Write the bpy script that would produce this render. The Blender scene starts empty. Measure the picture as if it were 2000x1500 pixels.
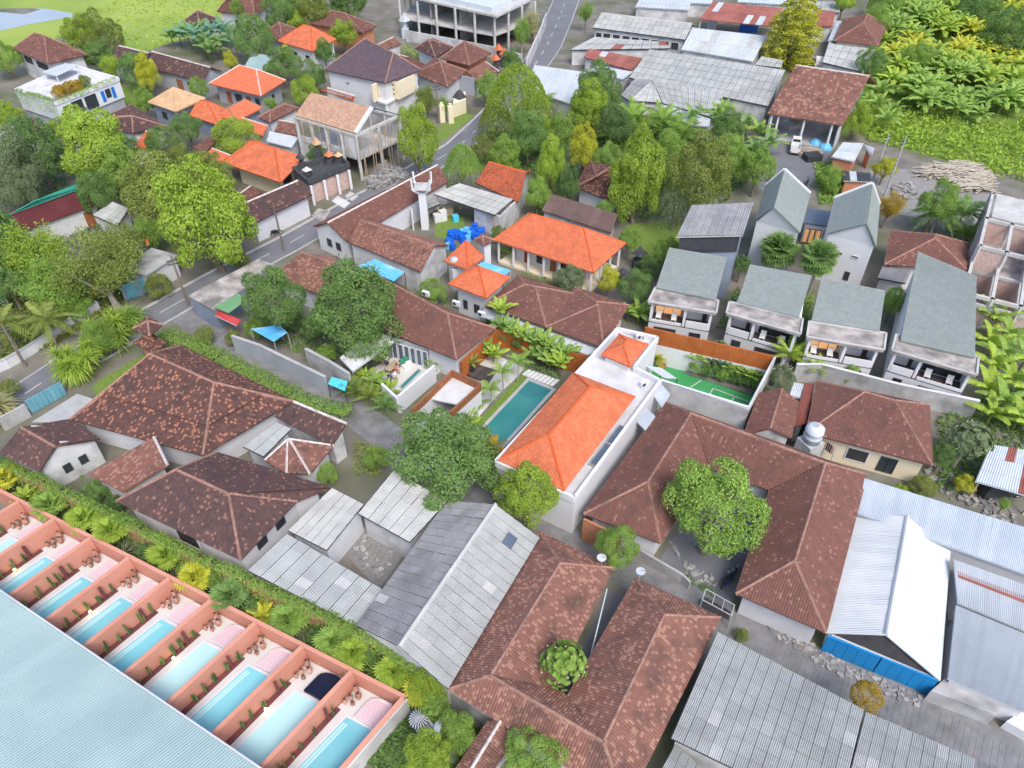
import bpy, math, random
from mathutils import Vector, Matrix
random.seed(7)
S = bpy.context.scene
COL = S.collection
# ---------------------------------------------------------------- camera, sky, sun, exposure
cam = bpy.data.cameras.new('camera'); cam_o = bpy.data.objects.new('camera', cam); COL.objects.link(cam_o)
cam.sensor_width = 36; cam.lens = 36*1480/2000; cam.clip_start = .5; cam.clip_end = 3000
cam_o.location = (0, 0, 55); cam_o.rotation_euler = (math.radians(90-42.3), 0, 0)
S.camera = cam_o
W = bpy.data.worlds.new('World'); S.world = W; W.use_nodes = True
SUN_EL, SUN_AZ = 54, 158        # degrees; azimuth clockwise from +Y
nt = W.node_tree; bg = nt.nodes['Background']
sky = nt.nodes.new('ShaderNodeTexSky'); sky.sky_type = 'NISHITA'; sky.sun_disc = False
sky.sun_elevation = math.radians(SUN_EL); sky.sun_rotation = math.radians(SUN_AZ)
sky.air_density = 1.0; sky.dust_density = 3.0; sky.ozone_density = 1.0
nt.links.new(sky.outputs[0], bg.inputs[0]); bg.inputs[1].default_value = 0.15
sun = bpy.data.lights.new('sun', 'SUN'); sun.energy = 1.25; sun.angle = math.radians(22); sun.color = (1, .95, .88)
sun_o = bpy.data.objects.new('sun', sun); COL.objects.link(sun_o)
sun_o.rotation_euler = (math.radians(90-SUN_EL), 0, math.radians(180-SUN_AZ))
S.view_settings.view_transform = 'Standard'; S.view_settings.look = 'None'
S.view_settings.exposure = 0.75; S.view_settings.gamma = 1
S.render.engine = 'CYCLES'; S.cycles.max_bounces = 5; S.cycles.diffuse_bounces = 3; S.cycles.transparent_max_bounces = 8

# ---------------------------------------------------------------- materials
MATS = {}
def mat(name, a, b=None, scale=1.0, rough=.85, stain=None, stain_amt=0., stain_scale=.15, tone=None, rand=0., bump=0., bump_scale=8., metal=0., emit=0., transl=0., spec=.3, speck=None, speck_amt=0.):
    """a/b: two base colours mixed by noise (and by the per-piece 'tone' attribute); stain: a second, patchy colour;
    speck: odd pieces of another colour (tone above 1-speck_amt); rand: brightness spread from object to object"""
    if name in MATS: return MATS[name]
    m = bpy.data.materials.new(name); m.use_nodes = True; MATS[name] = m
    n = m.node_tree.nodes; l = m.node_tree.links; p = n['Principled BSDF']
    p.inputs['Roughness'].default_value = rough; p.inputs['Metallic'].default_value = metal
    p.inputs['Specular IOR Level'].default_value = spec
    tc = n.new('ShaderNodeNewGeometry')
    def noise(sc, det=3.):
        x = n.new('ShaderNodeTexNoise'); x.inputs['Scale'].default_value = sc; x.inputs['Detail'].default_value = det
        l.new(tc.outputs['Position'], x.inputs['Vector']); return x
    def mix(fac, c1, c2, typ='MIX'):
        x = n.new('ShaderNodeMix'); x.data_type = 'RGBA'; x.blend_type = typ
        for v, i in ((fac, 0), (c1, 6), (c2, 7)):
            if isinstance(v, (int, float)): x.inputs[i].default_value = v
            elif isinstance(v, tuple): x.inputs[i].default_value = (*v[:3], 1)
            else: l.new(v, x.inputs[i])
        return x.outputs[2]
    def ramp(v, lo, hi):
        x = n.new('ShaderNodeMapRange'); x.inputs[1].default_value = lo; x.inputs[2].default_value = hi
        l.new(v, x.inputs[0]); return x.outputs[0]
    b = b or tuple(min(1, v*1.25) for v in a)
    f = ramp(noise(scale, 4).outputs['Fac'], .3, .7)
    if tone:
        at_ = n.new('ShaderNodeAttribute'); at_.attribute_name = 'tone'
        mx = n.new('ShaderNodeMath'); mx.operation = 'MULTIPLY_ADD'; mx.inputs[1].default_value = 1-tone
        tm = n.new('ShaderNodeMath'); tm.operation = 'MULTIPLY'; tm.inputs[1].default_value = tone
        l.new(at_.outputs['Fac'], tm.inputs[0]); l.new(f, mx.inputs[0]); l.new(tm.outputs[0], mx.inputs[2]); f = mx.outputs[0]
    c = mix(f, a, b)
    if speck:
        g = n.new('ShaderNodeMath'); g.operation = 'GREATER_THAN'; g.inputs[1].default_value = 1-speck_amt
        l.new(at_.outputs['Fac'], g.inputs[0]); c = mix(g.outputs[0], c, speck)
    if stain:
        sf = ramp(noise(stain_scale, 5).outputs['Fac'], .62-.25*stain_amt, .75-.1*stain_amt)
        sm = n.new('ShaderNodeMath'); sm.operation = 'MULTIPLY'; sm.inputs[1].default_value = min(1, .35+stain_amt*.6)
        l.new(sf, sm.inputs[0]); c = mix(sm.outputs[0], c, stain)
    if rand:
        oi = n.new('ShaderNodeObjectInfo'); mr = n.new('ShaderNodeMapRange')
        mr.inputs[3].default_value = 1-rand; mr.inputs[4].default_value = 1+rand*.6
        l.new(oi.outputs['Random'], mr.inputs[0])
        cc = n.new('ShaderNodeCombineColor')
        for i in range(3): l.new(mr.outputs[0], cc.inputs[i])
        c = mix(1., c, cc.outputs[0], 'MULTIPLY')
    l.new(c, p.inputs['Base Color'])
    if bump:
        bn = n.new('ShaderNodeBump'); bn.inputs['Strength'].default_value = bump; bn.inputs['Distance'].default_value = .03
        l.new(noise(bump_scale, 4).outputs['Fac'], bn.inputs['Height']); l.new(bn.outputs[0], p.inputs['Normal'])
    if emit:
        l.new(c, p.inputs['Emission Color']); p.inputs['Emission Strength'].default_value = emit
    if transl:
        t = n.new('ShaderNodeBsdfTranslucent'); l.new(c, t.inputs['Color'])
        ms = n.new('ShaderNodeMixShader'); ms.inputs[0].default_value = transl
        out = n['Material Output']; l.new(p.outputs[0], ms.inputs[1]); l.new(t.outputs[0], ms.inputs[2]); l.new(ms.outputs[0], out.inputs[0])
    return m
def tile_mat(name, a, b, speck=None, sa=0., stain=None, st=.5):
    return mat(name, a, b, scale=1.2, rough=.9, tone=.55, speck=speck, speck_amt=sa, stain=stain, stain_amt=st, stain_scale=.55)
tile_mat('tile_brown', (0.075,0.041,0.039), (0.168,0.084,0.071), (.36,.165,.105), .16, (.06,.045,.042), .5)
tile_mat('tile_dark', (0.069,0.043,0.045), (0.133,0.075,0.069), (.24,.13,.10), .08, (.05,.042,.045), .4)
tile_mat('tile_red', (0.183,0.087,0.069), (0.267,0.133,0.103), (.34,.19,.145), .2, (.075,.05,.046), .5)
tile_mat('tile_rust', (0.144,0.067,0.054), (0.213,0.103,0.084), (.28,.15,.12), .05, (.105,.062,.055), .4)
tile_mat('tile_orange', (.48,.128,.055), (.70,.215,.11), None, 0, (.45,.13,.07), .5)
tile_mat('tile_faded', (0.577,0.149,0.070), (0.670,0.195,0.102), None, 0, (.45,.15,.09), .4)
tile_mat('tile_terracotta', (0.344,0.082,0.039), (0.533,0.146,0.069), (.25,.08,.05), .2, (.25,.09,.06), .45)
tile_mat('tile_purple', (0.090,0.065,0.082), (0.146,0.107,0.125), None, 0, (.13,.085,.085), .4)
tile_mat('tile_tan', (0.512,0.335,0.186), (0.651,0.446,0.270), None, 0, (.42,.28,.18), .4)
tile_mat('tile_pink', (0.378,0.224,0.163), (0.516,0.327,0.249), (.50,.34,.22), .2, (.42,.27,.21), .3)
mat('ridge_clay', (.26,.13,.10), (.40,.24,.19), scale=3, stain=(.13,.09,.08), stain_amt=.5, stain_scale=.8)
mat('ridge_orange', (.55,.10,.03), (.66,.14,.045), scale=3)
mat('ridge_pale', (.52,.48,.46), (.68,.63,.6), scale=3, stain=(.25,.17,.14), stain_amt=.4, stain_scale=.9)
mat('shingle_grey', (.215,.25,.245), (.275,.315,.305), scale=1.5, tone=.4, stain=(.22,.25,.24), stain_amt=.4)
mat('white_plaster', (.60,.62,.66), (.69,.70,.73), scale=.7, stain=(.52,.53,.55), stain_amt=.35, stain_scale=.3)
mat('clean_white', (.67,.69,.73), (.72,.735,.76), scale=.5)
mat('old_plaster', (.48,.49,.5), (.66,.67,.68), scale=.5, stain=(.27,.28,.29), stain_amt=.6, stain_scale=.45)
mat('grey_plaster', (.34,.37,.42), (.42,.45,.5), scale=.5, stain=(.28,.3,.34), stain_amt=.4, stain_scale=.3)
mat('blue_plaster', (.22,.27,.36), (.28,.33,.42), scale=.5, stain=(.2,.23,.3), stain_amt=.4)
mat('cream_plaster', (.75,.66,.48), (.80,.72,.55), scale=.5)
mat('orange_brick', (.46,.19,.1), (.58,.27,.16), scale=4)
mat('pink_brick', (.47,.33,.29), (.6,.45,.40), scale=3, stain=(.62,.58,.56), stain_amt=.3, stain_scale=.9)
mat('concrete', (.36,.365,.375), (.5,.505,.51), scale=.8, stain=(.2,.2,.21), stain_amt=.6, stain_scale=.5)
mat('raw_concrete', (.44,.44,.43), (.58,.575,.56), scale=1.2, stain=(.3,.3,.3), stain_amt=.5, stain_scale=.6)
mat('stained_slab', (.30,.27,.26), (.52,.48,.45), scale=.9, stain=(.14,.13,.13), stain_amt=.8, stain_scale=.6)
mat('white_slab', (.55,.555,.57), (.66,.665,.675), scale=.9, stain=(.42,.42,.43), stain_amt=.5, stain_scale=.5)
mat('asbestos', (.345,.365,.365), (.43,.45,.45), scale=.8, rand=.07, stain=(.27,.28,.28), stain_amt=.45, stain_scale=.4, rough=.95)
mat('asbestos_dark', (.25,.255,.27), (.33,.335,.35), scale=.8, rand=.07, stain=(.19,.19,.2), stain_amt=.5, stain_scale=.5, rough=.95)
mat('asbestos_pale', (.43,.44,.44), (.52,.525,.52), scale=.8, rand=.09, stain=(.38,.38,.38), stain_amt=.4, stain_scale=.5, rough=.95)
mat('asbestos_far', (.36,.375,.37), (.46,.475,.46), scale=.6, rand=.1, stain=(.33,.33,.32), stain_amt=.5, stain_scale=.3, rough=.95)
mat('metal_white', (.49,.53,.57), (.56,.595,.63), scale=.4, rough=.45, rand=.06, stain=(.6,.64,.68), stain_amt=.3, stain_scale=.2)
mat('metal_silver', (.50,.56,.63), (.57,.63,.69), scale=.5, rough=.5, rand=.06, stain=(.42,.48,.55), stain_amt=.3, stain_scale=.2)
mat('metal_teal', (.30,.42,.43), (.36,.48,.48), scale=.25, rough=.5, rand=.04, stain=(.40,.54,.54), stain_amt=.3, stain_scale=.05)
mat('metal_rust', (.30,.10,.08), (.38,.15,.12), scale=.8, rough=.8, rand=.12, stain=(.22,.08,.07), stain_amt=.5, stain_scale=.4)
mat('metal_brown', (.14,.09,.085), (.20,.135,.12), scale=.8, rough=.8, rand=.1, stain=(.10,.07,.07), stain_amt=.5, stain_scale=.4)
mat('teal_green', (.06,.48,.38), (.09,.55,.44), scale=.5, rough=.5)
mat('sky_blue_roof', (.10,.42,.75), (.16,.52,.82), scale=.6, rough=.4, stain=(.65,.74,.8), stain_amt=.5, stain_scale=.35)
mat('blue_paint', (.01,.22,.55), (.015,.27,.62), scale=.5, rough=.5, stain=(.02,.17,.42), stain_amt=.4, stain_scale=.5)
mat('tarp_blue', (.02,.14,.6), (.03,.2,.7), scale=1, rough=.6)
mat('drum_blue', (.01,.11,.62), (.015,.16,.72), scale=1, rough=.4, rand=.25)
mat('cyan_paint', (.08,.55,.72), (.12,.62,.78), scale=.7, rough=.5)
mat('gate_blue', (.12,.33,.42), (.18,.42,.5), scale=1, rough=.6, rand=.1)
mat('green_paint', (.13,.3,.14), (.19,.36,.19), scale=.8, stain=(.3,.36,.3), stain_amt=.4)
mat('red_paint', (.5,.05,.06), (.58,.09,.09), scale=1)
mat('maroon', (.09,.02,.025), (.12,.03,.035), scale=.5)
mat('wood', (.26,.10,.045), (.36,.15,.07), scale=1.5, rough=.7, rand=.15)
mat('rust_cladding', (.37,.10,.025), (.47,.145,.04), scale=.7, rough=.75, rand=.05)
mat('dark_wood', (.075,.06,.06), (.12,.10,.1), scale=1.5, rough=.8, rand=.12)
mat('timber', (.42,.33,.22), (.56,.46,.33), scale=2, rough=.9, rand=.25)
mat('pale_timber', (.5,.44,.36), (.66,.6,.5), scale=2, rough=.9, rand=.25)
mat('stone_dark', (.045,.048,.055), (.09,.095,.105), scale=3, rough=.95)
mat('dark_inside', (.035,.035,.04), (.06,.058,.06), scale=1, rough=.9)
mat('dark_steel', (.04,.045,.055), (.06,.065,.075), scale=1, rough=.5)
mat('glass', (.03,.04,.05), (.045,.055,.065), scale=.5, rough=.08, spec=.6)
mat('solar', (.085,.11,.16), (.11,.14,.19), scale=.5, rough=.25, spec=.5)
mat('navy', (.008,.01,.03), (.015,.018,.045), scale=1, rough=.35)
mat('black', (.02,.02,.022), (.035,.035,.038), scale=1, rough=.6)
mat('salmon', (.58,.265,.19), (.65,.31,.23), scale=.4, stain=(.55,.21,.14), stain_amt=.3, stain_scale=.3)
mat('salmon_light', (.66,.33,.25), (.72,.4,.31), scale=.5)
mat('terrace', (.57,.555,.55), (.63,.62,.61), scale=.6)
mat('pink_tile', (.62,.36,.42), (.66,.41,.46), scale=.6, rough=.4)
mat('white_tile', (.70,.62,.65), (.73,.66,.69), scale=.6, rough=.4)
mat('planter', (.13,.045,.05), (.17,.06,.06), scale=1)
mat('water_teal', (.035,.21,.215), (.06,.26,.255), scale=.35, rough=.12, spec=.5, bump=.3, bump_scale=2.2)
mat('pool_floor', (.03,.16,.19), (.045,.21,.24), scale=.35, rough=.6)
mat('water_blue', (.19,.56,.65), (.26,.62,.70), scale=.25, rough=.1, spec=.5, rand=.12, bump=.25, bump_scale=2.2)
mat('water_pale', (.42,.70,.72), (.5,.75,.76), scale=.25, rough=.1, spec=.5, bump=.25, bump_scale=2.2)
mat('water_sky', (.30,.36,.42), (.38,.43,.48), scale=.1, rough=.06, spec=.6)
mat('court_green', (.045,.27,.085), (.06,.32,.11), scale=.5)
mat('lawn', (.12,.19,.035), (.19,.28,.06), scale=3, bump=.5, bump_scale=20)
mat('paddy', (.24,.34,.06), (.36,.43,.10), scale=.06, stain=(.16,.27,.05), stain_amt=.6, stain_scale=.05, bump=.6, bump_scale=3)
mat('earth', (.155,.14,.125), (.24,.225,.2), scale=.35, stain=(.09,.115,.045), stain_amt=.75, stain_scale=.14, bump=.4, bump_scale=5)
mat('asphalt', (.15,.155,.175), (.20,.205,.225), scale=.5, stain=(.11,.115,.13), stain_amt=.4, stain_scale=.25)
mat('paving', (.18,.18,.19), (.27,.27,.28), scale=.9, rand=.15, stain=(.13,.135,.12), stain_amt=.55, stain_scale=.35)
mat('road_white', (.45,.45,.47), (.55,.55,.57), scale=2)
mat('kerb', (.36,.365,.38), (.46,.465,.47), scale=1)
mat('bark', (.15,.12,.095), (.24,.2,.165), scale=3)
mat('pale_bark', (.33,.29,.24), (.43,.39,.33), scale=3)
mat('lamp_glow', (1.,.72,.3), (1.,.75,.35), emit=6.)
mat('warm_room', (.9,.45,.18), (.95,.5,.22), emit=.35)
mat('clay_pot', (.35,.15,.10), (.62,.4,.32), scale=3, rand=.3)
mat('skin', (.33,.19,.13), (.36,.21,.15)); mat('hair', (.02,.016,.014), (.03,.025,.02))
mat('cloth_red', (.5,.08,.07)); mat('cloth_white', (.75,.75,.77)); mat('cloth_navy', (.03,.05,.14)); mat('cloth_pink', (.62,.32,.33)); mat('cloth_green', (.04,.22,.15))
mat('flower', (.82,.78,.5), (.86,.84,.7)); mat('rubble', (.17,.165,.165), (.42,.41,.4), scale=1.2, tone=.8)
mat('cushion', (.78,.77,.75)); mat('car_white', (.72,.72,.71), (.75,.75,.74), rough=.3, spec=.5)
def leaf_mat(name, a, b, rand=.12): return mat(name, a, b, scale=.5, rough=.6, tone=.75, rand=rand, transl=.38, spec=.25)
leaf_mat('leaf_mango', (.115,.225,.065), (.31,.48,.15))
leaf_mat('leaf_bright', (.235,.365,.04), (.52,.68,.12))
leaf_mat('leaf_fresh', (0.172,0.310,0.059), (0.422,0.607,0.145))
leaf_mat('leaf_olive', (0.185,0.251,0.059), (0.383,0.449,0.119))
leaf_mat('leaf_yellow', (0.422,0.462,0.040), (0.750,0.750,0.106))
leaf_mat('leaf_dark', (.085,.18,.065), (.23,.36,.12))
leaf_mat('leaf_grey', (0.172,0.238,0.119), (0.330,0.409,0.224))
leaf_mat('leaf_blue', (0.119,0.264,0.158), (0.264,0.475,0.317))
leaf_mat('leaf_rusty', (0.422,0.290,0.040), (0.607,0.449,0.066))
leaf_mat('leaf_dry', (0.396,0.396,0.172), (0.660,0.634,0.343))

# ---------------------------------------------------------------- mesh helpers
class MB:
    """collects world-space geometry, then links it as ONE object below its thing"""
    def __init__(s): s.v = []; s.f = []; s.t = []; s.m = []
    def face(s, pts, tone=None):
        k = len(s.v); s.v += [tuple(p) for p in pts]; s.f.append(tuple(range(k, k+len(pts))))
        s.t += [random.random() if tone is None else tone]*len(pts)
    def add(s, verts, faces, tone=None):
        k = len(s.v); s.v += [tuple(p) for p in verts]; s.f += [tuple(i+k for i in f) for f in faces]
        s.t += [random.random() if tone is None else tone]*len(verts)
    def prism(s, poly, z0, z1):
        n = len(poly); z1s = z1 if isinstance(z1, (list, tuple)) else [z1]*n; z0s = z0 if isinstance(z0, (list, tuple)) else [z0]*n
        a = sum(poly[i][0]*poly[(i+1) % n][1]-poly[(i+1) % n][0]*poly[i][1] for i in range(n))
        o = list(range(n)) if a > 0 else list(range(n))[::-1]
        vs = [(poly[i][0], poly[i][1], z0s[i]) for i in o]+[(poly[i][0], poly[i][1], z1s[i]) for i in o]
        s.add(vs, [tuple(range(n))[::-1], tuple(range(n, 2*n))]+[(i, (i+1) % n, n+(i+1) % n, n+i) for i in range(n)])
    def slab(s, quad, th):
        """a sheet of thickness th under the 3-D polygon"""
        n = len(quad); vs = [tuple(p) for p in quad]+[(p[0], p[1], p[2]-th) for p in quad]
        a = sum(quad[i][0]*quad[(i+1) % n][1]-quad[(i+1) % n][0]*quad[i][1] for i in range(n))
        fs = [tuple(range(n)), tuple(range(n, 2*n))[::-1]]+[(i, n+i, n+(i+1) % n, (i+1) % n) for i in range(n)]
        if a < 0: fs = [f[::-1] for f in fs]
        s.add(vs, fs)
    def wall(s, p, q, z0, z1, th=.2, z1b=None):
        d = Vector((q[0]-p[0], q[1]-p[1], 0)); d = d.normalized() if d.length else Vector((1,0,0)); nrm = Vector((-d.y, d.x, 0))*th/2
        pol = [(p[0]+nrm.x, p[1]+nrm.y), (p[0]-nrm.x, p[1]-nrm.y), (q[0]-nrm.x, q[1]-nrm.y), (q[0]+nrm.x, q[1]+nrm.y)]
        zb = z1 if z1b is None else z1b
        s.prism(pol, z0, [z1, z1, zb, zb])
    def box(s, c, d, ang=0.):
        ca, sa = math.cos(ang), math.sin(ang); x, y, z = d[0]/2, d[1]/2, d[2]/2
        pol = [(c[0]+ca*i*x-sa*j*y, c[1]+sa*i*x+ca*j*y) for i, j in ((-1,-1),(1,-1),(1,1),(-1,1))]
        s.prism(pol, c[2]-z, c[2]+z)
    def bar(s, p, q, w, h=None):
        """a straight bar of square section between two points"""
        p, q = Vector(p), Vector(q); d = (q-p).normalized(); h = h or w
        u = d.cross(Vector((0,0,1))); u = u.normalized() if u.length > .01 else Vector((1,0,0)); v = u.cross(d)
        vs = []
        for e in (p, q):
            for i, j in ((-1,-1),(1,-1),(1,1),(-1,1)): vs.append(e+u*i*w/2+v*j*h/2)
        s.add(vs, [(0,1,2,3),(7,6,5,4),(0,4,5,1),(1,5,6,2),(2,6,7,3),(3,7,4,0)])
    def tube(s, pts, rad, n=6, cap=True):
        pts = [Vector(p) for p in pts]; k = len(s.v); r = rad if isinstance(rad, (list, tuple)) else [rad]*len(pts); vs = []
        for i, p in enumerate(pts):
            d = (pts[min(i+1, len(pts)-1)]-pts[max(i-1, 0)]).normalized()
            u = d.cross(Vector((0,.02,1))) if abs(d.z) < .95 else d.cross(Vector((1,0,0))); u.normalize(); v = d.cross(u)
            for a in range(n):
                t = 2*math.pi*a/n; vs.append(p+(u*math.cos(t)+v*math.sin(t))*r[i])
        fs = [(i*n+a, i*n+(a+1) % n, (i+1)*n+(a+1) % n, (i+1)*n+a) for i in range(len(pts)-1) for a in range(n)]
        if cap: fs += [tuple(range(n))[::-1], tuple(range((len(pts)-1)*n, len(pts)*n))]
        s.add(vs, fs)
    def lathe(s, c, prof, n=10):
        vs = []; 
        for r, z in prof:
            for a in range(n): vs.append((c[0]+r*math.cos(2*math.pi*a/n), c[1]+r*math.sin(2*math.pi*a/n), c[2]+z))
        fs = [(i*n+a, i*n+(a+1) % n, (i+1)*n+(a+1) % n, (i+1)*n+a) for i in range(len(prof)-1) for a in range(n)]
        fs += [tuple(range(n))[::-1], tuple(range((len(prof)-1)*n, len(prof)*n))]
        s.add(vs, fs)
    def mesh(s, name, m, off=(0,0,0), smooth=False):
        me = bpy.data.meshes.new(name)
        me.from_pydata([(x-off[0], y-off[1], z-off[2]) for x, y, z in s.v], [], s.f)
        at_ = me.attributes.new('tone', 'FLOAT', 'POINT'); at_.data.foreach_set('value', s.t)
        if smooth: me.polygons.foreach_set('use_smooth', [True]*len(me.polygons))
        me.materials.append(MATS[m]); return me
    def build(s, name, m, parent=None, kind=None, smooth=False):
        r = root_of(parent); off = r['_o'] if r is not None and '_o' in r else (0,0,0)
        if parent is None:      # a thing of one mesh: its origin at its base
            xs = [v[0] for v in s.v]; ys = [v[1] for v in s.v]; off = ((min(xs)+max(xs))/2, (min(ys)+max(ys))/2, min(v[2] for v in s.v))
        o = bpy.data.objects.new(name, s.mesh(name, m, off, smooth)); COL.objects.link(o)
        if parent is None: o.location = off; ROOTS.append(o)
        else: o.parent = parent
        if kind: o['kind'] = kind
        return o
ROOTS = []
def root_of(o):
    while o is not None and o.parent is not None: o = o.parent
    return o
def tag(o, label, cat, group=None, kind=None):
    if label: o['label'] = label
    if cat: o['category'] = cat
    if group: o['group'] = group
    if kind: o['kind'] = kind
    return o
def thing(name, label, cat, loc, group=None):
    o = bpy.data.objects.new(name, None); COL.objects.link(o); o.location = loc; o['_o'] = tuple(loc); o.empty_display_size = .3
    ROOTS.append(o); return tag(o, label, cat, group)
def cen(pts, z=0.): return (sum(p[0] for p in pts)/len(pts), sum(p[1] for p in pts)/len(pts), z)
def lerp(a, b, t): return tuple(a[i]+(b[i]-a[i])*t for i in range(len(a)))
def bil(q, s, t): return lerp(lerp(q[0], q[1], s), lerp(q[3], q[2], s), t)
def inset(poly, d):
    """move every edge of a polygon inwards by d (xy)"""
    n = len(poly); a = sum(poly[i][0]*poly[(i+1) % n][1]-poly[(i+1) % n][0]*poly[i][1] for i in range(n)); sg = 1 if a > 0 else -1
    L = []
    for i in range(n):
        p, q = Vector(poly[i][:2]), Vector(poly[(i+1) % n][:2]); e = (q-p).normalized(); nn = Vector((-e.y, e.x))*sg*d
        L.append((p+nn, e))
    out = []
    for i in range(n):
        (p, e), (q, g) = L[i-1], L[i]; cr = e.x*g.y-e.y*g.x
        if abs(cr) < .05: out.append((q.x, q.y)); continue
        t = ((q.x-p.x)*g.y-(q.y-p.y)*g.x)/cr; out.append((p.x+e.x*t, p.y+e.y*t))
    return out
# ---------------------------------------------------------------- roofs
def tile_face(mb, P, tw=.21, tl=.24, lift=.07, amp=.04):
    """overlapping curved roof tiles over a face P = [eave left, eave right, top right, top left]; top may be one point"""
    P = [Vector(p) for p in P]
    if len(P) == 3: P = [P[0], P[1], P[2], P[2]]
    a, b, c, d = P; nrm = (b-a).cross(d-a)+(c-b).cross(d-b)
    if nrm.length < 1e-6: return
    nrm.normalize()
    if nrm.z < 0: a, b, c, d = b, a, d, c; nrm = -nrm
    u = (b-a).normalized(); hgt = ((d-a)-(u*(d-a).dot(u))).length; h2 = ((c-b)-(u*(c-b).dot(u))).length
    n = max(1, round((hgt+h2)/2/tl)); V, Fc, T = mb.v, mb.f, mb.t; up = nrm*lift; lip = nrm*.045
    for r in range(n):
        t0, t1 = r/n, min(1., (r+1.12)/n)
        l0, r0, l1, r1 = a.lerp(d, t0), b.lerp(c, t0), a.lerp(d, t1), b.lerp(c, t1)
        ul0, ur0, ul1, ur1 = (l0-a).dot(u), (r0-a).dot(u), (l1-a).dot(u), (r1-a).dot(u)
        if ur0-ul0 < .1: continue
        k = math.floor(min(ul0, ul1)/tw)
        while k*tw < max(ur0, ur1):
            x0, x1 = k*tw, (k+1)*tw; k += 1
            p0, p1 = max(x0, ul0), min(x1, ur0); q0, q1 = max(x0, ul1), min(x1, ur1)
            if p1-p0 < .03: continue
            if q1 < q0: q0 = q1 = min(max(q0, ul1), ur1)
            w0, w1 = ur0-ul0, ur1-ul1
            A = l0.lerp(r0, (p0-ul0)/w0); B = l0.lerp(r0, (p1-ul0)/w0)
            if w1 > 1e-4: D = l1.lerp(r1, (q0-ul1)/w1); C = l1.lerp(r1, (q1-ul1)/w1)
            else: D = C = l1
            A = A+up+lip; B = B+up+lip; D = D+up; C = C+up; hv = nrm*amp
            i = len(V); tone = random.random(); M0 = (A+B)*.5+hv; M1 = (C+D)*.5+hv
            V.extend((A[:], M0[:], B[:], C[:], M1[:], D[:], (A-lip*1.6)[:], (B-lip*1.6)[:]))
            Fc.extend(((i, i+1, i+4, i+5), (i+1, i+2, i+3, i+4), (i+6, i+7, i+2, i+1, i)))
            T.extend([tone]*8)
def ridge_line(mb, p, q, w=.16, piece=.45, lift=.1):
    p, q = Vector(p), Vector(q); L = (q-p).length; n = max(1, round(L/piece)); d = (q-p)/L
    u = d.cross(Vector((0,0,1))); u = u.normalized() if u.length > .01 else Vector((1,0,0)); v = u.cross(d); v = v if v.z > 0 else -v
    for i in range(n):
        a = p.lerp(q, i/n)+v*(lift-.02*(i % 2)); b = p.lerp(q, (i+1)/n)+v*(lift-.02*(i % 2))
        vs = []
        for e, s in ((a, 1.08), (b, .95)):
            for x, y in ((-1,-.9),(-.62,.25),(0,.75),(.62,.25),(1,-.9)): vs.append(e+u*x*w*s+v*y*w*s)
        mb.add(vs, [(j, j+1, j+6, j+5) for j in range(4)]+[(4,3,2,1,0),(5,6,7,8,9)])
def tiled(root, faces, ridges=(), tile='tile_brown', ridge='ridge_clay', tw=.21, tl=.24, deck=.10):
    """root > roof (deck) > roof_tiles, ridge_tiles. faces: polygons starting with the eave edge"""
    dk = MB(); ti = MB(); rg = MB()
    flat = tile.startswith('shingle')
    for f in faces:
        if len(f) == 4:     # warped faces are decked in strips so that the deck stays under the tiles
            for i in range(4):
                for j in range(4): dk.slab([bil(f, i/4, j/4), bil(f, (i+1)/4, j/4), bil(f, (i+1)/4, (j+1)/4), bil(f, i/4, (j+1)/4)], deck)
        else: dk.slab(f, deck)
        if flat: tile_face(ti, f, tw, tl, .05, .006)
        else: tile_face(ti, f, tw, tl)
    o = dk.build('roof', tile, root)
    ti.build('roof_tiles', tile, o, 'stuff')
    if ridges:
        for p, q in ridges: ridge_line(rg, p, q)
        rg.build('ridge_tiles', ridge, o, 'stuff')
    return o
def hip_faces(E, R, gable=False):
    e0, e1, e2, e3 = E; r0, r1 = R
    same = sum((r0[i]-r1[i])**2 for i in range(3)) < .04
    F = [(e1, e2, r1, r0), (e3, e0, r0, r1)] if not same else [(e1, e2, r0), (e3, e0, r0)]
    G = []
    if not gable: F += [(e0, e1, r0), (e2, e3, r1)]
    if gable: G = [r for r in ([] if same else [(r0, r1)])]
    else: G = [(r0, e0), (r0, e1), (r1, e2), (r1, e3)]+([] if same else [(r0, r1)])
    return F, G
def window(root, p, q, z0, z1, depth=.08, frame='dark_steel', pane='glass', nm='window', mull=1):
    """a framed window between p and q (xy on the wall face), proud of the wall; the outside is to the right of p->q"""
    d = Vector((q[0]-p[0], q[1]-p[1], 0)); L = d.length; d.normalize(); n = Vector((d.y, -d.x, 0))
    fr = MB(); t = min(.09, L*.12); o = n*depth
    def pt(s, z, k=0.): return Vector((p[0], p[1], 0))+d*s+n*k+Vector((0,0,z))
    for s0, s1, a, b in ((0, t, z0, z1), (L-t, L, z0, z1), (t, L-t, z0, z0+t), (t, L-t, z1-t, z1)):
        fr.prism([pt(s0, 0)[:2], pt(s0, 0, depth)[:2], pt(s1, 0, depth)[:2], pt(s1, 0)[:2]], a, b)
    for i in range(1, mull):
        s = L*i/mull; fr.prism([pt(s-t*.3, 0)[:2], pt(s-t*.3, 0, depth)[:2], pt(s+t*.3, 0, depth)[:2], pt(s+t*.3, 0)[:2]], z0+t, z1-t)
    w = fr.build(nm, frame, root)
    pn = MB(); pn.prism([pt(t, 0)[:2], pt(t, 0, depth*.4)[:2], pt(L-t, 0, depth*.4)[:2], pt(L-t, 0)[:2]], z0+t, z1-t); pn.build('pane' if pane == 'glass' else 'panel', pane, w)
    return w
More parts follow.
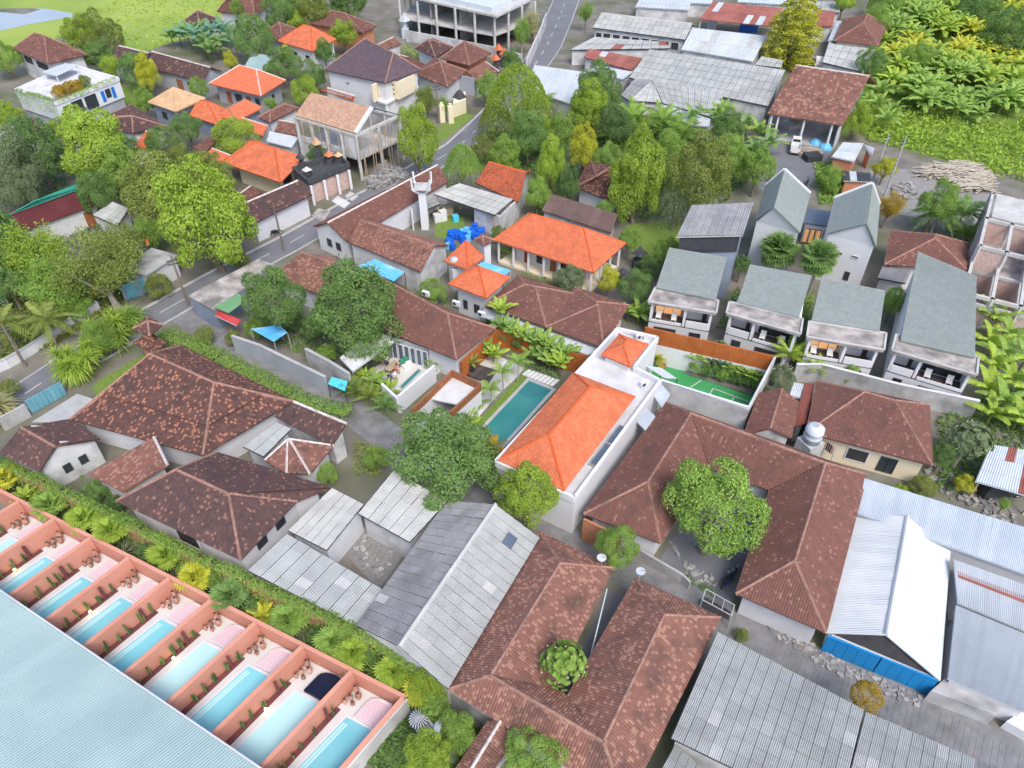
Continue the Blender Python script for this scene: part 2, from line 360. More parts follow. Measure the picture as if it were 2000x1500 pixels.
def wall_spots(root, poly, spots):
    """spots: (edge, from, to, z0, z1[, kind]) - windows and doors on the outer faces of a footprint"""
    n = len(poly); a = sum(poly[i][0]*poly[(i+1) % n][1]-poly[(i+1) % n][0]*poly[i][1] for i in range(n))
    for s in spots:
        p, q = poly[s[0]], poly[(s[0]+1) % n]
        A, B = lerp(p, q, s[1]), lerp(p, q, s[2])
        if a < 0: A, B = B, A
        k = s[5] if len(s) > 5 else 'window'
        if k == 'window': window(root, A, B, s[3], s[4], mull=2)
        elif k == 'door': window(root, A, B, s[3], s[4], frame='wood', pane='wood', nm='door')
        elif k == 'dark': window(root, A, B, s[3], s[4], frame='white_plaster', pane='dark_inside', nm='opening')
        elif k == 'vent': window(root, A, B, s[3], s[4], frame='old_plaster', pane='dark_inside', nm='vent')
        elif k == 'shutter': window(root, A, B, s[3], s[4], frame='blue_paint', pane='tarp_blue', nm='shutter')
        elif k == 'warm': window(root, A, B, s[3], s[4], frame='dark_steel', pane='warm_room', nm='lit_window', mull=3)
def house(label, ER, tile='tile_brown', wall='white_plaster', ridge='ridge_clay', over=.55, gable=False, spots=(), z0=0., tw=.21, tl=.24, name='house', cat='house', group=None, nowall=False):
    E, R = ER; root = thing(name, label, cat, cen(E, z0), group)
    F, G = hip_faces(E, R, gable); tiled(root, F, G, tile, ridge, tw, tl)
    if nowall: return root
    fp = inset(E, over); ze = min(e[2] for e in E)-.02
    w = MB(); w.prism(fp, z0, ze-.02)
    if gable:
        for (i, j, r) in ((0, 1, R[0]), (2, 3, R[1])):
            a, b = fp[i], fp[j]; m = ((a[0]+b[0])/2, (a[1]+b[1])/2); d = Vector((b[0]-a[0], b[1]-a[1], 0)).normalized(); nn = Vector((-d.y, d.x, 0))*.1
            k = over/max(.1, math.hypot(E[i][0]-E[j][0], E[i][1]-E[j][1])/2)
            zt = ze+(r[2]-ze)*.93; mm = lerp(lerp(a, b, .5), (r[0], r[1]), .0)
            vs = [(a[0], a[1], ze-.05), (b[0], b[1], ze-.05), (mm[0], mm[1], zt)]
            ctr = ((fp[0][0]+fp[2][0])/2, (fp[0][1]+fp[2][1])/2); inw = Vector((ctr[0]-mm[0], ctr[1]-mm[1], 0)).normalized()*.25
            w.add(vs+[(x+inw.x, y+inw.y, z) for x, y, z in vs], [(0,1,2),(5,4,3),(0,3,4,1),(1,4,5,2),(2,5,3,0)])
    w.build('wall', wall, root); wall_spots(root, fp, spots)
    return root
SHEETS = {}
def sheets(root, quad, nu, nv, m='asbestos', waves=6, amp=.035, name='sheet', lap=.06, odd=None, odd_p=0., th=.0, trap=False):
    """corrugated roof sheets laid over quad [eave left, eave right, top right, top left]; each one an object, alike ones share their mesh"""
    r = root_of(root); off = r['_o']; Q = [Vector(p) for p in quad]
    nrm = (Q[1]-Q[0]).cross(Q[3]-Q[0]).normalized(); nrm = nrm if nrm.z > 0 else -nrm
    def g(s, t): return Vector(bil([tuple(q) for q in Q], s, t))
    for i in range(nu):
        for j in range(nv):
            s0, s1 = i/nu, (i+1)/nu; t0, t1 = max(0, (j-lap)/nv), (j+1)/nv
            ds = .018/max(nu, 1)**0*min(1, .0+1/nu) if m.startswith('asb') else 0.
            A, B, C, D = g(s0+ds, t0), g(s1-ds, t0), g(s1-ds, t1), g(s0+ds, t1)
            mm = odd if odd and random.random() < odd_p else m
            key = (mm, waves, trap)+tuple(round(x/.06) for p in (B-A, C-A, D-A) for x in p)
            if key not in SHEETS:
                vs = []; k = waves*2
                for e, (P, R2, lf) in enumerate(((A, B, .075 if m.startswith('asb') else .05), (D, C, .015))):
                    for w in range(k+1):
                        h = amp*(1 if w % 2 else -1)
                        vs.append(tuple(P.lerp(R2, w/k)-A+nrm*(lf+h)))
                fs = [(w, w+1, k+2+w, k+1+w) for w in range(k)]
                me = bpy.data.meshes.new(name); me.from_pydata(vs, [], fs)
                me.materials.append(MATS[mm]); SHEETS[key] = me
            o = bpy.data.objects.new(name, SHEETS[key]); COL.objects.link(o); o.parent = root
            o.location = (A.x-off[0], A.y-off[1], A.z-off[2])
def shed(label, quad, m='asbestos', nu=4, nv=3, wall='old_plaster', z0=0., over=.3, name='shed', cat='shed', waves=6, amp=.035, open_=False, spots=(), odd=None, odd_p=0., posts='timber', group=None, edge=None, sheetname='sheet', deckm=None):
    """a building with a single sheet-covered slope"""
    root = thing(name, label, cat, cen(quad, z0), group)
    d = MB(); d.slab([(p[0], p[1], p[2]-.05) for p in quad], .08); rf = d.build('roof', deckm or ('dark_inside' if m.startswith('asb') else m), root)
    sheets(rf, quad, nu, nv, m, waves, amp, name=sheetname, odd=odd, odd_p=odd_p)
    fp = inset(quad, over)
    zz = [p[2]-.16 for p in quad]
    if open_:
        for k, (x, y) in enumerate(fp):
            b = MB(); b.box((x, y, (z0+zz[k])/2), (.16, .16, zz[k]-z0)); b.build('post', posts, root)
    else:
        w = MB(); w.prism(fp, z0, zz); w.build('wall', wall, root); wall_spots(root, fp, spots)
    return root
def gable_sheets(label, ER, m='asbestos', nu=8, nv=3, wall='old_plaster', over=.3, m2=None, nu2=None, nv2=None, waves=6, amp=.035, name='shed', cat='shed', spots=(), odd=None, odd_p=0., group=None, endm=None, cap='asbestos_pale', sheetname='sheet', waves2=None):
    E, R = ER; e0, e1, e2, e3 = E; r0, r1 = R; root = thing(name, label, cat, cen(E, 0), group)
    d = MB(); lo = lambda q: [(p[0], p[1], p[2]-.05) for p in q]
    A, B = (e3, e0, r0, r1), (e1, e2, r1, r0)
    d.slab(lo(A), .06); d.slab(lo(B), .06); rf = d.build('roof', 'dark_inside' if m.startswith('asb') else m, root)
    sheets(rf, A, nu, nv, m, waves, amp, odd=odd, odd_p=odd_p, name=sheetname); sheets(rf, B, nu2 or nu, nv2 or nv, m2 or m, waves2 or waves, amp, odd=odd, odd_p=odd_p, name=sheetname)
    rg = MB(); ridge_line(rg, r0, r1, .2, 1.8, .07); rg.build('ridge_cap', cap, root)
    fp = inset(E, over); ze = min(e[2] for e in E)-.2; w = MB(); w.prism(fp, 0, ze)
    w.build('wall', wall, root)
    for (i, j, r) in ((0, 1, r0), (3, 2, r1)):
        g = MB(); c0 = ((fp[0][0]+fp[2][0])/2, (fp[0][1]+fp[2][1])/2); a, b = fp[i], fp[j]
        mx = ((a[0]+b[0])/2, (a[1]+b[1])/2); inw = Vector((c0[0]-mx[0], c0[1]-mx[1], 0)).normalized()
        ap = (r[0]+inw.x*over, r[1]+inw.y*over, r[2]-.2)
        vs = [(a[0], a[1], ze), (b[0], b[1], ze), ap]; g.add(vs+[(x+inw.x*.2, y+inw.y*.2, z) for x, y, z in vs], [(0,1,2),(5,4,3),(0,3,4,1),(1,4,5,2),(2,5,3,0)])
        g.build('gable', endm or wall, root)
    wall_spots(root, fp, spots); return root
def sheet_plane(name, pts, z, m, kind='structure'):
    b = MB(); b.face([(p[0], p[1], z) for p in pts]); o = b.build(name, m)
    if kind: o['kind'] = kind
    return o
def ribbon(name, path, w, z, m, kind='structure'):
    b = MB(); P = [Vector(p[:2]) for p in path]; L = []; Rr = []
    for i, p in enumerate(P):
        d = (P[min(i+1, len(P)-1)]-P[max(i-1, 0)]).normalized(); n = Vector((-d.y, d.x)); ww = w[i] if isinstance(w, (list, tuple)) else w
        L.append(p+n*ww/2); Rr.append(p-n*ww/2)
    for i in range(len(P)-1): b.face([(*Rr[i], z), (*Rr[i+1], z), (*L[i+1], z), (*L[i], z)])
    o = b.build(name, m)
    if kind: o['kind'] = kind
    return o, L, Rr
def free_wall(label, path, h, th=.2, m='old_plaster', name='garden_wall', cat='wall', cap=None, z0=0.):
    root = thing(name, label, cat, (path[0][0], path[0][1], z0))
    for i in range(len(path)-1):
        b = MB(); b.wall(path[i], path[i+1], z0, h, th); b.build('wall_run', m, root)
        if cap: c = MB(); c.wall(path[i], path[i+1], h+.003, h+.08, th+.1); c.build('coping', cap, root)
    return root

# ---------------------------------------------------------------- plants
CROWNS = {}; RND = random.Random(11)
def rdir(r):
    z = r.uniform(-1, 1); t = r.uniform(0, 2*math.pi); k = math.sqrt(1-z*z); return Vector((k*math.cos(t), k*math.sin(t), z))
def leaf(mb, p, nrm, L, wd, r, tone):
    u = nrm.cross(rdir(r)); 
    if u.length < .05: return
    u.normalize(); v = nrm.cross(u)
    mb.add([p-u*L*.5, p+v*wd*.5+nrm*wd*.12, p+u*L*.5-nrm*L*.1, p-v*wd*.5+nrm*wd*.12], [(0,1,2,3)], tone)
def crown_mesh(kind, m, seed=0):
    key = (kind, seed)
    if key in CROWNS: return CROWNS[key]
    r = random.Random(hash((kind, seed)) % 9999 if False else sum(map(ord, kind))*31+seed*7); mb = MB()
    if kind in ('round', 'lumpy', 'dome', 'fine'):
        lumps = []; nl = {'round': 34, 'lumpy': 62, 'dome': 40, 'fine': 40}[kind]
        while len(lumps) < nl:
            d = rdir(r)
            if d.z < -.45: continue
            rad = r.uniform(.52, .8) if kind != 'dome' else .74
            if kind == 'lumpy': rad = r.uniform(.42, .92)*(1+.07*math.sin(3*math.atan2(d.y, d.x)+seed*2))
            s = {'round': r.uniform(.24, .36), 'lumpy': r.uniform(.17, .30), 'dome': .27, 'fine': r.uniform(.2, .3)}[kind]
            lumps.append((d*rad, s, r.uniform(-.22, .22)))
        lumps += [(rdir(r)*.25, .45, -.1) for _ in range(4)]
        n = {'round': 9000, 'lumpy': 15000, 'dome': 13000, 'fine': 16000}[kind]; L0 = {'round': .07, 'lumpy': .058, 'dome': .052, 'fine': .046}[kind]
        while len(mb.f) < n:
            c, s, tb = r.choice(lumps); d = (rdir(r)+c.normalized()*.45+Vector((0,0,.3))).normalized()
            p = c+d*s*(r.uniform(.78, 1.06) if r.random() > .06 else r.uniform(1.05, 1.4))
            if any((p-c2).length < s2*.7 for c2, s2, _ in lumps): continue
            leaf(mb, p, (d+rdir(r)*.75).normalized(), L0*r.uniform(.7, 1.4), L0*r.uniform(.45, .8), r, min(1, max(0, r.gauss(.5+tb, .22))))
    elif kind == 'airy':
        sp = [(rdir(r)*r.uniform(.35, .8), r.uniform(-.25, .25)) for _ in range(60)]
        while len(mb.f) < 9000:
            c, tb = r.choice(sp)
            if c.z < -.5: continue
            p = c+Vector((r.gauss(0, .13), r.gauss(0, .13), r.gauss(0, .10)))
            leaf(mb, p, (rdir(r)+Vector((0,0,.6))).normalized(), .06*r.uniform(.7, 1.4), .03, r, min(1, max(0, r.gauss(.5+tb, .22))))
    elif kind == 'willow':
        for _ in range(420):
            d = rdir(r); d.z = abs(d.z)*.9; p = Vector((d.x*.55, d.y*.55, d.z*.9)); out = Vector((d.x, d.y, .5)); v = out*.06; tb = r.uniform(.2, .8)
            for k in range(16):
                p = p+v; v = v+Vector((0,0,-.011)); v *= .97
                leaf(mb, p+rdir(r)*.02, (rdir(r)+Vector((0,0,.5))).normalized(), .08, .03, r, min(1, max(0, r.gauss(tb, .15))))
    elif kind == 'tiers':
        for tz in range(9):
            z = -.75+tz*.2; R0 = math.sqrt(max(.03, 1-((z+.25)/1.25)**2))
            nb = max(5, int(11*R0))
            for b in range(nb):
                a = 2*math.pi*(b+r.random()*.7)/nb; R = R0*r.uniform(.75, 1.05); tb = r.uniform(-.25, .25)
                for _ in range(150):
                    t = math.sqrt(r.random()); q = r.gauss(0, .10)
                    p = Vector((math.cos(a)*R*t-math.sin(a)*q, math.sin(a)*R*t+math.cos(a)*q, z+.10*t-.16*t*t+r.gauss(0, .025)))
                    leaf(mb, p, (Vector((0,0,1))+rdir(r)*.55).normalized(), .085, .045, r, min(1, max(0, r.gauss(.5+tb, .2))))
    elif kind == 'rosette':
        for _ in range(170):
            d = rdir(r)
            if d.z < -.3: d.z = -d.z
            c = d*r.uniform(.6, .95); tb = r.uniform(-.15, .2)
            for k in range(20):
                a = 2*math.pi*k/20+r.random()*.3; u = d.cross(Vector((.3,.2,1))).normalized(); v = d.cross(u)
                o = u*math.cos(a)+v*math.sin(a); tip = c+o*.17+d*(.05+.03*r.random()); sd = d.cross(o)*.028
                md = c+o*.09+d*.05
                mb.add([c, md+sd, tip, md-sd], [(0,1,2,3)], min(1, max(0, r.gauss(.5+tb, .2))))
    me = mb.mesh('crown', m); CROWNS[key] = me; return me
def part(name, me, parent, loc, rot=(0,0,0), sc=(1,1,1)):
    o = bpy.data.objects.new(name, me); COL.objects.link(o); o.parent = parent; o.location = loc; o.rotation_euler = rot; o.scale = sc
    return o
def tree(label, x, y, zc, R, kind='round', m='leaf_mango', hr=.85, seed=None, z0=0., group=None, bark='bark', name='tree', cat='tree', flowers=None):
    """crown of radius R centred at height zc, on a tapered trunk with limbs"""
    root = thing(name, label, cat, (x, y, z0), group); r = random.Random(int(x*13+y*7))
    R *= 1.06; hr *= 1.18; H = R*hr; zc = max(zc, z0+H*.7)
    tk = MB(); r0 = max(.07, R*.075); top = zc-z0
    bx, by = r.uniform(-.1, .1)*R, r.uniform(-.1, .1)*R; fork = max(.25, top-H*.75)
    P = lambda a, b, c: (x+a, y+b, z0+c)
    tk.tube([P(0, 0, -.1), P(bx*.4, by*.4, fork*.5), P(bx, by, fork), P(bx, by, top)], [r0*1.25, r0, r0*.8, r0*.35], 7)
    for k in range(5):
        a = k*1.26+r.random(); q = r.uniform(.45, .7)*R
        tk.tube([P(bx, by, fork), P(bx+math.cos(a)*q*.5, by+math.sin(a)*q*.5, fork+(top-fork)*.6), P(bx+math.cos(a)*q, by+math.sin(a)*q, top+H*r.uniform(-.1, .3))], [r0*.6, r0*.4, r0*.15], 5)
    tk.build('trunk', bark, root)
    c = part('crown', crown_mesh(kind, m, (int(x*3+y) % 3) if seed is None else seed), root, (bx*.5, by*.5, zc-z0), (0, 0, r.uniform(0, 6.28)), (R*r.uniform(.95, 1.05), R*r.uniform(.95, 1.05), H))
    c.material_slots[0].link = 'OBJECT'; c.material_slots[0].material = MATS[m]
    if flowers:
        f = MB()
        for _ in range(16):
            d = rdir(r); d.z = abs(d.z); p = Vector((x+bx*.5, y+by*.5, zc))+Vector((d.x*R*.97, d.y*R*.97, d.z*H))
            for k in range(5):
                a = k*1.257; f.add([p, p+Vector((math.cos(a)*.055, math.sin(a)*.055, .05)), p+Vector((math.cos(a+.9)*.055, math.sin(a+.9)*.055, .05))], [(0,1,2)])
        f.build('blossom', flowers, root, 'stuff')
    return root
FRONDS = {}
def frond(kind, m):
    key = (kind, m)
    if key in FRONDS: return FRONDS[key]
    mb = MB(); r = random.Random(3)
    if kind in ('feather', 'fern'):
        n = 15 if kind == 'feather' else 18; dr = .75 if kind == 'feather' else .45
        path = [Vector((t, 0, .42*t-dr*t*t)) for t in [i/n for i in range(n+1)]]
        mb.add([p+Vector((0, s*.012*(1.2-i/n), 0)) for i, p in enumerate(path) for s in (-1, 1)], [(2*i, 2*i+1, 2*i+3, 2*i+2) for i in range(n)], .6)
        for i in range(1, n+1):
            t = i/n; L = (.30 if kind == 'feather' else .24)*math.sin(math.pi*min(1, .12+t*.88))**.7
            for s in (-1, 1):
                p = path[i]; d = Vector((.55, s, -.35+r.uniform(-.12, .12))).normalized(); w = Vector((.035, 0, .008))
                mb.add([p-w*.5, p+w, p+d*L*.6+w*.7, p+d*L, p+d*L*.6-w*.7], [(0,1,2,3,4)], r.uniform(.2, .9))
    elif kind == 'fan':
        mb.add([(0,-.012,0), (0,.012,0), (.5,.012,.12), (.5,-.012,.12)], [(0,1,2,3)], .5); c = Vector((.5, 0, .12))
        for k in range(15):
            a = -2.2+4.4*k/14; d = Vector((math.cos(a), math.sin(a), .05-.25*abs(math.sin(a*.5)))); s = Vector((-math.sin(a), math.cos(a), 0))*.065
            mb.add([c, c+d*.28+s, c+d*.5-Vector((0,0,.06)), c+d*.28-s], [(0,1,2,3)], r.uniform(.25, .95))
    elif kind == 'banana':
        n = 8; 
        for s in (-1, 1):
            for i in range(n):
                def q(i, e):
                    t = i/n; w = .165*math.sin(math.pi*(.08+.88*t))**.6*e
                    return Vector((t, s*w, .62*t-.72*t*t-(.06 if e else 0)))
                if i == 0: continue
                tt = r.uniform(.25, .9); j = .02*r.random()
                mb.add([q(i, 0), q(i+1, 0), q(i+1, 1)-Vector((j, 0, j)), q(i, 1)+Vector((j, 0, 0))], [(0,1,2,3)], tt)
        mb.add([(0,-.014,0), (.125,-.012,.07), (.125,.012,.07), (0,.014,0)], [(0,1,2,3)], .7)
    elif kind == 'strap':
        for k in range(1):
            n = 6; P_ = [Vector((t, 0, .75*t-1.0*t*t)) for t in [i/n for i in range(n+1)]]
            mb.add([p+Vector((0, s*.042*(1.05-(i/n)**2), 0)) for i, p in enumerate(P_) for s in (-1, 1)], [(2*i, 2*i+1, 2*i+3, 2*i+2) for i in range(n)], .5)
    elif kind == 'paddle':
        n = 5; P_ = [Vector((t, 0, .35*t-.35*t*t)) for t in [i/n for i in range(n+1)]]; wd = [.015, .03, .11, .13, .08, .0]
        mb.add([p+Vector((0, s*wd[i], (0 if s else 0))) for i, p in enumerate(P_) for s in (-1, 1)], [(2*i, 2*i+1, 2*i+3, 2*i+2) for i in range(n)], .5)
    me = mb.mesh(kind, m); FRONDS[key] = me; return me
def plant(label, x, y, h, L, kind='feather', m='leaf_fresh', n=14, name='palm', cat='palm', z0=0., group=None, tr=.12, lo=-.35, hi=.9, bark='pale_bark', clump=1, part_name=None, joined=False, spread=.22):
    """palm, banana or leafy plant: a stem of height h with n fronds of length L, each frond a part"""
    root = thing(name, label, cat, (x, y, z0), group); r = random.Random(int(x*17+y*29))
    spots = [(0, 0)] if clump == 1 else [(r.uniform(-spread, spread)*L, r.uniform(-spread, spread)*L) for _ in range(clump)]
    me = frond(kind, m); st = MB()
    J = MB() if joined else None
    for cx, cy in spots:
        hh = h*(r.uniform(.85, 1.15) if spread < .5 else r.uniform(.35, 1.15))
        lean = (r.uniform(-.06, .06)*hh, r.uniform(-.06, .06)*hh)
        if hh > .05: st.tube([(x+cx, y+cy, z0-.05), (x+cx+lean[0]*.4, y+cy+lean[1]*.4, z0+hh*.5), (x+cx+lean[0], y+cy+lean[1], z0+hh+.05)], [tr*1.25, tr, tr*.8], 6)
        for k in range(n):
            a = k*2.399+r.random()*.5; e = lo+(hi-lo)*((k+.5)/n)**1.0; s = L*r.uniform(.85, 1.12)*(1.-.25*max(0, e-.5))
            if J is None:
                part(part_name or ('leaf' if kind in ('banana', 'strap', 'paddle') else 'frond'), me, root, (cx+lean[0], cy+lean[1], hh), (r.uniform(-.2, .2), -e, a), (s, s, s))
            else:
                M = Matrix.Translation((x+cx+lean[0], y+cy+lean[1], z0+hh)) @ Matrix.Rotation(a, 4, 'Z') @ Matrix.Rotation(-e, 4, 'Y') @ Matrix.Scale(s, 4)
                k0 = len(J.v); J.v += [tuple(M @ v.co) for v in me.vertices]; J.f += [tuple(i+k0 for i in p.vertices) for p in me.polygons]; tb = r.uniform(-.2, .2)
                J.t += [min(1, max(0, d.value+tb)) for d in me.attributes['tone'].data]
    if st.v: st.build('stem' if kind in ('banana', 'paddle', 'strap') else 'trunk', bark, root)
    if J: J.build('foliage', m, root, 'stuff')
    return root
def foliage_box(name, path, w, z0, z1, m, parent=None, dens=40, L=.24, kind=None, z0fun=None):
    """leafy mass along a path"""
    mb = MB(); r = random.Random(5+len(path))
    for i in range(len(path)-1):
        p, q = Vector(path[i][:2]), Vector(path[i+1][:2]); d = q-p; ln = d.length; d.normalize(); n = Vector((-d.y, d.x))
        N = int(ln*(w+(z1-z0)*1.6)*dens)
        bumps = [(r.random()*ln, r.uniform(-.5, .5), r.uniform(-.2, .2)) for _ in range(max(2, int(ln)))]
        for _ in range(N):
            s = r.random()*ln; k = r.uniform(-1, 1); h = r.random()
            b = min(bumps, key=lambda b: abs(b[0]-s)); 
            if r.random() < .55: h = 1-.12*r.random()*r.random()
            elif r.random() < .8: k = math.copysign(1-.15*r.random(), k)
            hh = (z1-z0)*(1+.22*b[1]); rnd = 1-.25*max(0, h-.6)/.4
            pos = p+d*s+n*k*w/2*rnd*(1+.2*b[1]); P_ = Vector((pos.x, pos.y, z0+h*hh+r.gauss(0, .06)))
            leaf(mb, P_, (Vector((n.x*k, n.y*k, .9*h+.15))+rdir(r)*.7).normalized(), L*r.uniform(.6, 1.4), L*r.uniform(.35, .7), r, min(1, max(0, r.gauss(.5+b[2], .22))))
    o = mb.build(name, m, parent, kind); return o
def hedge(label, path, w, h, m='leaf_fresh', z0=0., dens=40, L=.24, name='hedge', cat='hedge', core='bark'):
    root = thing(name, label, cat, (path[0][0], path[0][1], z0))
    foliage_box('foliage', path, w, z0+.05, z0+h, m, root, dens, L)
    st = MB()
    for i in range(len(path)-1):
        k = max(2, int(math.dist(path[i][:2], path[i+1][:2])/.9))
        for j in range(k):
            p = lerp(path[i][:2], path[i+1][:2], (j+.5)/k); st.tube([(p[0], p[1], z0), (p[0]+.1, p[1], z0+h*.75)], [.05, .03], 5)
    st.build('stems', core, root, 'stuff'); return root
def scatter(name, poly, n, m, L, h, seed=1, up=.7, lab=None):
    """ground cover nobody could count: leaf-sized faces over a polygon"""
    r = random.Random(seed); xs = [p[0] for p in poly]; ys = [p[1] for p in poly]; mb = MB(); k = 0
    def inside(x, y):
        c = False; j = len(poly)-1
        for i in range(len(poly)):
            if (poly[i][1] > y) != (poly[j][1] > y) and x < (poly[j][0]-poly[i][0])*(y-poly[i][1])/(poly[j][1]-poly[i][1])+poly[i][0]: c = not c
            j = i
        return c
    cl = [(r.uniform(min(xs), max(xs)), r.uniform(min(ys), max(ys)), r.uniform(.3, 1), r.uniform(-.25, .25)) for _ in range(160)]
    while k < n:
        x, y = r.uniform(min(xs), max(xs)), r.uniform(min(ys), max(ys)); k += 1
        if not inside(x, y): continue
        b = min(cl, key=lambda c: (c[0]-x)**2+(c[1]-y)**2); 
        leaf(mb, Vector((x, y, h*b[2]*r.random()+.03)), (Vector((0,0,up))+rdir(r)*.8).normalized(), L*r.uniform(.6, 1.5), L*r.uniform(.25, .6), r, min(1, max(0, r.gauss(.5+b[3], .2))))
    o = mb.build(name, m); o['kind'] = 'stuff'; return o

# ================================================================ the setting
b = MB(); b.face([(-420, -30, 0), (420, -30, 0), (420, 520, 0), (-420, 520, 0)]); b.build('ground', 'earth')['kind'] = 'structure'
sheet_plane('field', [(-420, 200, 0)]+[(-104.05,158.15,0.00),(-97.86,172.47,0.00),(-89.18,175.85,0.00),(-77.88,161.10,0.00),(-67.74,175.85,0.00),(-63.91,191.23,0.00),(-38.68,207.97,0.00),(-33.25,227.20,0.00)]+[(-40, 380, 0), (-420, 380, 0)], .02, 'paddy')
sheet_plane('pond', [(-118.94,174.49,0.00),(-113.24,176.54,0.00),(-108.59,181.11,0.00),(-102.96,185.13,0.00),(-100.38,187.38,0.00),(-102.70,188.91,0.00),(-109.36,192.02,0.00),(-113.60,192.81,0.00),(-128.23,192.02,0.00)], .03, 'water_sky')
sheet_plane('mud_bank', [(-128.15,191.86,0.00),(-113.32,188.14,0.00),(-111.11,191.63,0.00),(-113.60,192.81,0.00),(-128.44,192.41,0.00)], .035, 'earth')
sheet_plane('grove_ground', [(77.00,176.54,0.00),(105.30,227.20,0.00),(180.12,227.20,0.00),(98.98,102.30,0.00),(72.22,110.52,0.00),(59.20,121.64,0.00),(61.60,136.72,0.00)], .02, 'lawn')
MAIN = [(-57.63,49.37,0.00),(-54.94,53.67,0.00),(-52.04,58.43,0.00),(-49.62,62.79,0.00),(-46.49,66.96,0.00),(-42.85,72.45,0.00),(-37.61,79.72,0.00),(-30.44,88.41,0.00),(-23.04,98.65,0.00),(-15.79,107.96,0.00),(-8.84,118.33,0.00),(-4.89,127.79,0.00),(-1.40,136.72,0.00),(2.99,149.23,0.00),(7.36,166.64,0.00),(10.51,183.66,0.00),(13.94,203.57,0.00),(20.78,227.20,0.00)]
o, L_, R_ = ribbon('main_road', MAIN, [4.6]*9+[4.6]*4+[5.5, 6.5, 6.6, 6.6, 6.6], .012, 'asphalt')
for nm, side in (('edge_line', L_), ('edge_line', R_)):
    pa = [lerp((*side[i],), (MAIN[i][0], MAIN[i][1]), .07) for i in range(len(MAIN))]
    ribbon(nm, pa, .14, .018, 'road_white')
mb = MB()
for i in range(len(MAIN)-1):
    p, q = MAIN[i], MAIN[i+1]; n = max(1, int(math.dist(p[:2], q[:2])/5))
    for k in range(n):
        a, c2 = lerp(p[:2], q[:2], (k+.1)/n), lerp(p[:2], q[:2], (k+.5)/n); d = Vector((c2[0]-a[0], c2[1]-a[1])).normalized(); nn = Vector((-d.y, d.x))*.07
        mb.face([(a[0]+nn.x, a[1]+nn.y, .018), (a[0]-nn.x, a[1]-nn.y, .018), (c2[0]-nn.x, c2[1]-nn.y, .018), (c2[0]+nn.x, c2[1]+nn.y, .018)])
mb.build('centre_line', 'road_white')['kind'] = 'structure'
for side, s in ((L_, 1), (R_, -1)):
    k = MB()
    for i in range(3, len(MAIN)-6):
        p, q = side[i], side[i+1]; k.wall(p, q, -.02, .12, .22)
    k.build('kerb', 'kerb')['kind'] = 'structure'
LANE = [(-39.87,73.06,0.00),(-35.63,69.79,0.00),(-30.63,65.60,0.00),(-24.57,61.69,0.00),(-19.47,58.19,0.00),(-15.84,55.58,0.00),(-11.44,51.68,0.00),(-6.82,47.42,0.00),(-2.35,44.03,0.00),(3.95,40.76,0.00),(9.16,37.24,0.00),(12.70,34.66,0.00),(15.91,32.22,0.00),(19.65,30.18,0.00),(23.07,28.20,0.00),(26.63,26.08,0.00),(30.60,23.74,0.00),(33.56,21.78,0.00),(37.41,19.27,0.00)]
ribbon('lane', LANE, [3, 3, 3, 3, 3.2, 3.4, 3.4, 3, 3, 2.6, 3, 3.2, 3.3, 3.6, 3.8, 4.2, 4.4, 4.6, 4.8], .012, 'paving')
pv = MB(); rr = random.Random(4)
for i in range(4, len(LANE)-1):
    p, q = Vector(LANE[i][:2]), Vector(LANE[i+1][:2]); d = (q-p); ln = d.length; d.normalize(); n = Vector((-d.y, d.x))
    for k in range(int(ln/.42)):
        for j in range(-6, 7):
            c = p+d*(k*.42+.21)+n*(j*.225); h = .03+rr.uniform(-.008, .008)
            if rr.random() < .04: continue
            pv.add([(*(c+d*x*.195+n*y*.1), h) for x, y in ((-1,-1),(1,-1),(1,1),(-1,1))]+[(*(c+d*x*.205+n*y*.11), .013) for x, y in ((-1,-1),(1,-1),(1,1),(-1,1))], [(0,1,2,3)]+[(a, 4+a, 4+(a+1) % 4, (a+1) % 4) for a in range(4)])
pv.build('paving_stones', 'paving')['kind'] = 'stuff'
sheet_plane('yard', [(44.52,135.56,0.00),(57.96,125.69,0.00),(48.15,110.52,0.00),(42.96,100.76,0.00),(36.92,103.88,0.00),(43.40,123.64,0.00)], .014, 'asphalt')
sheet_plane('driveway', [(-49.10,54.62,0.00),(-46.25,58.91,0.00),(-44.20,58.08,0.00),(-44.17,56.18,0.00),(-45.33,55.00,0.00),(-46.26,54.62,0.00)], .014, 'kerb')
sheet_plane('lawn', [(-45.10,60.04,0.00),(-44.69,61.19,0.00),(-41.55,65.42,0.00),(-40.52,64.79,0.00),(-40.48,63.57,0.00),(-43.32,59.19,0.00),(-43.93,58.35,0.00)], .02, 'lawn')
sheet_plane('lawn', [(-10.76,93.48,0.00),(-9.14,96.31,0.00),(-6.91,95.59,0.00),(-6.36,91.44,0.00),(-8.37,89.45,0.00),(-10.54,90.50,0.00)], .02, 'lawn')
sheet_plane('lawn', [(-9.02,114.06,0.00),(0.83,115.89,0.00),(4.39,96.31,0.00),(-3.21,110.52,0.00),(-7.90,107.96,0.00)], .02, 'lawn')
sheet_plane('lawn', [(15.78,93.48,0.00),(23.90,94.88,0.00),(22.64,83.20,0.00),(15.93,85.63,0.00)], .02, 'lawn')
sheet_plane('lawn', [(-75.66,145.30,0.00),(-67.89,144.03,0.00),(-64.65,132.15,0.00),(-71.40,136.72,0.00)], .02, 'lawn')
sheet_plane('dirt_yard', [(-16.77,43.14,0.00),(-11.11,42.56,0.00),(-9.31,38.70,0.00),(-11.07,35.14,0.00),(-13.59,37.65,0.00)], .016, 'rubble')
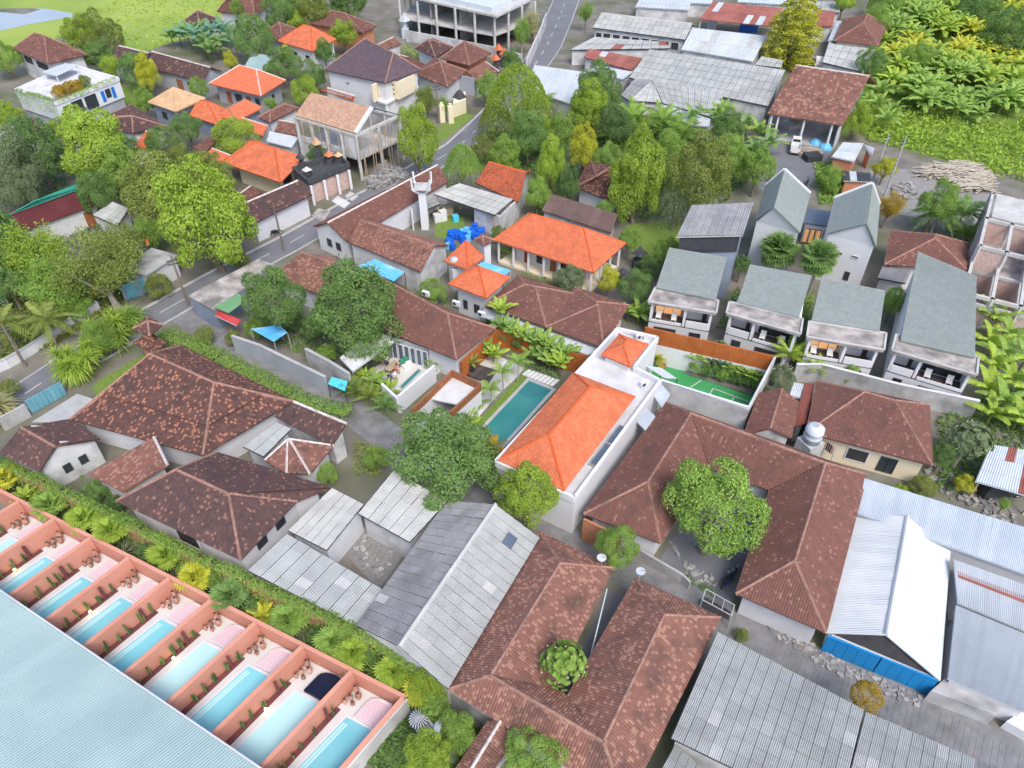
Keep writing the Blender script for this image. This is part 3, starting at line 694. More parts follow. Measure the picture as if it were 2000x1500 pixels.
sheet_plane('dirt_yard', [(56.17,110.52,0.00),(70.61,110.52,0.00),(71.62,99.24,0.00),(64.56,93.48,0.00),(55.59,96.31,0.00),(51.48,99.24,0.00)], .016, 'rubble')
sheet_plane('road_verge', [(-12.53,126.53,0.00),(-8.74,132.15,0.00),(-6.69,130.82,0.00),(-8.80,126.11,0.00),(-11.42,120.46,0.00),(-12.64,120.85,0.00)], .02, 'lawn')

# ================================================================ the white villa with the orange roof
vo = [(-1.44,44.84,5.10),(5.27,40.74,5.10)]+[(14.64,55.47,5.10),(12.25,57.44,5.10),(15.32,62.22,5.10),(11.26,63.76,5.10)]
villa = thing('villa', 'white flat-parapet villa with two bright orange tile roofs beside the teal pool', 'villa', cen(vo))
w = MB(); w.prism(vo, 0, 4.35); w.build('wall', 'clean_white', villa)
par = MB()
for i in range(len(vo)):
    p, q = vo[i], vo[(i+1) % len(vo)]; par.wall(p, q, 4.36, 5.1, .28)
par.build('parapet', 'clean_white', villa)
fl = inset(vo, .16); d = MB(); d.prism(fl, 4.36, 4.5); d.build('flat_roof', 'white_slab', villa)
E, R = ([(4.40,41.34,5.15),(11.74,52.89,5.15),(6.06,56.39,5.15),(-1.15,44.78,5.15)],[(3.12,44.49,8.63),(6.99,50.38,8.63)])
E[1] = (11.74,52.89,5.15); E[2] = (6.10,56.29,5.15)
E[0], E[1], E[2], E[3] = E[3], E[0], E[1], E[2]
R[1] = (7.25,52.21,7.00); R[0] = (3.23,46.06,7.00)
F, G = hip_faces(E, R); rf = tiled(villa, F, G, 'tile_orange', 'ridge_orange', .25, .30)
k = MB(); k.prism(inset(E, .35), 4.5, 5.1); k.build('roof_kerb', 'dark_inside', villa)
E, R = ([(9.12,58.96,5.30),(11.79,57.14,5.30),(14.01,60.62,5.30),(11.26,62.25,5.30)],[(11.27,59.54,6.08),(11.69,60.26,6.08)])
F, G = hip_faces(E, R); tiled(villa, F, G, 'tile_orange', 'ridge_orange', .25, .30)
k = MB(); k.prism(inset(E, .3), 4.5, 5.25); k.build('roof_kerb', 'clean_white', villa)
for q in ([(6.82,44.79,5.00),(7.50,44.31,5.00),(9.06,47.01,5.00),(8.50,47.31,5.00)], [(8.54,47.36,5.00),(9.10,47.01,5.00),(10.53,49.24,5.00),(10.00,49.61,5.00)], [(11.55,63.53,5.00),(13.89,62.39,5.00),(14.11,62.76,5.00),(11.83,64.10,5.00)]):
    s = thing('solar_panel', 'dark blue solar panel frame lying on the white villa roof edge', 'solar panel', cen(q, 4.5), 'solar panels on the white villa')
    s['label'] = {0: 'solar panel on the villa roof, the one nearer the bright tree', 1: 'solar panel on the villa roof, the upper of the pair along the parapet', 2: 'dark panel behind the small orange pyramid roof of the villa'}[len([o for o in ROOTS if o.get('category') == 'solar panel'])-1]
    m_ = MB(); m_.slab([(p[0], p[1], 4.78) for p in q], .06); m_.build('frame', 'kerb', s)
    c_ = MB(); c_.slab([(x, y, 4.81) for x, y in inset(q, .07)], .028); c_.build('panel', 'solar', s)
    for p in q: f_ = MB(); f_.box((p[0], p[1], 4.61), (.06, .06, .2)); f_.build('leg', 'kerb', s)
def ac_unit(label, p, z, ang=.5, sc=1.):
    t = thing('air_conditioner', label, 'air conditioner', (p[0], p[1], z))
    m_ = MB(); m_.box((p[0], p[1], z+.36*sc), (.9*sc, .35*sc, .6*sc), ang); m_.build('casing', 'clean_white', t)
    f_ = MB(); f_.lathe((0, 0, 0), [(.22*sc, 0), (.22*sc, .02)], 12)
    ca, sa = math.cos(ang), math.sin(ang)
    f_.v = [(p[0]+ca*(x-.15*sc)+sa*(.175*sc+z_), p[1]+sa*(x-.15*sc)-ca*(.175*sc+z_), z+.36*sc+y) for x, y, z_ in f_.v]; f_.build('fan_grille', 'dark_steel', t)
    for s in (-1, 1): l_ = MB(); l_.box((p[0]+ca*s*.3*sc, p[1]+sa*s*.3*sc, z+.03), (.06, .35*sc, .06), ang); l_.build('foot', 'dark_steel', t)
ac_unit('white air conditioner box on the flat villa roof above the orange roof', (13.02,55.17,4.50), 4.5)
ac_unit('white air conditioner box behind the small orange villa roof', (13.46,62.63,4.50), 4.5)
# pool, lawn strip, stepping stones, deck
pq = [(-3.90,52.66,0.00),(1.74,61.34,0.00),(4.73,59.50,0.00),(-0.91,50.83,0.00)]; pq[0] = (-3.90,52.66,0.00); pq[3] = tuple(pq[0][i]+pq[2][i]-pq[1][i] for i in range(3))
pool = thing('swimming_pool', 'long teal swimming pool with underwater steps beside the white villa', 'swimming pool', cen(pq))
rim = MB(); inn = inset(pq, .35)
for i in range(4): rim.prism([pq[i][:2], pq[(i+1) % 4][:2], inn[(i+1) % 4], inn[i]], 0, .16)
rim.build('coping', 'kerb', pool)
w = MB(); w.prism(inn, .0, .09); w.build('water', 'water_teal', pool)
for k in range(4):
    a, c_ = lerp(inn[1], inn[0], .02+.055*k), lerp(inn[2], inn[3], .02+.055*k); a2, c2 = lerp(inn[1], inn[0], .02+.055*k+.045), lerp(inn[2], inn[3], .02+.055*k+.045)
    s_ = MB(); s_.prism([a, lerp(a, c_, .98-.1*k), lerp(a2, c2, .98-.1*k), a2], .091, .098-.001*k); s_.build('step', 'pool_floor', pool)
sheet_plane('lawn', [(-4.42,53.35,0.00),(1.03,62.08,0.00),(1.65,61.47,0.00),(-3.90,52.66,0.00)], .02, 'lawn')
sheet_plane('terrace', [(-4.67,53.24,0.00),(-4.20,54.04,0.00),(-1.44,58.80,0.00),(0.31,61.14,0.00),(1.40,63.03,0.00),(-1.33,64.99,0.00),(-2.76,67.16,0.00),(-3.92,65.42,0.00),(-5.12,63.31,0.00),(-5.43,62.21,0.00),(-3.50,60.87,0.00),(-3.28,59.31,0.00),(-4.40,54.87,0.00)], .024, 'terrace')
for k in range(8):
    a, c_ = (1.07,61.94,0.00), (4.44,59.95,0.00); e, g = (1.85,62.76,0.00), (5.24,60.94,0.00)
    t0, t1 = (k+.02)/8, (k+.78)/8
    s_ = MB(); s_.prism([lerp(a, c_, t0)[:2], lerp(a, c_, t1)[:2], lerp(e, g, t1)[:2], lerp(e, g, t0)[:2]], 0, .1)
    o = s_.build('stepping_stone', 'clean_white'); tag(o, 'pale rectangular stepping stone in the row across the head of the teal pool', 'stepping stone', 'stepping stones at the head of the teal pool')
dk = [(-5.41,62.01,0.30),(-4.08,63.51,0.30),(-1.66,62.41,0.30),(-2.51,60.28,0.30),(-3.38,59.89,0.30)]
deck = thing('deck', 'dark grey wooden deck behind the rust-clad carport', 'deck', cen(dk))
for k in range(9):
    q = [dk[0], dk[1], dk[2], dk[3]]; a, c_ = k/9+.008, (k+1)/9-.008
    s_ = MB(); s_.prism([p[:2] for p in (bil(q, 0, a), bil(q, 1, a), bil(q, 1, c_), bil(q, 0, c_))], .1, .3); s_.build('plank', 'dark_wood', deck)
tb = thing('table', 'round white table on the terrace behind the little palms', 'table', (-0.45,62.76,0.00))
c = (-0.45,62.76,0.00); m_ = MB(); m_.lathe(c, [(.75, .70), (.75, .75)], 18); m_.build('tabletop', 'clean_white', tb); m_ = MB(); m_.lathe(c, [(.3, 0), (.06, .05), (.06, .7)], 8); m_.build('leg', 'dark_steel', tb)
rw = thing('garden_wall', 'rust-coloured clad wall at the back of the pool garden, behind the banana leaves', 'wall', (-0.62,69.88,0.00))
pp = [(-5.44,61.11,2.60),(-1.60,66.73,2.60),(-0.59,66.58,2.60),(2.48,64.91,2.60),(5.52,62.87,2.60),(8.04,62.19,2.60)]
for i in range(5):
    n = 5
    for k in range(n):
        a, c_ = lerp(pp[i], pp[i+1], k/n+.004), lerp(pp[i], pp[i+1], (k+1)/n-.004)
        s_ = MB(); s_.wall(a, c_, 0, 2.6+.02*(k % 2), .16); s_.build('panel', 'rust_cladding', rw)
# carport with timber-clad parapet
co = [(-9.75,52.76,3.60),(-6.17,58.56,3.60),(-3.16,56.51,3.60),(-5.99,52.51,3.60)]
cp = thing('carport', 'white open carport with brown timber-clad parapet beside the pool garden', 'carport', cen(co))
for i in range(4):
    p, q = co[i], co[(i+1) % 4]; n = 7
    if i == 3: continue
    for k in range(3):
        s_ = MB(); s_.wall(p, q, 2.72+.31*k, 2.72+.31*(k+1)-.015, .16); s_.build('board', 'wood', cp)
d = MB(); d.prism(inset([lerp(co[0], co[1], .42), co[1], co[2], lerp(co[3], co[2], .42)], .1), 2.55, 2.72); d.build('flat_roof', 'white_slab', cp)
w = MB(); w.wall(co[0], co[1], 0, 2.7, .16); w.wall(co[2], co[3], 0, 2.7, .16); w.wall(co[1], co[2], 0, 2.7, .16); w.build('wall', 'clean_white', cp)
sheet_plane('carport_floor', inset(co, .1), .026, 'kerb')
g = MB(); g.wall(co[3], co[0], 0, .1, .2); g.build('threshold', 'kerb', cp)
# ================================================================ the sports court behind the villa
cw = [(15.04,56.63,4.00)]+[(22.89,52.79,3.60)]+[(27.06,59.50,4.70),(14.32,64.41,4.70)]
ct = thing('court', 'green sports court with white lines enclosed by high walls', 'court', cen(cw))
w = MB(); w.wall(cw[0], cw[1], 0, 4.0, .2, 3.6); w.wall(cw[1], cw[2], 0, 3.6, .22, 4.7); w.build('wall', 'old_plaster', ct)
w = MB(); w.wall(cw[0], cw[1], 4.002, 4.07, .26, 3.67); w.build('coping', 'clean_white', ct)
w = MB(); w.wall(cw[2], cw[3], 0, 2.75, .2); w.build('back_wall', 'clean_white', ct)
for k in range(9):
    a, c_ = lerp(cw[2], cw[3], k/9+.001), lerp(cw[2], cw[3], (k+1)/9-.001); s_ = MB(); s_.wall(a, c_, 2.76, 4.7, .18+.01*(k % 2)); s_.build('cladding_panel', 'rust_cladding', ct)
fq = inset([cw[0], cw[1], cw[2], cw[3]], .1); f_ = MB(); f_.prism(fq, -.01, .03); f_.build('floor', 'court_green', ct)
bd = [(18.88,62.14,0.00),(25.31,58.54,0.00),(28.92,63.51,0.00),(24.07,64.63,0.00),(21.27,64.35,0.00)]; f_ = MB(); f_.prism(bd, .035, .22); f_.build('planting_bed', 'earth', ct)
ln = MB()
for a, c_ in ([(19.11,59.85,0.04),(20.55,61.03,0.04)], [(21.01,58.82,0.04),(21.54,59.72,0.04)], [(21.54,59.72,0.04),(24.84,57.68,0.04)], [(23.01,57.56,0.04),(23.61,58.56,0.04)]):
    dd = Vector((c_[0]-a[0], c_[1]-a[1])).normalized(); nn = Vector((-dd.y, dd.x))*.06
    ln.prism([(a[0]+nn.x, a[1]+nn.y), (a[0]-nn.x, a[1]-nn.y), (c_[0]-nn.x, c_[1]-nn.y), (c_[0]+nn.x, c_[1]+nn.y)], .034, .04)
ln.build('painted_lines', 'road_white', ct)
gp = [(14.11,60.74,2.40),(15.89,58.72,2.40),(17.16,58.66,2.40),(15.79,60.35,2.40)]
gl = thing('pergola', 'small grey glass canopy beside the green court', 'canopy', cen(gp)); m_ = MB(); m_.slab(gp, .05); m_.build('pane', 'metal_silver', gl)
for p in gp: m_ = MB(); m_.box((p[0], p[1], 1.2), (.08, .08, 2.38)); m_.build('post', 'dark_steel', gl)
q = [(15.83,62.50,0.40),(16.52,63.54,0.40),(17.09,63.40,0.40),(16.47,62.23,0.40)]; bx = MB(); bx.prism(q, .04, .5); tag(bx.build('storage_box', 'wood'), 'brown wooden box on the green court beside the yellow palm', 'box')
# ================================================================ row of small pools with salmon walls
wallB = [(-39.62,40.78,2.10),(-11.65,26.95,2.10)]; eave_line = [(-39.86,32.71,3.30),(-16.65,19.67,3.30)]
B0, B1 = Vector(wallB[0]), Vector(wallB[1])
def BK(k): return B0+(B1-B0)*((k-2)/7)
dirw = Vector((-.597, -.802, 0)); LEN = 9.6
def FK(k): return BK(k)+dirw*LEN
ordn = ['first', 'second', 'third', 'fourth', 'fifth', 'sixth', 'seventh', 'eighth', 'ninth', 'tenth']
bw = thing('courtyard_wall', 'salmon back wall running behind all the small pools', 'wall', tuple(BK(5)*1)[:2]+(0,))
for k in range(0, 10):
    w = MB(); w.wall(BK(k), BK(k+1), 0, 2.12, .3); w.build('wall_run', 'salmon', bw)
SEQ = ['at the far left edge', 'second from the left edge', 'third from the left edge', 'fourth from the left edge', 'fifth from the left edge', 'fourth from the striped umbrella', 'third from the striped umbrella', 'second from the striped umbrella', 'nearest the striped umbrella']
for k in range(1, 11):
    w = MB(); p, q = BK(k), FK(k); nn = (q-p).normalized()*.16; w.wall(p+nn, q, 0, 2.22, .34); 
    lb = 'pale grey outer end wall of the row of small pools' if k == 10 else 'salmon dividing wall of the small pools, %s' % ('leftmost' if k == 1 else ordn[k-1]+' counted from the left edge')
    tag(w.build('dividing_wall', 'salmon'), lb, 'wall', 'salmon dividing walls')
    if k == 10:
        w = MB(); ax = (q-p).normalized(); sd = Vector((-ax.y, ax.x, 0)); sd = sd if sd.x > 0 else -sd; w.wall(p+sd*.24, q+sd*.24, 0, 2.1, .12); tag(w.build('retaining_wall', 'old_plaster'), 'weathered grey outer face at the end of the pool row', 'wall')
random.seed(21)
POOLC = ['water_pale', 'water_blue', 'water_blue', 'water_blue', 'water_blue', 'water_pale', 'water_blue', 'water_pale', 'water_blue']
for k in range(1, 10):
    a, b_, c_, d_ = BK(k), BK(k+1), FK(k+1), FK(k)
    g = lambda t, s, z=0.: Vector(bil([tuple(a), tuple(b_), tuple(c_), tuple(d_)], t, s))*1 - Vector((0, 0, 2.1-z))
    Q = lambda pts: [g(*p)[:2] for p in pts]
    SQ = SEQ[k-1]
    dk_ = MB(); dk_.prism(Q([(.06, .02), (.94, .02), (.94, .98), (.06, .98)]), 0, .3); o = dk_.build('pool_terrace', 'terrace'); tag(o, 'white pool terrace, '+SQ, 'terrace', 'pool terraces')
    pl = thing('swimming_pool', 'small turquoise pool between salmon walls, '+SQ, 'swimming pool', tuple(g(.6, .6)), 'small pools in the salmon row')
    sh = [(.26, .26), (.95, .26), (.97, .66), (.76, 1.0), (.21, 1.0)] if k < 9 else [(.27, .25), (.95, .25), (.96, .75), (.9, 1.0), (.22, 1.0)]
    rm = MB(); po = Q(sh); pi = inset(po, .14)
    for i in range(5): rm.prism([po[i], po[(i+1) % 5], pi[(i+1) % 5], pi[i]], .3, .36)
    rm.build('coping', 'white_tile', pl); wt = MB(); wt.prism(pi, .2, .33); wt.build('water', POOLC[k-1], pl)
    for j in range(2):
        st = MB(); st.prism(Q([(.325+.05*j, .31), (.36+.05*j, .31), (.31+.05*j, .97), (.275+.05*j, .97)]), .331, .338); st.build('step', 'water_pale', pl)
    # low latticed screen where the pool narrows
    sc_ = thing('lattice_screen', 'low salmon lattice screen beside the small pool, '+SQ, 'screen', tuple(g(.8, .8)), 'lattice screens')
    P0, P1 = g(.96, .65), g(.77, 1.)
    for zz in (.4, 1.05):
        m_ = MB(); m_.wall(P0, P1, zz-.08, zz+.06, .12); m_.build('rail', 'salmon_light', sc_)
    n = 14
    for j in range(n+1):
        p = P0.lerp(P1, j/n); m_ = MB(); m_.box((p.x, p.y, .72), (.09, .09, .54)); m_.build('baluster', 'salmon_light', sc_)
    fx = MB(); fx.prism(Q([(.962, .67), (.962, 1.), (.78, 1.)]), .301, .5); fx.build('bed', 'salmon', sc_)
    # arched lounge platform
    A = [(.42, .25), (.42, .10)]+[(.42+.5*(.5-.5*math.cos(math.pi*i/8)), .10-.065*math.sin(math.pi*i/8)) for i in range(1, 8)]+[(.92, .10), (.92, .25)]
    navy = k == 8
    lo_ = thing('lounge_platform', ('dark navy covered arched lounge platform at the head of a small pool' if navy else 'pink striped arched lounge platform at the pool head, '+SQ), 'platform', tuple(g(.67, .2)), 'arched lounge platforms')
    m_ = MB(); m_.prism(Q(A), .302, .62); m_.build('base', 'navy' if navy else 'white_tile', lo_)
    if not navy:
        for j in range(12):
            s0, s1 = .24-.0155*j, .24-.0155*j-.007
            def xr(s): 
                if s >= .10: return (.425, .915)
                v = min(1, (.10-s)/.065); h = math.sqrt(max(0, 1-v*v))*.245; return (.67-h, .67+h)
            l0, r0 = xr(s0); l1, r1 = xr(s1)
            if r0-l0 < .05: continue
            m_ = MB(); m_.prism(Q([(l0, s0), (r0, s0), (r1, s1), (l1, s1)]), .62, .635); m_.build('stripe', 'pink_tile', lo_)
    # planter with cacti along the left wall
    pt = MB(); pt.prism(Q([(.055, .24), (.135, .24), (.135, .99), (.055, .99)]), .301, .42); tag(pt.build('planter', 'planter'), 'narrow dark red planter along the salmon wall, '+SQ, 'planter', 'dark red planters')
    for j in range(7):
        s = .28+.1*j+random.uniform(-.02, .02)
        if random.random() < .12: continue
        p = g(.1, s); cc = thing('cactus', 'slim green cactus in the dark red planter, '+SQ, 'cactus', (p.x, p.y, .42), 'cacti in the pool planters')
        for q_ in range(random.choice([2, 3, 3])):
            hx = random.uniform(.5, 1.35); ox, oy = random.uniform(-.14, .14), random.uniform(-.14, .14)
            m_ = MB(); m_.tube([(p.x+ox, p.y+oy, .47), (p.x+ox*1.3, p.y+oy*1.3, .48+hx*.5), (p.x+ox*1.5, p.y+oy*1.5, .48+hx*.93), (p.x+ox*1.5, p.y+oy*1.5, .48+hx)], [.06, .075, .065, .02], 7); m_.build('stem', random.choice(['leaf_dark', 'leaf_olive', 'leaf_dark']), cc)
    # wall post and jars in the back corner
    p = g(.09, .34); m_ = MB(); m_.box((p.x, p.y, 1.1), (.22, .22, 1.6), .6); tag(m_.build('wall_post', 'planter'), 'dark red post against the salmon wall, '+SQ, 'post', 'posts on the salmon walls')
    for j, (t, s, r_, h_) in enumerate(((.14, .07, .22, 1.05), (.24, .10, .24, .8), (.15, .135, .2, .72), (.24, .165, .17, .5), (.12, .18, .19, .6))):
        p = g(t, s); jar = thing('jar', 'terracotta jar in the back corner of the pool yard, '+SQ, 'jar', (p.x, p.y, .3), 'terracotta jars by the small pools')
        m_ = MB(); m_.lathe((p.x, p.y, .3), [(r_*.55, 0), (r_, h_*.4), (r_*.95, h_*.65), (r_*.5, h_*.88), (r_*.62, h_)], 12); m_.build('body', 'clay_pot', jar, smooth=True)
        m_ = MB(); m_.lathe((p.x, p.y, .3), [(r_*.45, h_+.002), (r_*.45, h_+.012)], 10); m_.build('mouth', 'dark_inside', jar)
    if k in (2, 3, 4, 5, 6, 7, 8):
        for s in ((.93,) if k % 2 else (.5, .93)):
            p = g(.17, s); lp = thing('garden_lamp', 'lit %s garden lamp by the cacti, ' % ('back' if s < .6 else 'front')+SQ, 'lamp', (p.x, p.y, .3), 'lit garden lamps')
            m_ = MB(); m_.tube([(p.x, p.y, .3), (p.x, p.y, .5)], .03, 6); m_.build('stake', 'black', lp); m_ = MB(); m_.lathe((p.x, p.y, .5), [(.03, 0), (.12, .08), (.12, .16), (.03, .22)], 8); m_.build('bulb', 'lamp_glow', lp)
# teal roof of the pool house, bottom left
e0, e1 = Vector(eave_line[0]), Vector(eave_line[1])
ax = (e1-e0).normalized(); out = Vector((dirw.x, dirw.y, 0)); e0 = e0-ax*14; e1 = e1+ax*7
q1 = [tuple(e0), tuple(e1), tuple(e1+out*9+Vector((0, 0, 2.2))), tuple(e0+out*9+Vector((0, 0, 2.2)))]
q2 = [tuple(e1+out*19), tuple(e0+out*19), tuple(e0+out*9+Vector((0, 0, 2.2))), tuple(e1+out*9+Vector((0, 0, 2.2)))]
ph = thing('pool_house', 'long building with pale teal ribbed metal roof in front of the small pools', 'building', cen(q1))
for q in (q1, q2):
    d = MB(); d.slab([(p[0], p[1], p[2]-.06) for p in q], .1); rr_ = d.build('roof', 'metal_teal', ph); sheets(rr_, q, 46, 1, 'metal_teal', 5, .03, 'roof_panel')
gt = MB(); gt.wall(e0-out*.1, e1-out*.1, 3.28, 3.42, .14); gt.build('gutter', 'metal_white', ph)
w = MB(); w.prism(inset([q1[0], q1[1], (q2[0][0], q2[0][1]), (q2[1][0], q2[1][1])], .5), 0, 3.3); w.build('wall', 'clean_white', ph)
# ================================================================ corrugated sheds in the lower middle
shed('small pale sheet-roofed shed between the tiled house and the dirt yard', [(-15.14,36.63,3.30)]+[(-18.75,38.62,3.30)]+[(-15.75,42.88,3.70),(-12.72,41.07,3.70)], 'asbestos_pale', 5, 4, wall='white_plaster')
shed('pale grey sheet-roofed shed on the far side of the dirt yard', [(-8.44,37.43,3.30),(-13.15,40.39,3.30)]+[(-10.55,44.62,4.00),(-5.52,41.21,4.00)], 'asbestos_pale', 5, 5)
shed('patchwork sheet roof low shed beside the vine-covered wall', [(-11.88,30.27,2.60),(-21.41,35.19,2.60)]+[(-18.84,38.46,3.10),(-9.94,32.98,3.10)], 'asbestos', 8, 5, odd='asbestos_pale', odd_p=.05)
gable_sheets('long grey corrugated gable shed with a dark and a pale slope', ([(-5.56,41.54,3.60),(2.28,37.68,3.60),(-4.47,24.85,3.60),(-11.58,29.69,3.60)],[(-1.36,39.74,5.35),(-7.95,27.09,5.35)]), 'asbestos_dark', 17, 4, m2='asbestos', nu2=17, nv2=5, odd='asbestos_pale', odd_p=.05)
E, R = ([(-5.56,41.54,3.60),(2.28,37.68,3.60),(-4.47,24.85,3.60),(-11.58,29.69,3.60)],[(-1.36,39.74,5.35),(-7.95,27.09,5.35)])
p = bil([E[1], E[2], R[1], R[0]], .14, .42); 
sk = MB(); u_ = (Vector(E[2])-Vector(E[1])).normalized()*.6; v_ = (Vector(R[0])-Vector(E[1])).normalized()*.45; P_ = Vector(p)+Vector((0, 0, .13)); sk.slab([tuple(P_-u_-v_), tuple(P_+u_-v_), tuple(P_+u_+v_), tuple(P_-u_+v_)], .06); tag(sk.build('skylight', 'solar'), 'small blue-grey skylight panel on the pale slope of the long shed', 'skylight')
# ================================================================ U-shaped tiled house at the bottom
ze, zr = 3.1, 5.0
U = dict(a0=(2.32,38.56,3.10), a1=(8.14,35.04,3.10), ar=(3.74,34.18,5.00), al=(-1.48,25.08,5.00), ao=(-4.41,25.05,3.10), bi=(2.89,25.09,3.10), bj=(3.87,24.46,3.10), br=(5.88,20.63,5.00), bo=(7.18,17.52,3.10), c0=(9.78,34.00,3.10), c1=(15.79,30.62,3.10), cr=(11.16,29.71,5.00))
uh = thing('house', 'large U-shaped house with mottled red tile roof round a narrow court at the bottom', 'house', cen([U['ao'], U['bo'], U['c1'], U['a0']]))
faces = [(U['ao'], U['a0'], U['ar'], U['al']), (U['a0'], U['a1'], U['ar']), (U['a1'], U['bi'], U['al'], U['ar']), (U['bi'], U['bj'], U['br'], U['al']), (U['bo'], U['ao'], U['al'], U['br']), (U['bj'], U['c0'], U['cr'], U['br']), (U['c0'], U['c1'], U['cr']), (U['c1'], U['bo'], U['br'], U['cr'])]
tiled(uh, faces, [(U['ar'], U['al']), (U['al'], U['br']), (U['br'], U['cr']), (U['ar'], U['a0']), (U['ar'], U['a1']), (U['al'], U['ao']), (U['br'], U['bo']), (U['cr'], U['c0']), (U['cr'], U['c1'])], 'tile_red', 'ridge_clay')
w = MB()
for pq_ in ([U['ao'], U['a0'], U['a1'], U['bi']], [U['ao'], U['bi'], U['bj'], U['bo']], [U['bj'], U['c0'], U['c1'], U['bo']]): w.prism(inset(pq_, .5), 0, 3.0-.01*len(w.v)/8)
w.build('wall', 'old_plaster', uh)
sheet_plane('court_floor', [U['a1'], U['bi'], U['bj'], U['c0']], .016, 'asphalt')
gu = MB(); gu.tube([(7.52,33.48,2.60), (5.84,27.98,2.40)], .06, 6); gu.build('gutter', 'metal_silver', uh)
free_wall('old grey wall below the bottom-left corner of the U-shaped house', [(-4.53,25.54,0.00),(-1.66,23.74,0.00),(0.36,22.48,0.00)], 2.0, .2, 'concrete')
house('small red-tiled gable outbuilding at the bottom edge, between the garden and the U-shaped house', ([(0.06,21.67,2.60),(-1.61,23.00,2.60),(-4.20,19.04,2.60),(-2.41,17.96,2.60)],[(-0.79,22.73,3.21),(-3.01,19.04,3.21)]), 'tile_red', 'old_plaster', 'ridge_pale', .3, True, name='outbuilding', cat='outbuilding')
for q, lb in (((7.14,35.33,3.20), 'white satellite dish on the hip of the left wing of the U-shaped house'), ((10.09,34.07,3.20), 'white satellite dish at the hip tip of the right wing of the U-shaped house')):
    sd = thing('satellite_dish', lb, 'satellite dish', q); m_ = MB(); m_.tube([q, (q[0], q[1], q[2]+.8)], .04, 5); m_.build('mast', 'kerb', sd)
    m_ = MB(); m_.lathe((q[0], q[1], q[2]+.8), [(.05, 0), (.22, .04), (.38, .14), (.38, .16)], 14); m_.build('dish', 'metal_white', sd); m_ = MB(); m_.tube([(q[0]+.3, q[1], q[2]+.95), (q[0], q[1]-.1, q[2]+1.25)], .02, 4); m_.build('arm', 'dark_steel', sd)
# ================================================================ big grey roofs at the bottom right
shed('large grey corrugated sheet roof at the bottom, beside the U-shaped house', [(10.61,21.52,3.40)]+[(20.17,16.60,3.40)]+[(23.89,23.18,4.00),(15.10,28.96,4.00)], 'asbestos', 13, 8, odd='asbestos_pale', odd_p=.04)
shed('grey corrugated sheet roof in the bottom right corner along the lane', [(21.21,18.26,3.30),(27.50,15.49,3.30)]+[(30.05,20.01,3.90),(24.00,23.09,3.90)], 'asbestos', 9, 6, odd='asbestos_pale', odd_p=.06)
shed('low grey corrugated lean-to at the bottom edge under the large grey roof', [(8.99,18.74,2.40),(12.89,16.63,2.40),(13.58,19.21,2.40),(11.02,21.50,2.40)], 'asbestos', 6, 4)
# ================================================================ large brown compound with the mango tree
K = dict(o0=(6.13,40.41,3.20), o1=(15.18,54.14,3.20), o2=(31.79,44.78,3.20), o3=(23.39,29.33,3.20), i0=(12.24,37.35,3.20), i1=(17.84,45.57,3.20), i2=(22.66,43.01,3.20), i3=(17.42,32.64,3.20), rl=(11.55,42.08,5.40), rt=(16.59,50.19,5.60), rr=(27.18,44.05,5.60), rb=(21.87,34.14,5.40))
kh = thing('house', 'very large brown-tiled house wrapped round a courtyard with a big mango tree', 'house', cen([K['o0'], K['o1'], K['o2'], K['o3']]))
faces = [(K['o1'], K['o0'], K['rl'], K['rt']), (K['o0'], K['i0'], K['rl']), (K['i0'], K['i1'], K['rt'], K['rl']), (K['i1'], K['i2'], K['rr'], K['rt']), (K['o2'], K['o1'], K['rt'], K['rr']), (K['i2'], K['i3'], K['rb'], K['rr']), (K['i3'], K['o3'], K['rb']), (K['o3'], K['o2'], K['rr'], K['rb'])]
tiled(kh, faces, [(K['rl'], K['rt']), (K['rt'], K['rr']), (K['rr'], K['rb']), (K['rl'], K['o0']), (K['rl'], K['i0']), (K['rb'], K['i3']), (K['rb'], K['o3']), (K['rt'], K['o1']), (K['rr'], K['o2'])], 'tile_rust', 'ridge_clay')
w = MB()
for pq_ in ([K['o0'], K['i0'], K['i1'], K['o1']], [K['o1'], K['i1'], K['i2'], K['o2']], [K['o2'], K['i2'], K['i3'], K['o3']]): w.prism(inset(pq_, .6), 0, 3.1-.01*len(w.v)/8)
w.build('wall', 'white_plaster', kh)
q = [(6.13,40.21,2.90),(9.21,38.29,2.90)]; m_ = MB(); m_.wall(q[0], q[1], 0, 2.85, .2); m_.build('brick_wall', 'orange_brick', kh)
sheet_plane('courtyard', [K['i0'], K['i1'], K['i2'], K['i3']], .016, 'asphalt')
st_ = [(10.07,43.56,3.10),(14.11,50.17,3.10),(17.07,56.27,3.10),(15.69,57.43,3.10)]
for k, (q, lb) in enumerate((([(15.70,54.95,3.60),(14.97,56.64,3.60),(13.92,55.07,3.60),(14.61,53.08,3.60)], 'pale corrugated scrap sheet lying where the white villa meets the brown roof, upper one'), ([(13.82,51.93,3.50),(13.04,53.18,3.50),(11.86,51.37,3.50),(12.63,50.06,3.50)], 'pale corrugated scrap sheet along the villa wall above the brown roof, lower one'))):
    t = thing('roof_flashing', lb, 'roof sheet', cen(q, 3.3)); sheets(t, q, 3, 2, 'metal_silver', 6, .03); m_ = MB(); m_.slab([(p[0], p[1], p[2]-.06) for p in q], .05); m_.build('batten', 'old_plaster', t)
free_wall('low white wall along the lane below the brown house', [(18.95,34.13,0.00),(23.67,31.62,0.00),(23.01,30.31,0.00)], 1.6, .5, 'white_plaster')
free_wall('low mossy grey wall between the lane and the mango courtyard', [(10.83,38.43,0.00),(14.17,35.88,0.00),(14.69,35.14,0.00)], 1.0, .2, 'concrete')
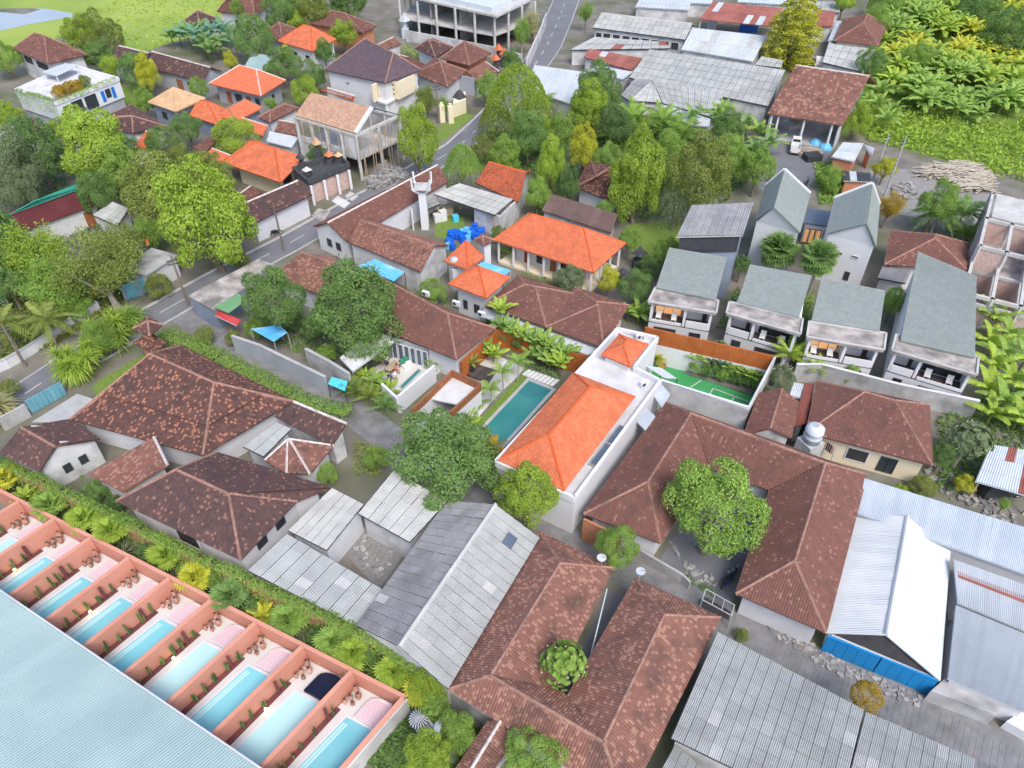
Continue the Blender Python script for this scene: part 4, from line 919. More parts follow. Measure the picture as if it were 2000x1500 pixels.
# motorbike shelter on the lane
q = [(15.10,32.95,1.90),(17.14,31.53,1.90),(17.55,32.47,1.90),(15.57,33.93,1.90)]; sh_ = thing('rack', 'dark open metal frame shelter on the lane edge by the brown house', 'shelter', cen(q))
for p in q: m_ = MB(); m_.box((p[0], p[1], .95), (.07, .07, 1.9)); m_.build('post', 'kerb', sh_)
for i in range(4): m_ = MB(); m_.bar((*q[i][:2], 1.88), (*q[(i+1) % 4][:2], 1.88), .07); m_.build('rail', 'kerb', sh_)
for k in (.33, .66): m_ = MB(); m_.bar(lerp(q[0], q[1], k), lerp(q[3], q[2], k), .06); m_.build('rail', 'kerb', sh_)
m_ = MB(); m_.slab([(x, y, 1.0) for x, y in inset(q, .1)], .05); m_.build('shelf', 'dark_inside', sh_)
# ================================================================ metal sheds on the right
shed('long blue-grey ribbed metal roof behind the white gable hall', [(29.61,40.76,2.90)]+[(43.55,33.29,2.90)]+[(46.23,37.24,3.50),(31.30,44.16,3.50)], 'metal_silver', 30, 1, waves=4, name='warehouse', cat='warehouse', wall='white_plaster', sheetname='roof_panel')
gable_sheets('white ribbed metal gable hall with a dark open front behind the blue fence', ([(36.53,37.35,2.20),(29.96,41.31,2.20),(23.84,29.90,2.20),(30.98,26.10,2.20)],[(33.51,39.98,3.48),(27.69,29.01,3.48)]), 'metal_white', 26, 1, wall='white_plaster', name='hall', cat='hall', endm='dark_inside', waves=3, amp=.03, cap='metal_white', sheetname='roof_panel', spots=[(2, .03, .97, .1, 1.9, 'dark')])
shed('white ribbed metal roof at the right edge below the rust-striped roof', [(31.49,26.19,2.40),(36.06,23.59,2.40)]+[(40.17,28.43,2.90),(34.34,31.84,2.90)], 'metal_white', 18, 1, waves=4, name='warehouse', cat='warehouse', wall='white_plaster', sheetname='roof_panel')
sd = shed('white and rust striped metal roof between the blue-grey roof and the white roof', [(34.73,32.20,2.60),(40.49,28.75,2.60)]+[(42.90,32.25,3.10),(35.82,35.92,3.10)], 'metal_white', 18, 1, waves=3, name='warehouse', cat='warehouse', wall='white_plaster', sheetname='roof_panel')
q = [(35.56,34.27,2.98),(41.77,30.78,2.98),(42.55,31.88,2.98),(35.88,35.37,2.98)]
for j in range(3):
    m_ = MB(); m_.slab([bil(q, 0, j/3+.03), bil(q, 1, j/3+.03), bil(q, 1, (j+1)/3-.05), bil(q, 0, (j+1)/3-.05)], .05); m_.build('rusty_panel', 'metal_rust', sd)
bf = thing('fence', 'bright blue sheet fence in two sections in front of the white gable hall', 'fence', (24.03,29.71,0.00))
p0, pm, p1 = (23.98,29.67,0.00), (27.51,27.91,0.00), (30.88,26.15,0.00)
for a, c_ in ((p0, lerp(p0, p1, .495)), (lerp(p0, p1, .505), p1)):
    for k in range(5):
        m_ = MB(); m_.wall(lerp(a, c_, k/5+.003), lerp(a, c_, (k+1)/5-.003), .05, 2.1, .08+.01*(k % 2)); m_.build('panel', 'blue_paint', bf)
    m_ = MB(); m_.wall(a, c_, 2.1, 2.2, .16); m_.build('rail', 'blue_paint', bf)
q = [(30.40,25.69,1.50),(31.84,26.64,1.50),(35.16,24.76,1.50),(34.32,23.93,1.50)]; m_ = MB(); m_.prism(q, 0, 1.5); tag(m_.build('concrete_block', 'concrete'), 'low weathered concrete water tank beside the blue fence end', 'tank')
q = [(36.66,24.47,1.00),(37.54,23.45,1.00),(36.59,22.58,1.00),(35.13,23.70,1.00)]; m_ = MB(); m_.prism(q, 0, 1.0); tag(m_.build('low_wall', 'white_plaster'), 'white low wall corner at the right edge below the white roof', 'wall')

# ================================================================ tiled compound on the left
E = [(-42.66,51.79,3.20),(-28.45,47.13,3.20)]+[(-21.59,54.29,3.20),(-35.66,62.98,3.20)]
R = [(-36.00,57.80,6.40),(-28.44,53.56,6.40)]
jh = thing('house', 'large mottled brown tiled house with a stepped hip roof, left of the lane hedge', 'house', cen(E))
E0, E1, E2, E3 = E[0], E[1], E[2], E[3]
def at_t(a, b, t): return lerp(a, b, t)
lowf = []; upf = []
k1, k2 = .44, .40
r_l, r_r = R
for (a, b_, c_, d_) in ((E0, E1, r_r, r_l), (E1, E2, r_r, r_r), (E2, E3, r_l, r_r), (E3, E0, r_l, r_l)):
    drop = lambda p: (p[0], p[1], p[2]-.28)
    lowf.append((a, b_, drop(at_t(b_, c_, k1)), drop(at_t(a, d_, k1))))
    upf.append((at_t(a, d_, k2), at_t(b_, c_, k2), c_, d_) if c_ != d_ else (at_t(a, d_, k2), at_t(b_, c_, k2), c_))
tiled(jh, lowf, [(E0, at_t(E0, r_l, .42)), (E1, at_t(E1, r_r, .42)), (E2, at_t(E2, r_r, .42)), (E3, at_t(E3, r_l, .42))], 'tile_brown')
tiled(jh, upf, [(r_l, r_r), (at_t(E0, r_l, .4), r_l), (at_t(E1, r_r, .4), r_r), (at_t(E2, r_r, .4), r_r), (at_t(E3, r_l, .4), r_l)], 'tile_brown')
w = MB(); w.prism(inset(E, .6), 0, 3.15); w.build('wall', 'white_plaster', jh)
house('brown gable house with grey end wall at the far left beside the blue gate', ([(-42.56,45.21,3.10),(-38.78,49.28,3.10),(-42.78,51.90,3.10),(-47.37,47.57,3.10)],[(-41.20,46.74,4.81),(-45.39,49.14,4.81)]), 'tile_dark', 'old_plaster', over=.35, gable=True, spots=[(0, .3, .45, 1.2, 2.2), (0, .6, .75, 1.2, 2.2)])
def tile_slab(label, quad, tile, wall='old_plaster', z0=0, ridge_top=True, over=.35, spots=(), rid='ridge_pale'):
    r = thing('outbuilding', label, 'outbuilding', cen(quad, z0)); tiled(r, [quad], [(quad[3], quad[2])] if ridge_top else (), tile, rid)
    w = MB(); fp = inset(quad, over); w.prism(fp, z0, [p[2]-.16 for p in quad]); w.build('wall', wall, r); wall_spots(r, fp, spots); return r
tile_slab('orange-brown lean-to tile roof in front of the stepped brown roof', [(-38.22,45.09,2.90),(-34.27,43.01,2.90)]+[(-30.99,45.50,3.70),(-33.40,48.94,3.70)], 'tile_red')
# front hip house
E = [(-34.31,41.80,3.20),(-21.95,35.75,3.20),(-18.66,41.75,3.20),(-16.03,43.24,3.20),(-27.18,47.45,3.20)]; R = [(-28.71,43.02,5.90),(-23.51,40.38,5.90)]
fh = thing('house', 'dark brown hip-roofed house with white end wall beside the vine-covered pool garden wall', 'house', cen(E))
tiled(fh, [(E[0], E[1], R[1], R[0]), (E[1], E[2], R[1]), (E[2], E[3], R[1]), (E[3], E[4], R[0], R[1]), (E[4], E[0], R[0])], [(R[0], R[1]), (R[0], E[0]), (R[1], E[1]), (R[1], E[2]), (R[0], E[4])], 'tile_dark', 'ridge_clay')
fp = inset(E, .5); w = MB(); w.prism(fp, 0, 3.1); w.build('wall', 'white_plaster', fh); wall_spots(fh, fp, [(1, .25, .42, 1.6, 2.5), (1, .6, .77, 1.6, 2.5), (0, .4, .6, .5, 2.3, 'dark')])
tile_slab('dark brown tile roof with pale gable wall at the bend of the lane', [(-23.07,52.42,3.00)]+[(-16.80,48.52,3.00)]+[(-15.50,50.06,4.40),(-21.09,53.03,4.40)], 'tile_dark')
house('small mottled hip roof in front of the dark gable at the lane bend', ([(-22.70,46.82,2.90),(-20.36,45.17,2.90),(-18.24,45.13,2.90),(-16.71,48.62,2.90)],[(-20.88,48.62,3.68),(-20.73,48.71,3.68)]), 'tile_red', 'old_plaster', 'ridge_pale', .3, name='outbuilding', cat='outbuilding')
shed('plain grey sheet roof tucked between the brown tiled roofs at left', [(-24.97,48.08,3.40),(-22.75,46.81,3.40)]+[(-20.86,50.11,3.70),(-22.49,50.94,3.70)], 'asbestos', 2, 2)
gt = thing('gate_tower', 'small two-tier brown tiled gate tower by the main road', 'gate tower', cen([(-41.32,64.79,0.00),(-39.31,64.79,0.00)]))
tiled(gt, [f for f in hip_faces(*([(-40.71,64.19,4.60),(-38.45,62.84,4.60),(-37.76,64.91,4.60),(-39.88,66.18,4.60)],[(-38.91,64.35,5.40),(-38.90,64.35,5.40)]))[0]], hip_faces(*([(-40.71,64.19,4.60),(-38.45,62.84,4.60),(-37.76,64.91,4.60),(-39.88,66.18,4.60)],[(-38.91,64.35,5.40),(-38.90,64.35,5.40)]))[1], 'tile_brown')
tiled(gt, [f for f in hip_faces(*([(-41.00,63.66,3.00),(-38.22,62.09,3.00),(-37.41,63.66,3.00),(-40.01,65.53,3.00)],[(-39.06,63.97,3.75),(-39.02,63.97,3.75)]))[0]], (), 'tile_brown')
w = MB(); fp = inset([(-41.00,63.66,3.00),(-38.22,62.09,3.00),(-37.41,63.66,3.00),(-40.01,65.53,3.00)], .5); w.prism(fp, 0, 2.95); w.prism(inset(fp, .35), 3.3, 4.55); w.build('wall', 'orange_brick', gt)
# blue sliding gate, walls along the road
bg_ = thing('gate', 'weathered turquoise metal gate across the driveway at the left edge', 'gate', (-49.50,55.66,0.00))
a, c_ = (-49.56,55.79,0.00), (-47.24,58.77,0.00)
for k in range(8): m_ = MB(); m_.wall(lerp(a, c_, k/8+.004), lerp(a, c_, (k+1)/8-.004), .08, 1.75+.02*(k % 2), .07); m_.build('panel', 'gate_blue', bg_)
m_ = MB(); m_.wall(a, c_, 1.79, 1.87, .1); m_.build('rail', 'gate_blue', bg_)
free_wall('grey roadside wall left of the turquoise gate', [(-51.19,53.47,0.00),(-49.53,55.53,0.00)], 1.7, .25, 'concrete')
free_wall('pale low wall along the far side of the main road at the left', [(-57.53,61.19,0.00),(-55.44,63.26,0.00),(-54.07,65.42,0.00),(-52.46,68.64,0.00),(-50.77,72.05,0.00),(-49.77,73.83,0.00)], 1.2, .3, 'white_plaster', cap='kerb')
sg = thing('gate', 'blue-grey double gate across the road from the two-tier tower', 'gate', (-47.41,76.78,0.00))
for (a, c_) in (((-47.10,75.66,0.00), (-45.86,76.78,0.00)), ((-45.77,76.86,0.00), (-44.62,78.01,0.00))): m_ = MB(); m_.wall(a, c_, .05, 2.3, .1); m_.build('leaf', 'gate_blue', sg)
for p in ((-47.18,75.58,0.00), (-45.83,76.82,0.00), (-44.54,78.08,0.00)): m_ = MB(); m_.box((p[0], p[1], 1.25), (.35, .35, 2.5), .5); m_.build('post', 'blue_plaster', sg)
free_wall('rust-brown mossy wall beside the blue-grey double gate', [(-44.50,78.12,0.00),(-43.50,79.69,0.00),(-42.60,81.09,0.00)], 1.8, .25, 'orange_brick')
# walled property with green and red roof patches
q = [(-37.88,72.52,3.00),(-34.13,69.73,3.00),(-29.08,78.92,3.00),(-31.63,80.29,3.00)]
pr = thing('building', 'grey walled building with bare concrete slab roof on the near side of the road', 'building', cen(q)); m_ = MB(); m_.prism([p[:2] for p in q], 2.75, 3.0); m_.build('flat_roof', 'stained_slab', pr); m_ = MB(); m_.prism(inset(q, .1), 0, 2.74); m_.build('wall', 'blue_plaster', pr)
q = [(-34.13,70.04,3.20),(-32.12,68.92,3.20),(-30.77,71.33,3.20),(-32.00,72.67,3.20)]; m_ = MB(); m_.slab(q, .12); m_.build('green_roof', 'green_paint', pr)
q = [(-33.86,69.15,2.60),(-30.90,67.26,2.60),(-30.70,68.38,2.60),(-33.88,70.27,2.60)]; aw = thing('awning', 'red awning over the dark doorway in the blue-grey wall', 'awning', cen(q, 1.8)); sheets(aw, q, 4, 1, 'red_paint', 4, .03, 'awning_sheet'); m_ = MB(); m_.bar(q[0], q[1], .08); m_.build('rail', 'kerb', aw)
free_wall('long blue-grey wall above the clipped yellow hedge by the lane', [(-31.09,65.73,0.00),(-27.48,64.02,0.00),(-23.77,61.63,0.00),(-19.48,58.91,0.00)], 2.4, .25, 'grey_plaster', cap='kerb')
pr2 = [(-30.94,66.60,2.40),(-29.26,66.93,2.40),(-30.80,68.57,2.40)]; 
q = [(-26.07,64.52,2.50),(-24.95,66.16,2.50),(-26.18,67.61,2.50),(-29.22,66.86,2.50)]; sheets_t = thing('canopy', 'bright blue sheet canopy behind the blue-grey wall under the trees', 'canopy', cen(q)); sheets(sheets_t, q, 4, 2, 'sky_blue_roof', 4, .03); 
for p in q: m_ = MB(); m_.box((p[0], p[1], 1.2), (.08, .08, 2.4)); m_.build('post', 'kerb', sheets_t)
q = [(-19.17,58.38,1.90),(-17.22,57.28,1.90),(-17.18,58.79,1.90),(-18.99,59.50,1.90)]; kt = thing('canopy', 'small turquoise cloth canopy at the end of the yellow hedge', 'canopy', cen(q)); m_ = MB(); m_.slab(q, .05); m_.build('cloth', 'cyan_paint', kt)
for p in q: m_ = MB(); m_.box((p[0], p[1], .92), (.06, .06, 1.84)); m_.build('post', 'dark_steel', kt)
# white house with open terrace and people
q = [(-16.50,58.88,3.20),(-12.72,63.87,3.20),(-15.32,65.91,3.20),(-18.16,61.02,3.20)]
tv = thing('house', 'white flat-roofed house with an open living terrace and a plunge pool', 'house', cen(q)); m_ = MB(); m_.prism([p[:2] for p in q], 3.0, 3.25); m_.build('flat_roof', 'white_slab', tv)
fl = [(-16.93,61.19,0.00),(-13.16,64.79,0.00),(-9.03,67.33,0.00),(-7.86,62.36,0.00),(-11.70,57.80,0.00),(-13.31,58.63,0.00)]; f_ = MB(); f_.prism(fl, 0, .25); f_.build('terrace_floor', 'terrace', tv)
w = MB(); w.wall((-13.36,64.79,0.00), (-8.99,62.96,0.00), 0, 3.0, .2); w.wall((-17.86,67.33,0.00), (-13.36,64.79,0.00), 0, 3.0, .2); w.build('back_wall', 'grey_plaster', tv)
a, c_ = (-13.27,64.55,0.00), (-9.07,62.72,0.00)
for k in range(6): window(tv, lerp(a, c_, k/6+.01), lerp(a, c_, (k+1)/6-.01), .3, 2.6, pane='solar', frame='clean_white', nm='sliding_door')
for p in ((-16.98,60.90,0.00),): m_ = MB(); m_.box((p[0], p[1], 1.5), (.25, .25, 3.0)); m_.build('column', 'clean_white', tv)
w = MB(); w.wall((-11.60,56.05,0.00), (-8.25,60.90,0.00), 0, 2.3, .25); w.wall((-13.56,58.35,0.00), (-11.60,56.05,0.00), 0, 2.0, .25); w.build('garden_wall', 'clean_white', tv)
pp_ = [(-12.08,59.76,0.25),(-11.71,59.06,0.25),(-9.81,62.32,0.25),(-10.33,62.68,0.25)]; pl = thing('swimming_pool', 'narrow teal plunge pool on the white terrace with people', 'swimming pool', cen(pp_, .25)); m_ = MB(); m_.prism([p[:2] for p in pp_], .255, .3); m_.build('coping', 'kerb', pl); m_ = MB(); m_.prism(inset(pp_, .15), .3, .31); m_.build('water', 'water_teal', pl)
dy = [(-12.23,62.96,0.26),(-11.67,62.31,0.26),(-10.98,63.27,0.26),(-11.55,64.03,0.26)]; db = thing('daybed', 'pale square daybed with dark green cushions on the white terrace', 'daybed', cen(dy, .26)); m_ = MB(); m_.prism([p[:2] for p in dy], .26, .62); m_.build('mattress', 'cushion', db)
for t in (.25, .75): p = lerp(dy[0], dy[3], t); m_ = MB(); m_.box((p[0], p[1], .82), (.55, .55, .4), .6); m_.build('cushion', 'cloth_green', db)
tt = thing('dining_table', 'light dining table between the people on the white terrace', 'table', (-13.04,62.32,0.25)); p = (-13.04,62.32,0.25); m_ = MB(); m_.box((p[0], p[1], .98), (.9, 1.8, .06), -.6); m_.build('tabletop', 'timber', tt)
for i, j in ((-1,-1),(1,-1),(1,1),(-1,1)): m_ = MB(); m_.box((p[0]+i*.3+j*.4, p[1]+j*.5, .6), (.06, .06, .7)); m_.build('leg', 'dark_wood', tt)
free_wall('grey wall with white cap in front of the flat-roofed terrace house', [(-22.40,63.26,0.00),(-19.46,61.19,0.00),(-17.00,59.19,0.00)], 2.6, .25, 'concrete', cap='kerb')
# brown house behind the terrace house
house('long brown hip-roofed house directly behind the white terrace', ([(-5.82,60.44,3.40),(-1.81,65.72,3.40),(-9.73,70.55,3.40),(-13.74,65.27,3.40)],[(-7.01,65.99,5.24),(-15.27,73.00,5.24)]), 'tile_rust', 'white_plaster', spots=[(3, .1, .3, .4, 2.4, 'door')])
house('brown tiled gable house close to the road behind the two leafy trees', ([(-20.07,70.96,3.20),(-21.66,80.57,3.20),(-22.02,80.04,3.20),(-28.77,76.15,3.20)],[(-20.86,75.77,5.27),(-25.40,78.10,5.27)]), 'tile_red', 'white_plaster', gable=True)
for k, (q, lb) in enumerate((((-10.05,72.42,3.00), 'lit'), ((-6.39,70.49,3.00), 'b'), ((-3.40,68.45,3.00), 'c'))): ac_unit('white air conditioner on the back wall of the long brown house, '+['leftmost of the three', 'middle of the three', 'rightmost of the three'][k], q, 3.0, -.5)
# twin brown hips with pale metal awnings
house('brown hip-roofed house, left one of the joined pair above the pool garden', ([(3.77,66.23,3.20),(7.69,72.32,3.20),(0.84,76.30,3.20),(-3.08,70.22,3.20)],[(2.67,71.64,4.81),(1.44,72.10,4.81)]), 'tile_rust', 'white_plaster', 'ridge_clay')
house('brown hip-roofed house, right one of the joined pair next to the villa', ([(3.77,66.23,3.20),(9.79,62.62,3.20),(13.39,70.29,3.20),(7.37,73.89,3.20)],[(9.53,68.26,4.76),(9.41,68.77,4.76)]), 'tile_rust', 'white_plaster', 'ridge_clay')
for q, lb in (([(-3.68,69.15,2.60),(2.96,65.08,2.60),(3.70,66.74,2.60),(-3.15,70.61,2.60)], 'pale metal awning strip under the left brown hip roof'), ([(2.96,65.08,2.60),(8.17,62.18,2.60),(9.51,63.23,2.60),(3.79,66.51,2.60)], 'pale metal awning strip under the right brown hip roof')):
    aw = thing('awning', lb, 'awning', cen(q, 2.0)); sheets(aw, q, 10, 1, 'metal_white', 3, .025, 'awning_sheet'); m_ = MB(); m_.bar(q[0], q[1], .08); m_.build('rail', 'kerb', aw)
    for t in (.02, .5, .98): p = lerp(q[0], q[1], t); m_ = MB(); m_.box((p[0], p[1], 1.27), (.08, .08, 2.5)); m_.build('post', 'kerb', aw)
# orange roofs in the middle
house('small bright orange pyramid-roofed white house beside the twin brown roofs', ([(-7.34,73.06,4.20),(-2.93,70.23,4.20),(-0.25,74.34,4.20),(-4.66,77.17,4.20)],[(-3.87,74.41,5.48),(-3.81,74.49,5.48)]), 'tile_orange', 'white_plaster', 'ridge_orange', .7, spots=[(0, .2, .35, 1, 2.2), (0, .6, .8, 1, 2.2)])
house('partly hidden orange hip roof behind the water tank and the shrine tower', ([(-8.15,78.15,4.00),(-5.27,76.27,4.00),(-3.45,79.06,4.00),(-6.33,80.94,4.00)],[(-5.71,81.34,4.84),(-5.63,81.29,4.84)]), 'tile_orange', 'white_plaster', 'ridge_orange', .5)
house('large orange hip-roofed house with an open columned veranda', ([(9.78,76.32,3.60),(14.38,82.86,3.60),(2.19,90.26,3.60),(-2.41,83.71,3.60)],[(8.97,83.18,5.55),(2.76,86.59,5.55)]), 'tile_orange', 'white_plaster', 'ridge_orange', 2.1, spots=[(3, .12, .2, .3, 2.4, 'door'), (3, .3, .4, .9, 2.3), (3, .5, .58, .3, 2.4, 'door'), (3, .65, .75, .9, 2.3), (3, .85, .93, .3, 2.4, 'door')])
vq = [(9.78,76.32,3.60),(14.38,82.86,3.60),(2.19,90.26,3.60),(-2.41,83.71,3.60)]; ROOTS[-1]; oh = ROOTS[-1]
fi = inset(vq, .5); f_ = MB(); f_.prism(fi, 0, .35); f_.build('veranda_floor', 'cream_plaster', oh)
for k in range(7): p = lerp(fi[3], fi[0], k/6); m_ = MB(); m_.box((p[0], p[1], 1.95), (.28, .28, 3.2)); m_.build('column', 'white_plaster', oh)
for k in range(1, 4): p = lerp(fi[0], fi[1], k/3); m_ = MB(); m_.box((p[0], p[1], 1.95), (.28, .28, 3.2)); m_.build('column', 'white_plaster', oh)
st = thing('shrine_tower', 'small brown pyramid roof on a white pillar between two orange roofs', 'shrine', cen([(-4.79,83.20,0.00),(-2.66,83.20,0.00)]))
F, G = hip_faces(*([(-4.57,81.55,5.00),(-3.49,80.09,5.00),(-2.13,81.32,5.00),(-3.69,82.76,5.00)],[(-3.64,81.41,5.52),(-3.63,81.41,5.52)])); tiled(st, F, G, 'tile_rust'); w = MB(); w.prism(inset([(-4.57,81.55,5.00),(-3.49,80.09,5.00),(-2.13,81.32,5.00),(-3.69,82.76,5.00)], .35), 0, 4.95); w.build('wall', 'clean_white', st)
q = [(-4.50,78.06,3.40),(-0.86,75.97,3.40),(-0.19,77.17,3.40),(-3.53,79.07,3.40)]; c9 = thing('canopy', 'light blue sheet canopy between the orange pyramid roof and the veranda house', 'canopy', cen(q)); sheets(c9, q, 6, 1, 'sky_blue_roof', 4, .03)
for p in q: m_ = MB(); m_.box((p[0], p[1], 1.65), (.09, .09, 3.3)); m_.build('post', 'kerb', c9)
def water_tank(label, p, zt, r, h, m='metal_silver', base='white_plaster'):
    t = thing('water_tank', label, 'water tank', p); m_ = MB(); m_.box((p[0], p[1], zt/2), (r*2.1, r*2.1, zt), .5); m_.build('stand', base, t)
    m_ = MB(); m_.lathe((p[0], p[1], zt), [(r, 0), (r, h*.3), (r*1.05, h*.33), (r, h*.36), (r, h*.62), (r*1.05, h*.65), (r, h*.68), (r, h*.85), (r*.5, h)], 16); m_.build('tank', m, t, smooth=True); m_ = MB(); m_.lathe((p[0], p[1], zt+h), [(r*.35, 0), (r*.35, .08)], 10); m_.build('lid', 'kerb', t)
water_tank('steel water tank on a white stand beside the orange roofs', (-7.03,78.21,3.00)[:2]+(0,), 3.2, .5, 1.4)
water_tank('steel ribbed water tank on the wall of the brown compound beside the washing', (28.41,49.64,2.60)[:2]+(0,), 2.6, .85, 2.0, base='old_plaster')
q = [(-14.16,75.37,3.00),(-13.09,77.43,3.00),(-17.09,80.26,3.00),(-19.01,78.66,3.00)]; c8 = thing('canopy', 'sky-blue translucent canopy against the wall of the speckled tile house', 'canopy', cen(q)); sheets(c8, [q[3], q[0], q[1], q[2]], 6, 1, 'sky_blue_roof', 4, .03)
for p in q: m_ = MB(); m_.box((p[0], p[1], 1.45), (.09, .09, 2.9)); m_.build('post', 'dark_steel', c8)
# roofs along the road
house('long brown tiled house with white gable end running along the main road', ([(-9.09,99.73,3.40),(-12.38,103.46,3.40),(-26.05,87.33,3.40),(-21.09,83.67,3.40)],[(-10.73,101.59,5.00),(-23.57,85.50,5.00)]), 'tile_rust', 'white_plaster', 'ridge_pale', .3, True, spots=[(2, .3, .45, 1.2, 2.3), (2, .6, .75, 1.2, 2.3)])
house('speckled red tile gable house with grey wall and blue canopy', ([(-10.97,76.54,3.60),(-7.97,82.38,3.60),(-18.05,88.08,3.60),(-20.79,83.23,3.60)],[(-9.47,79.46,5.35),(-19.42,85.65,5.35)]), 'tile_red', 'old_plaster', 'ridge_clay', .3, True)
shed('grey sheet roof of the open drum yard', [(-11.01,96.09,3.40),(-2.30,90.30,3.40)]+[(0.14,93.75,3.90),(-7.45,98.31,3.90)], 'asbestos_far', 10, 3, open_=True, waves=5)
w = MB(); dr = ROOTS[-1]; a, c_ = (-1.69,90.50,0.00), (0.58,94.88,0.00); w.wall(a, c_, 0, 3.1, .2); a2 = (-10.59,99.24,0.00); w.wall((-5.14,92.93,0.00), a, 0, 3.2, .2); w.build('wall', 'old_plaster', dr)
q = [(-11.75,93.14,2.60),(-9.90,94.84,2.60),(-11.01,96.29,2.60),(-12.39,94.84,2.60)]; shed('small grey lean-to beside the white tower', q, 'asbestos_far', 3, 2, open_=True)
m_ = MB(); m_.wall((-16.43,92.93,0.00), (-14.25,95.45,0.00), 0, 2.6, .2); m_.wall((-14.25,95.45,0.00), (-13.64,92.11,0.00), 0, 2.6, .2); tag(m_.build('yard_wall', 'white_plaster'), 'lilac-white yard wall beside the white tower', 'wall')
house('orange-red speckled tile gable house behind the drum yard', ([(0.99,94.11,3.20),(2.94,103.14,3.20),(-1.51,104.27,3.20),(-5.19,99.70,3.20)],[(1.96,98.63,5.29),(-3.35,101.99,5.29)]), 'tile_terracotta', 'white_plaster', 'ridge_orange', .4, True)
# white tower with open arms
p = (-12.05,92.66,0.00); tw_ = thing('tower', 'tall white concrete tower with flared open arms in the yard', 'tower', p)
m_ = MB(); 
for k in range(1): m_.prism([(p[0]+x*.5, p[1]+y*.5) for x, y in ((-1,-1),(1,-1),(1,1),(-1,1))], 0, 5.6)
m_.build('shaft', 'clean_white', tw_)
for i, j in ((-1,-1),(1,-1),(1,1),(-1,1)):
    m_ = MB(); m_.bar((p[0]+i*.4, p[1]+j*.4, 5.55), (p[0]+i*1.15, p[1]+j*1.15, 6.5), .26); m_.build('bracket', 'clean_white', tw_); m_ = MB(); m_.bar((p[0]+i*1.15, p[1]+j*1.15, 6.4), (p[0]+i*1.2, p[1]+j*1.2, 7.9), .2); m_.build('arm', 'clean_white', tw_)
m_ = MB(); m_.box((p[0], p[1], 6.35), (2.1, 2.1, .16)); m_.build('platform', 'raw_concrete', tw_)
# middle right: tile roofs among the trees
house('dark brown tile house hidden behind the bright oblong tree', ([(14.03,93.74,3.40),(16.75,102.72,3.40),(11.73,107.07,3.40),(9.01,98.09,3.40)],[(15.33,101.25,5.79),(11.63,96.64,5.79)]), 'tile_brown', 'white_plaster', name='house')
shed('dark brown ribbed sheet roof with pale seams beside the big orange roof', [(4.01,91.90,3.20),(12.94,86.12,3.20)]+[(14.08,89.89,3.80),(5.34,95.52,3.80)], 'metal_brown', 9, 1, wall='old_plaster', waves=4, sheetname='roof_panel')
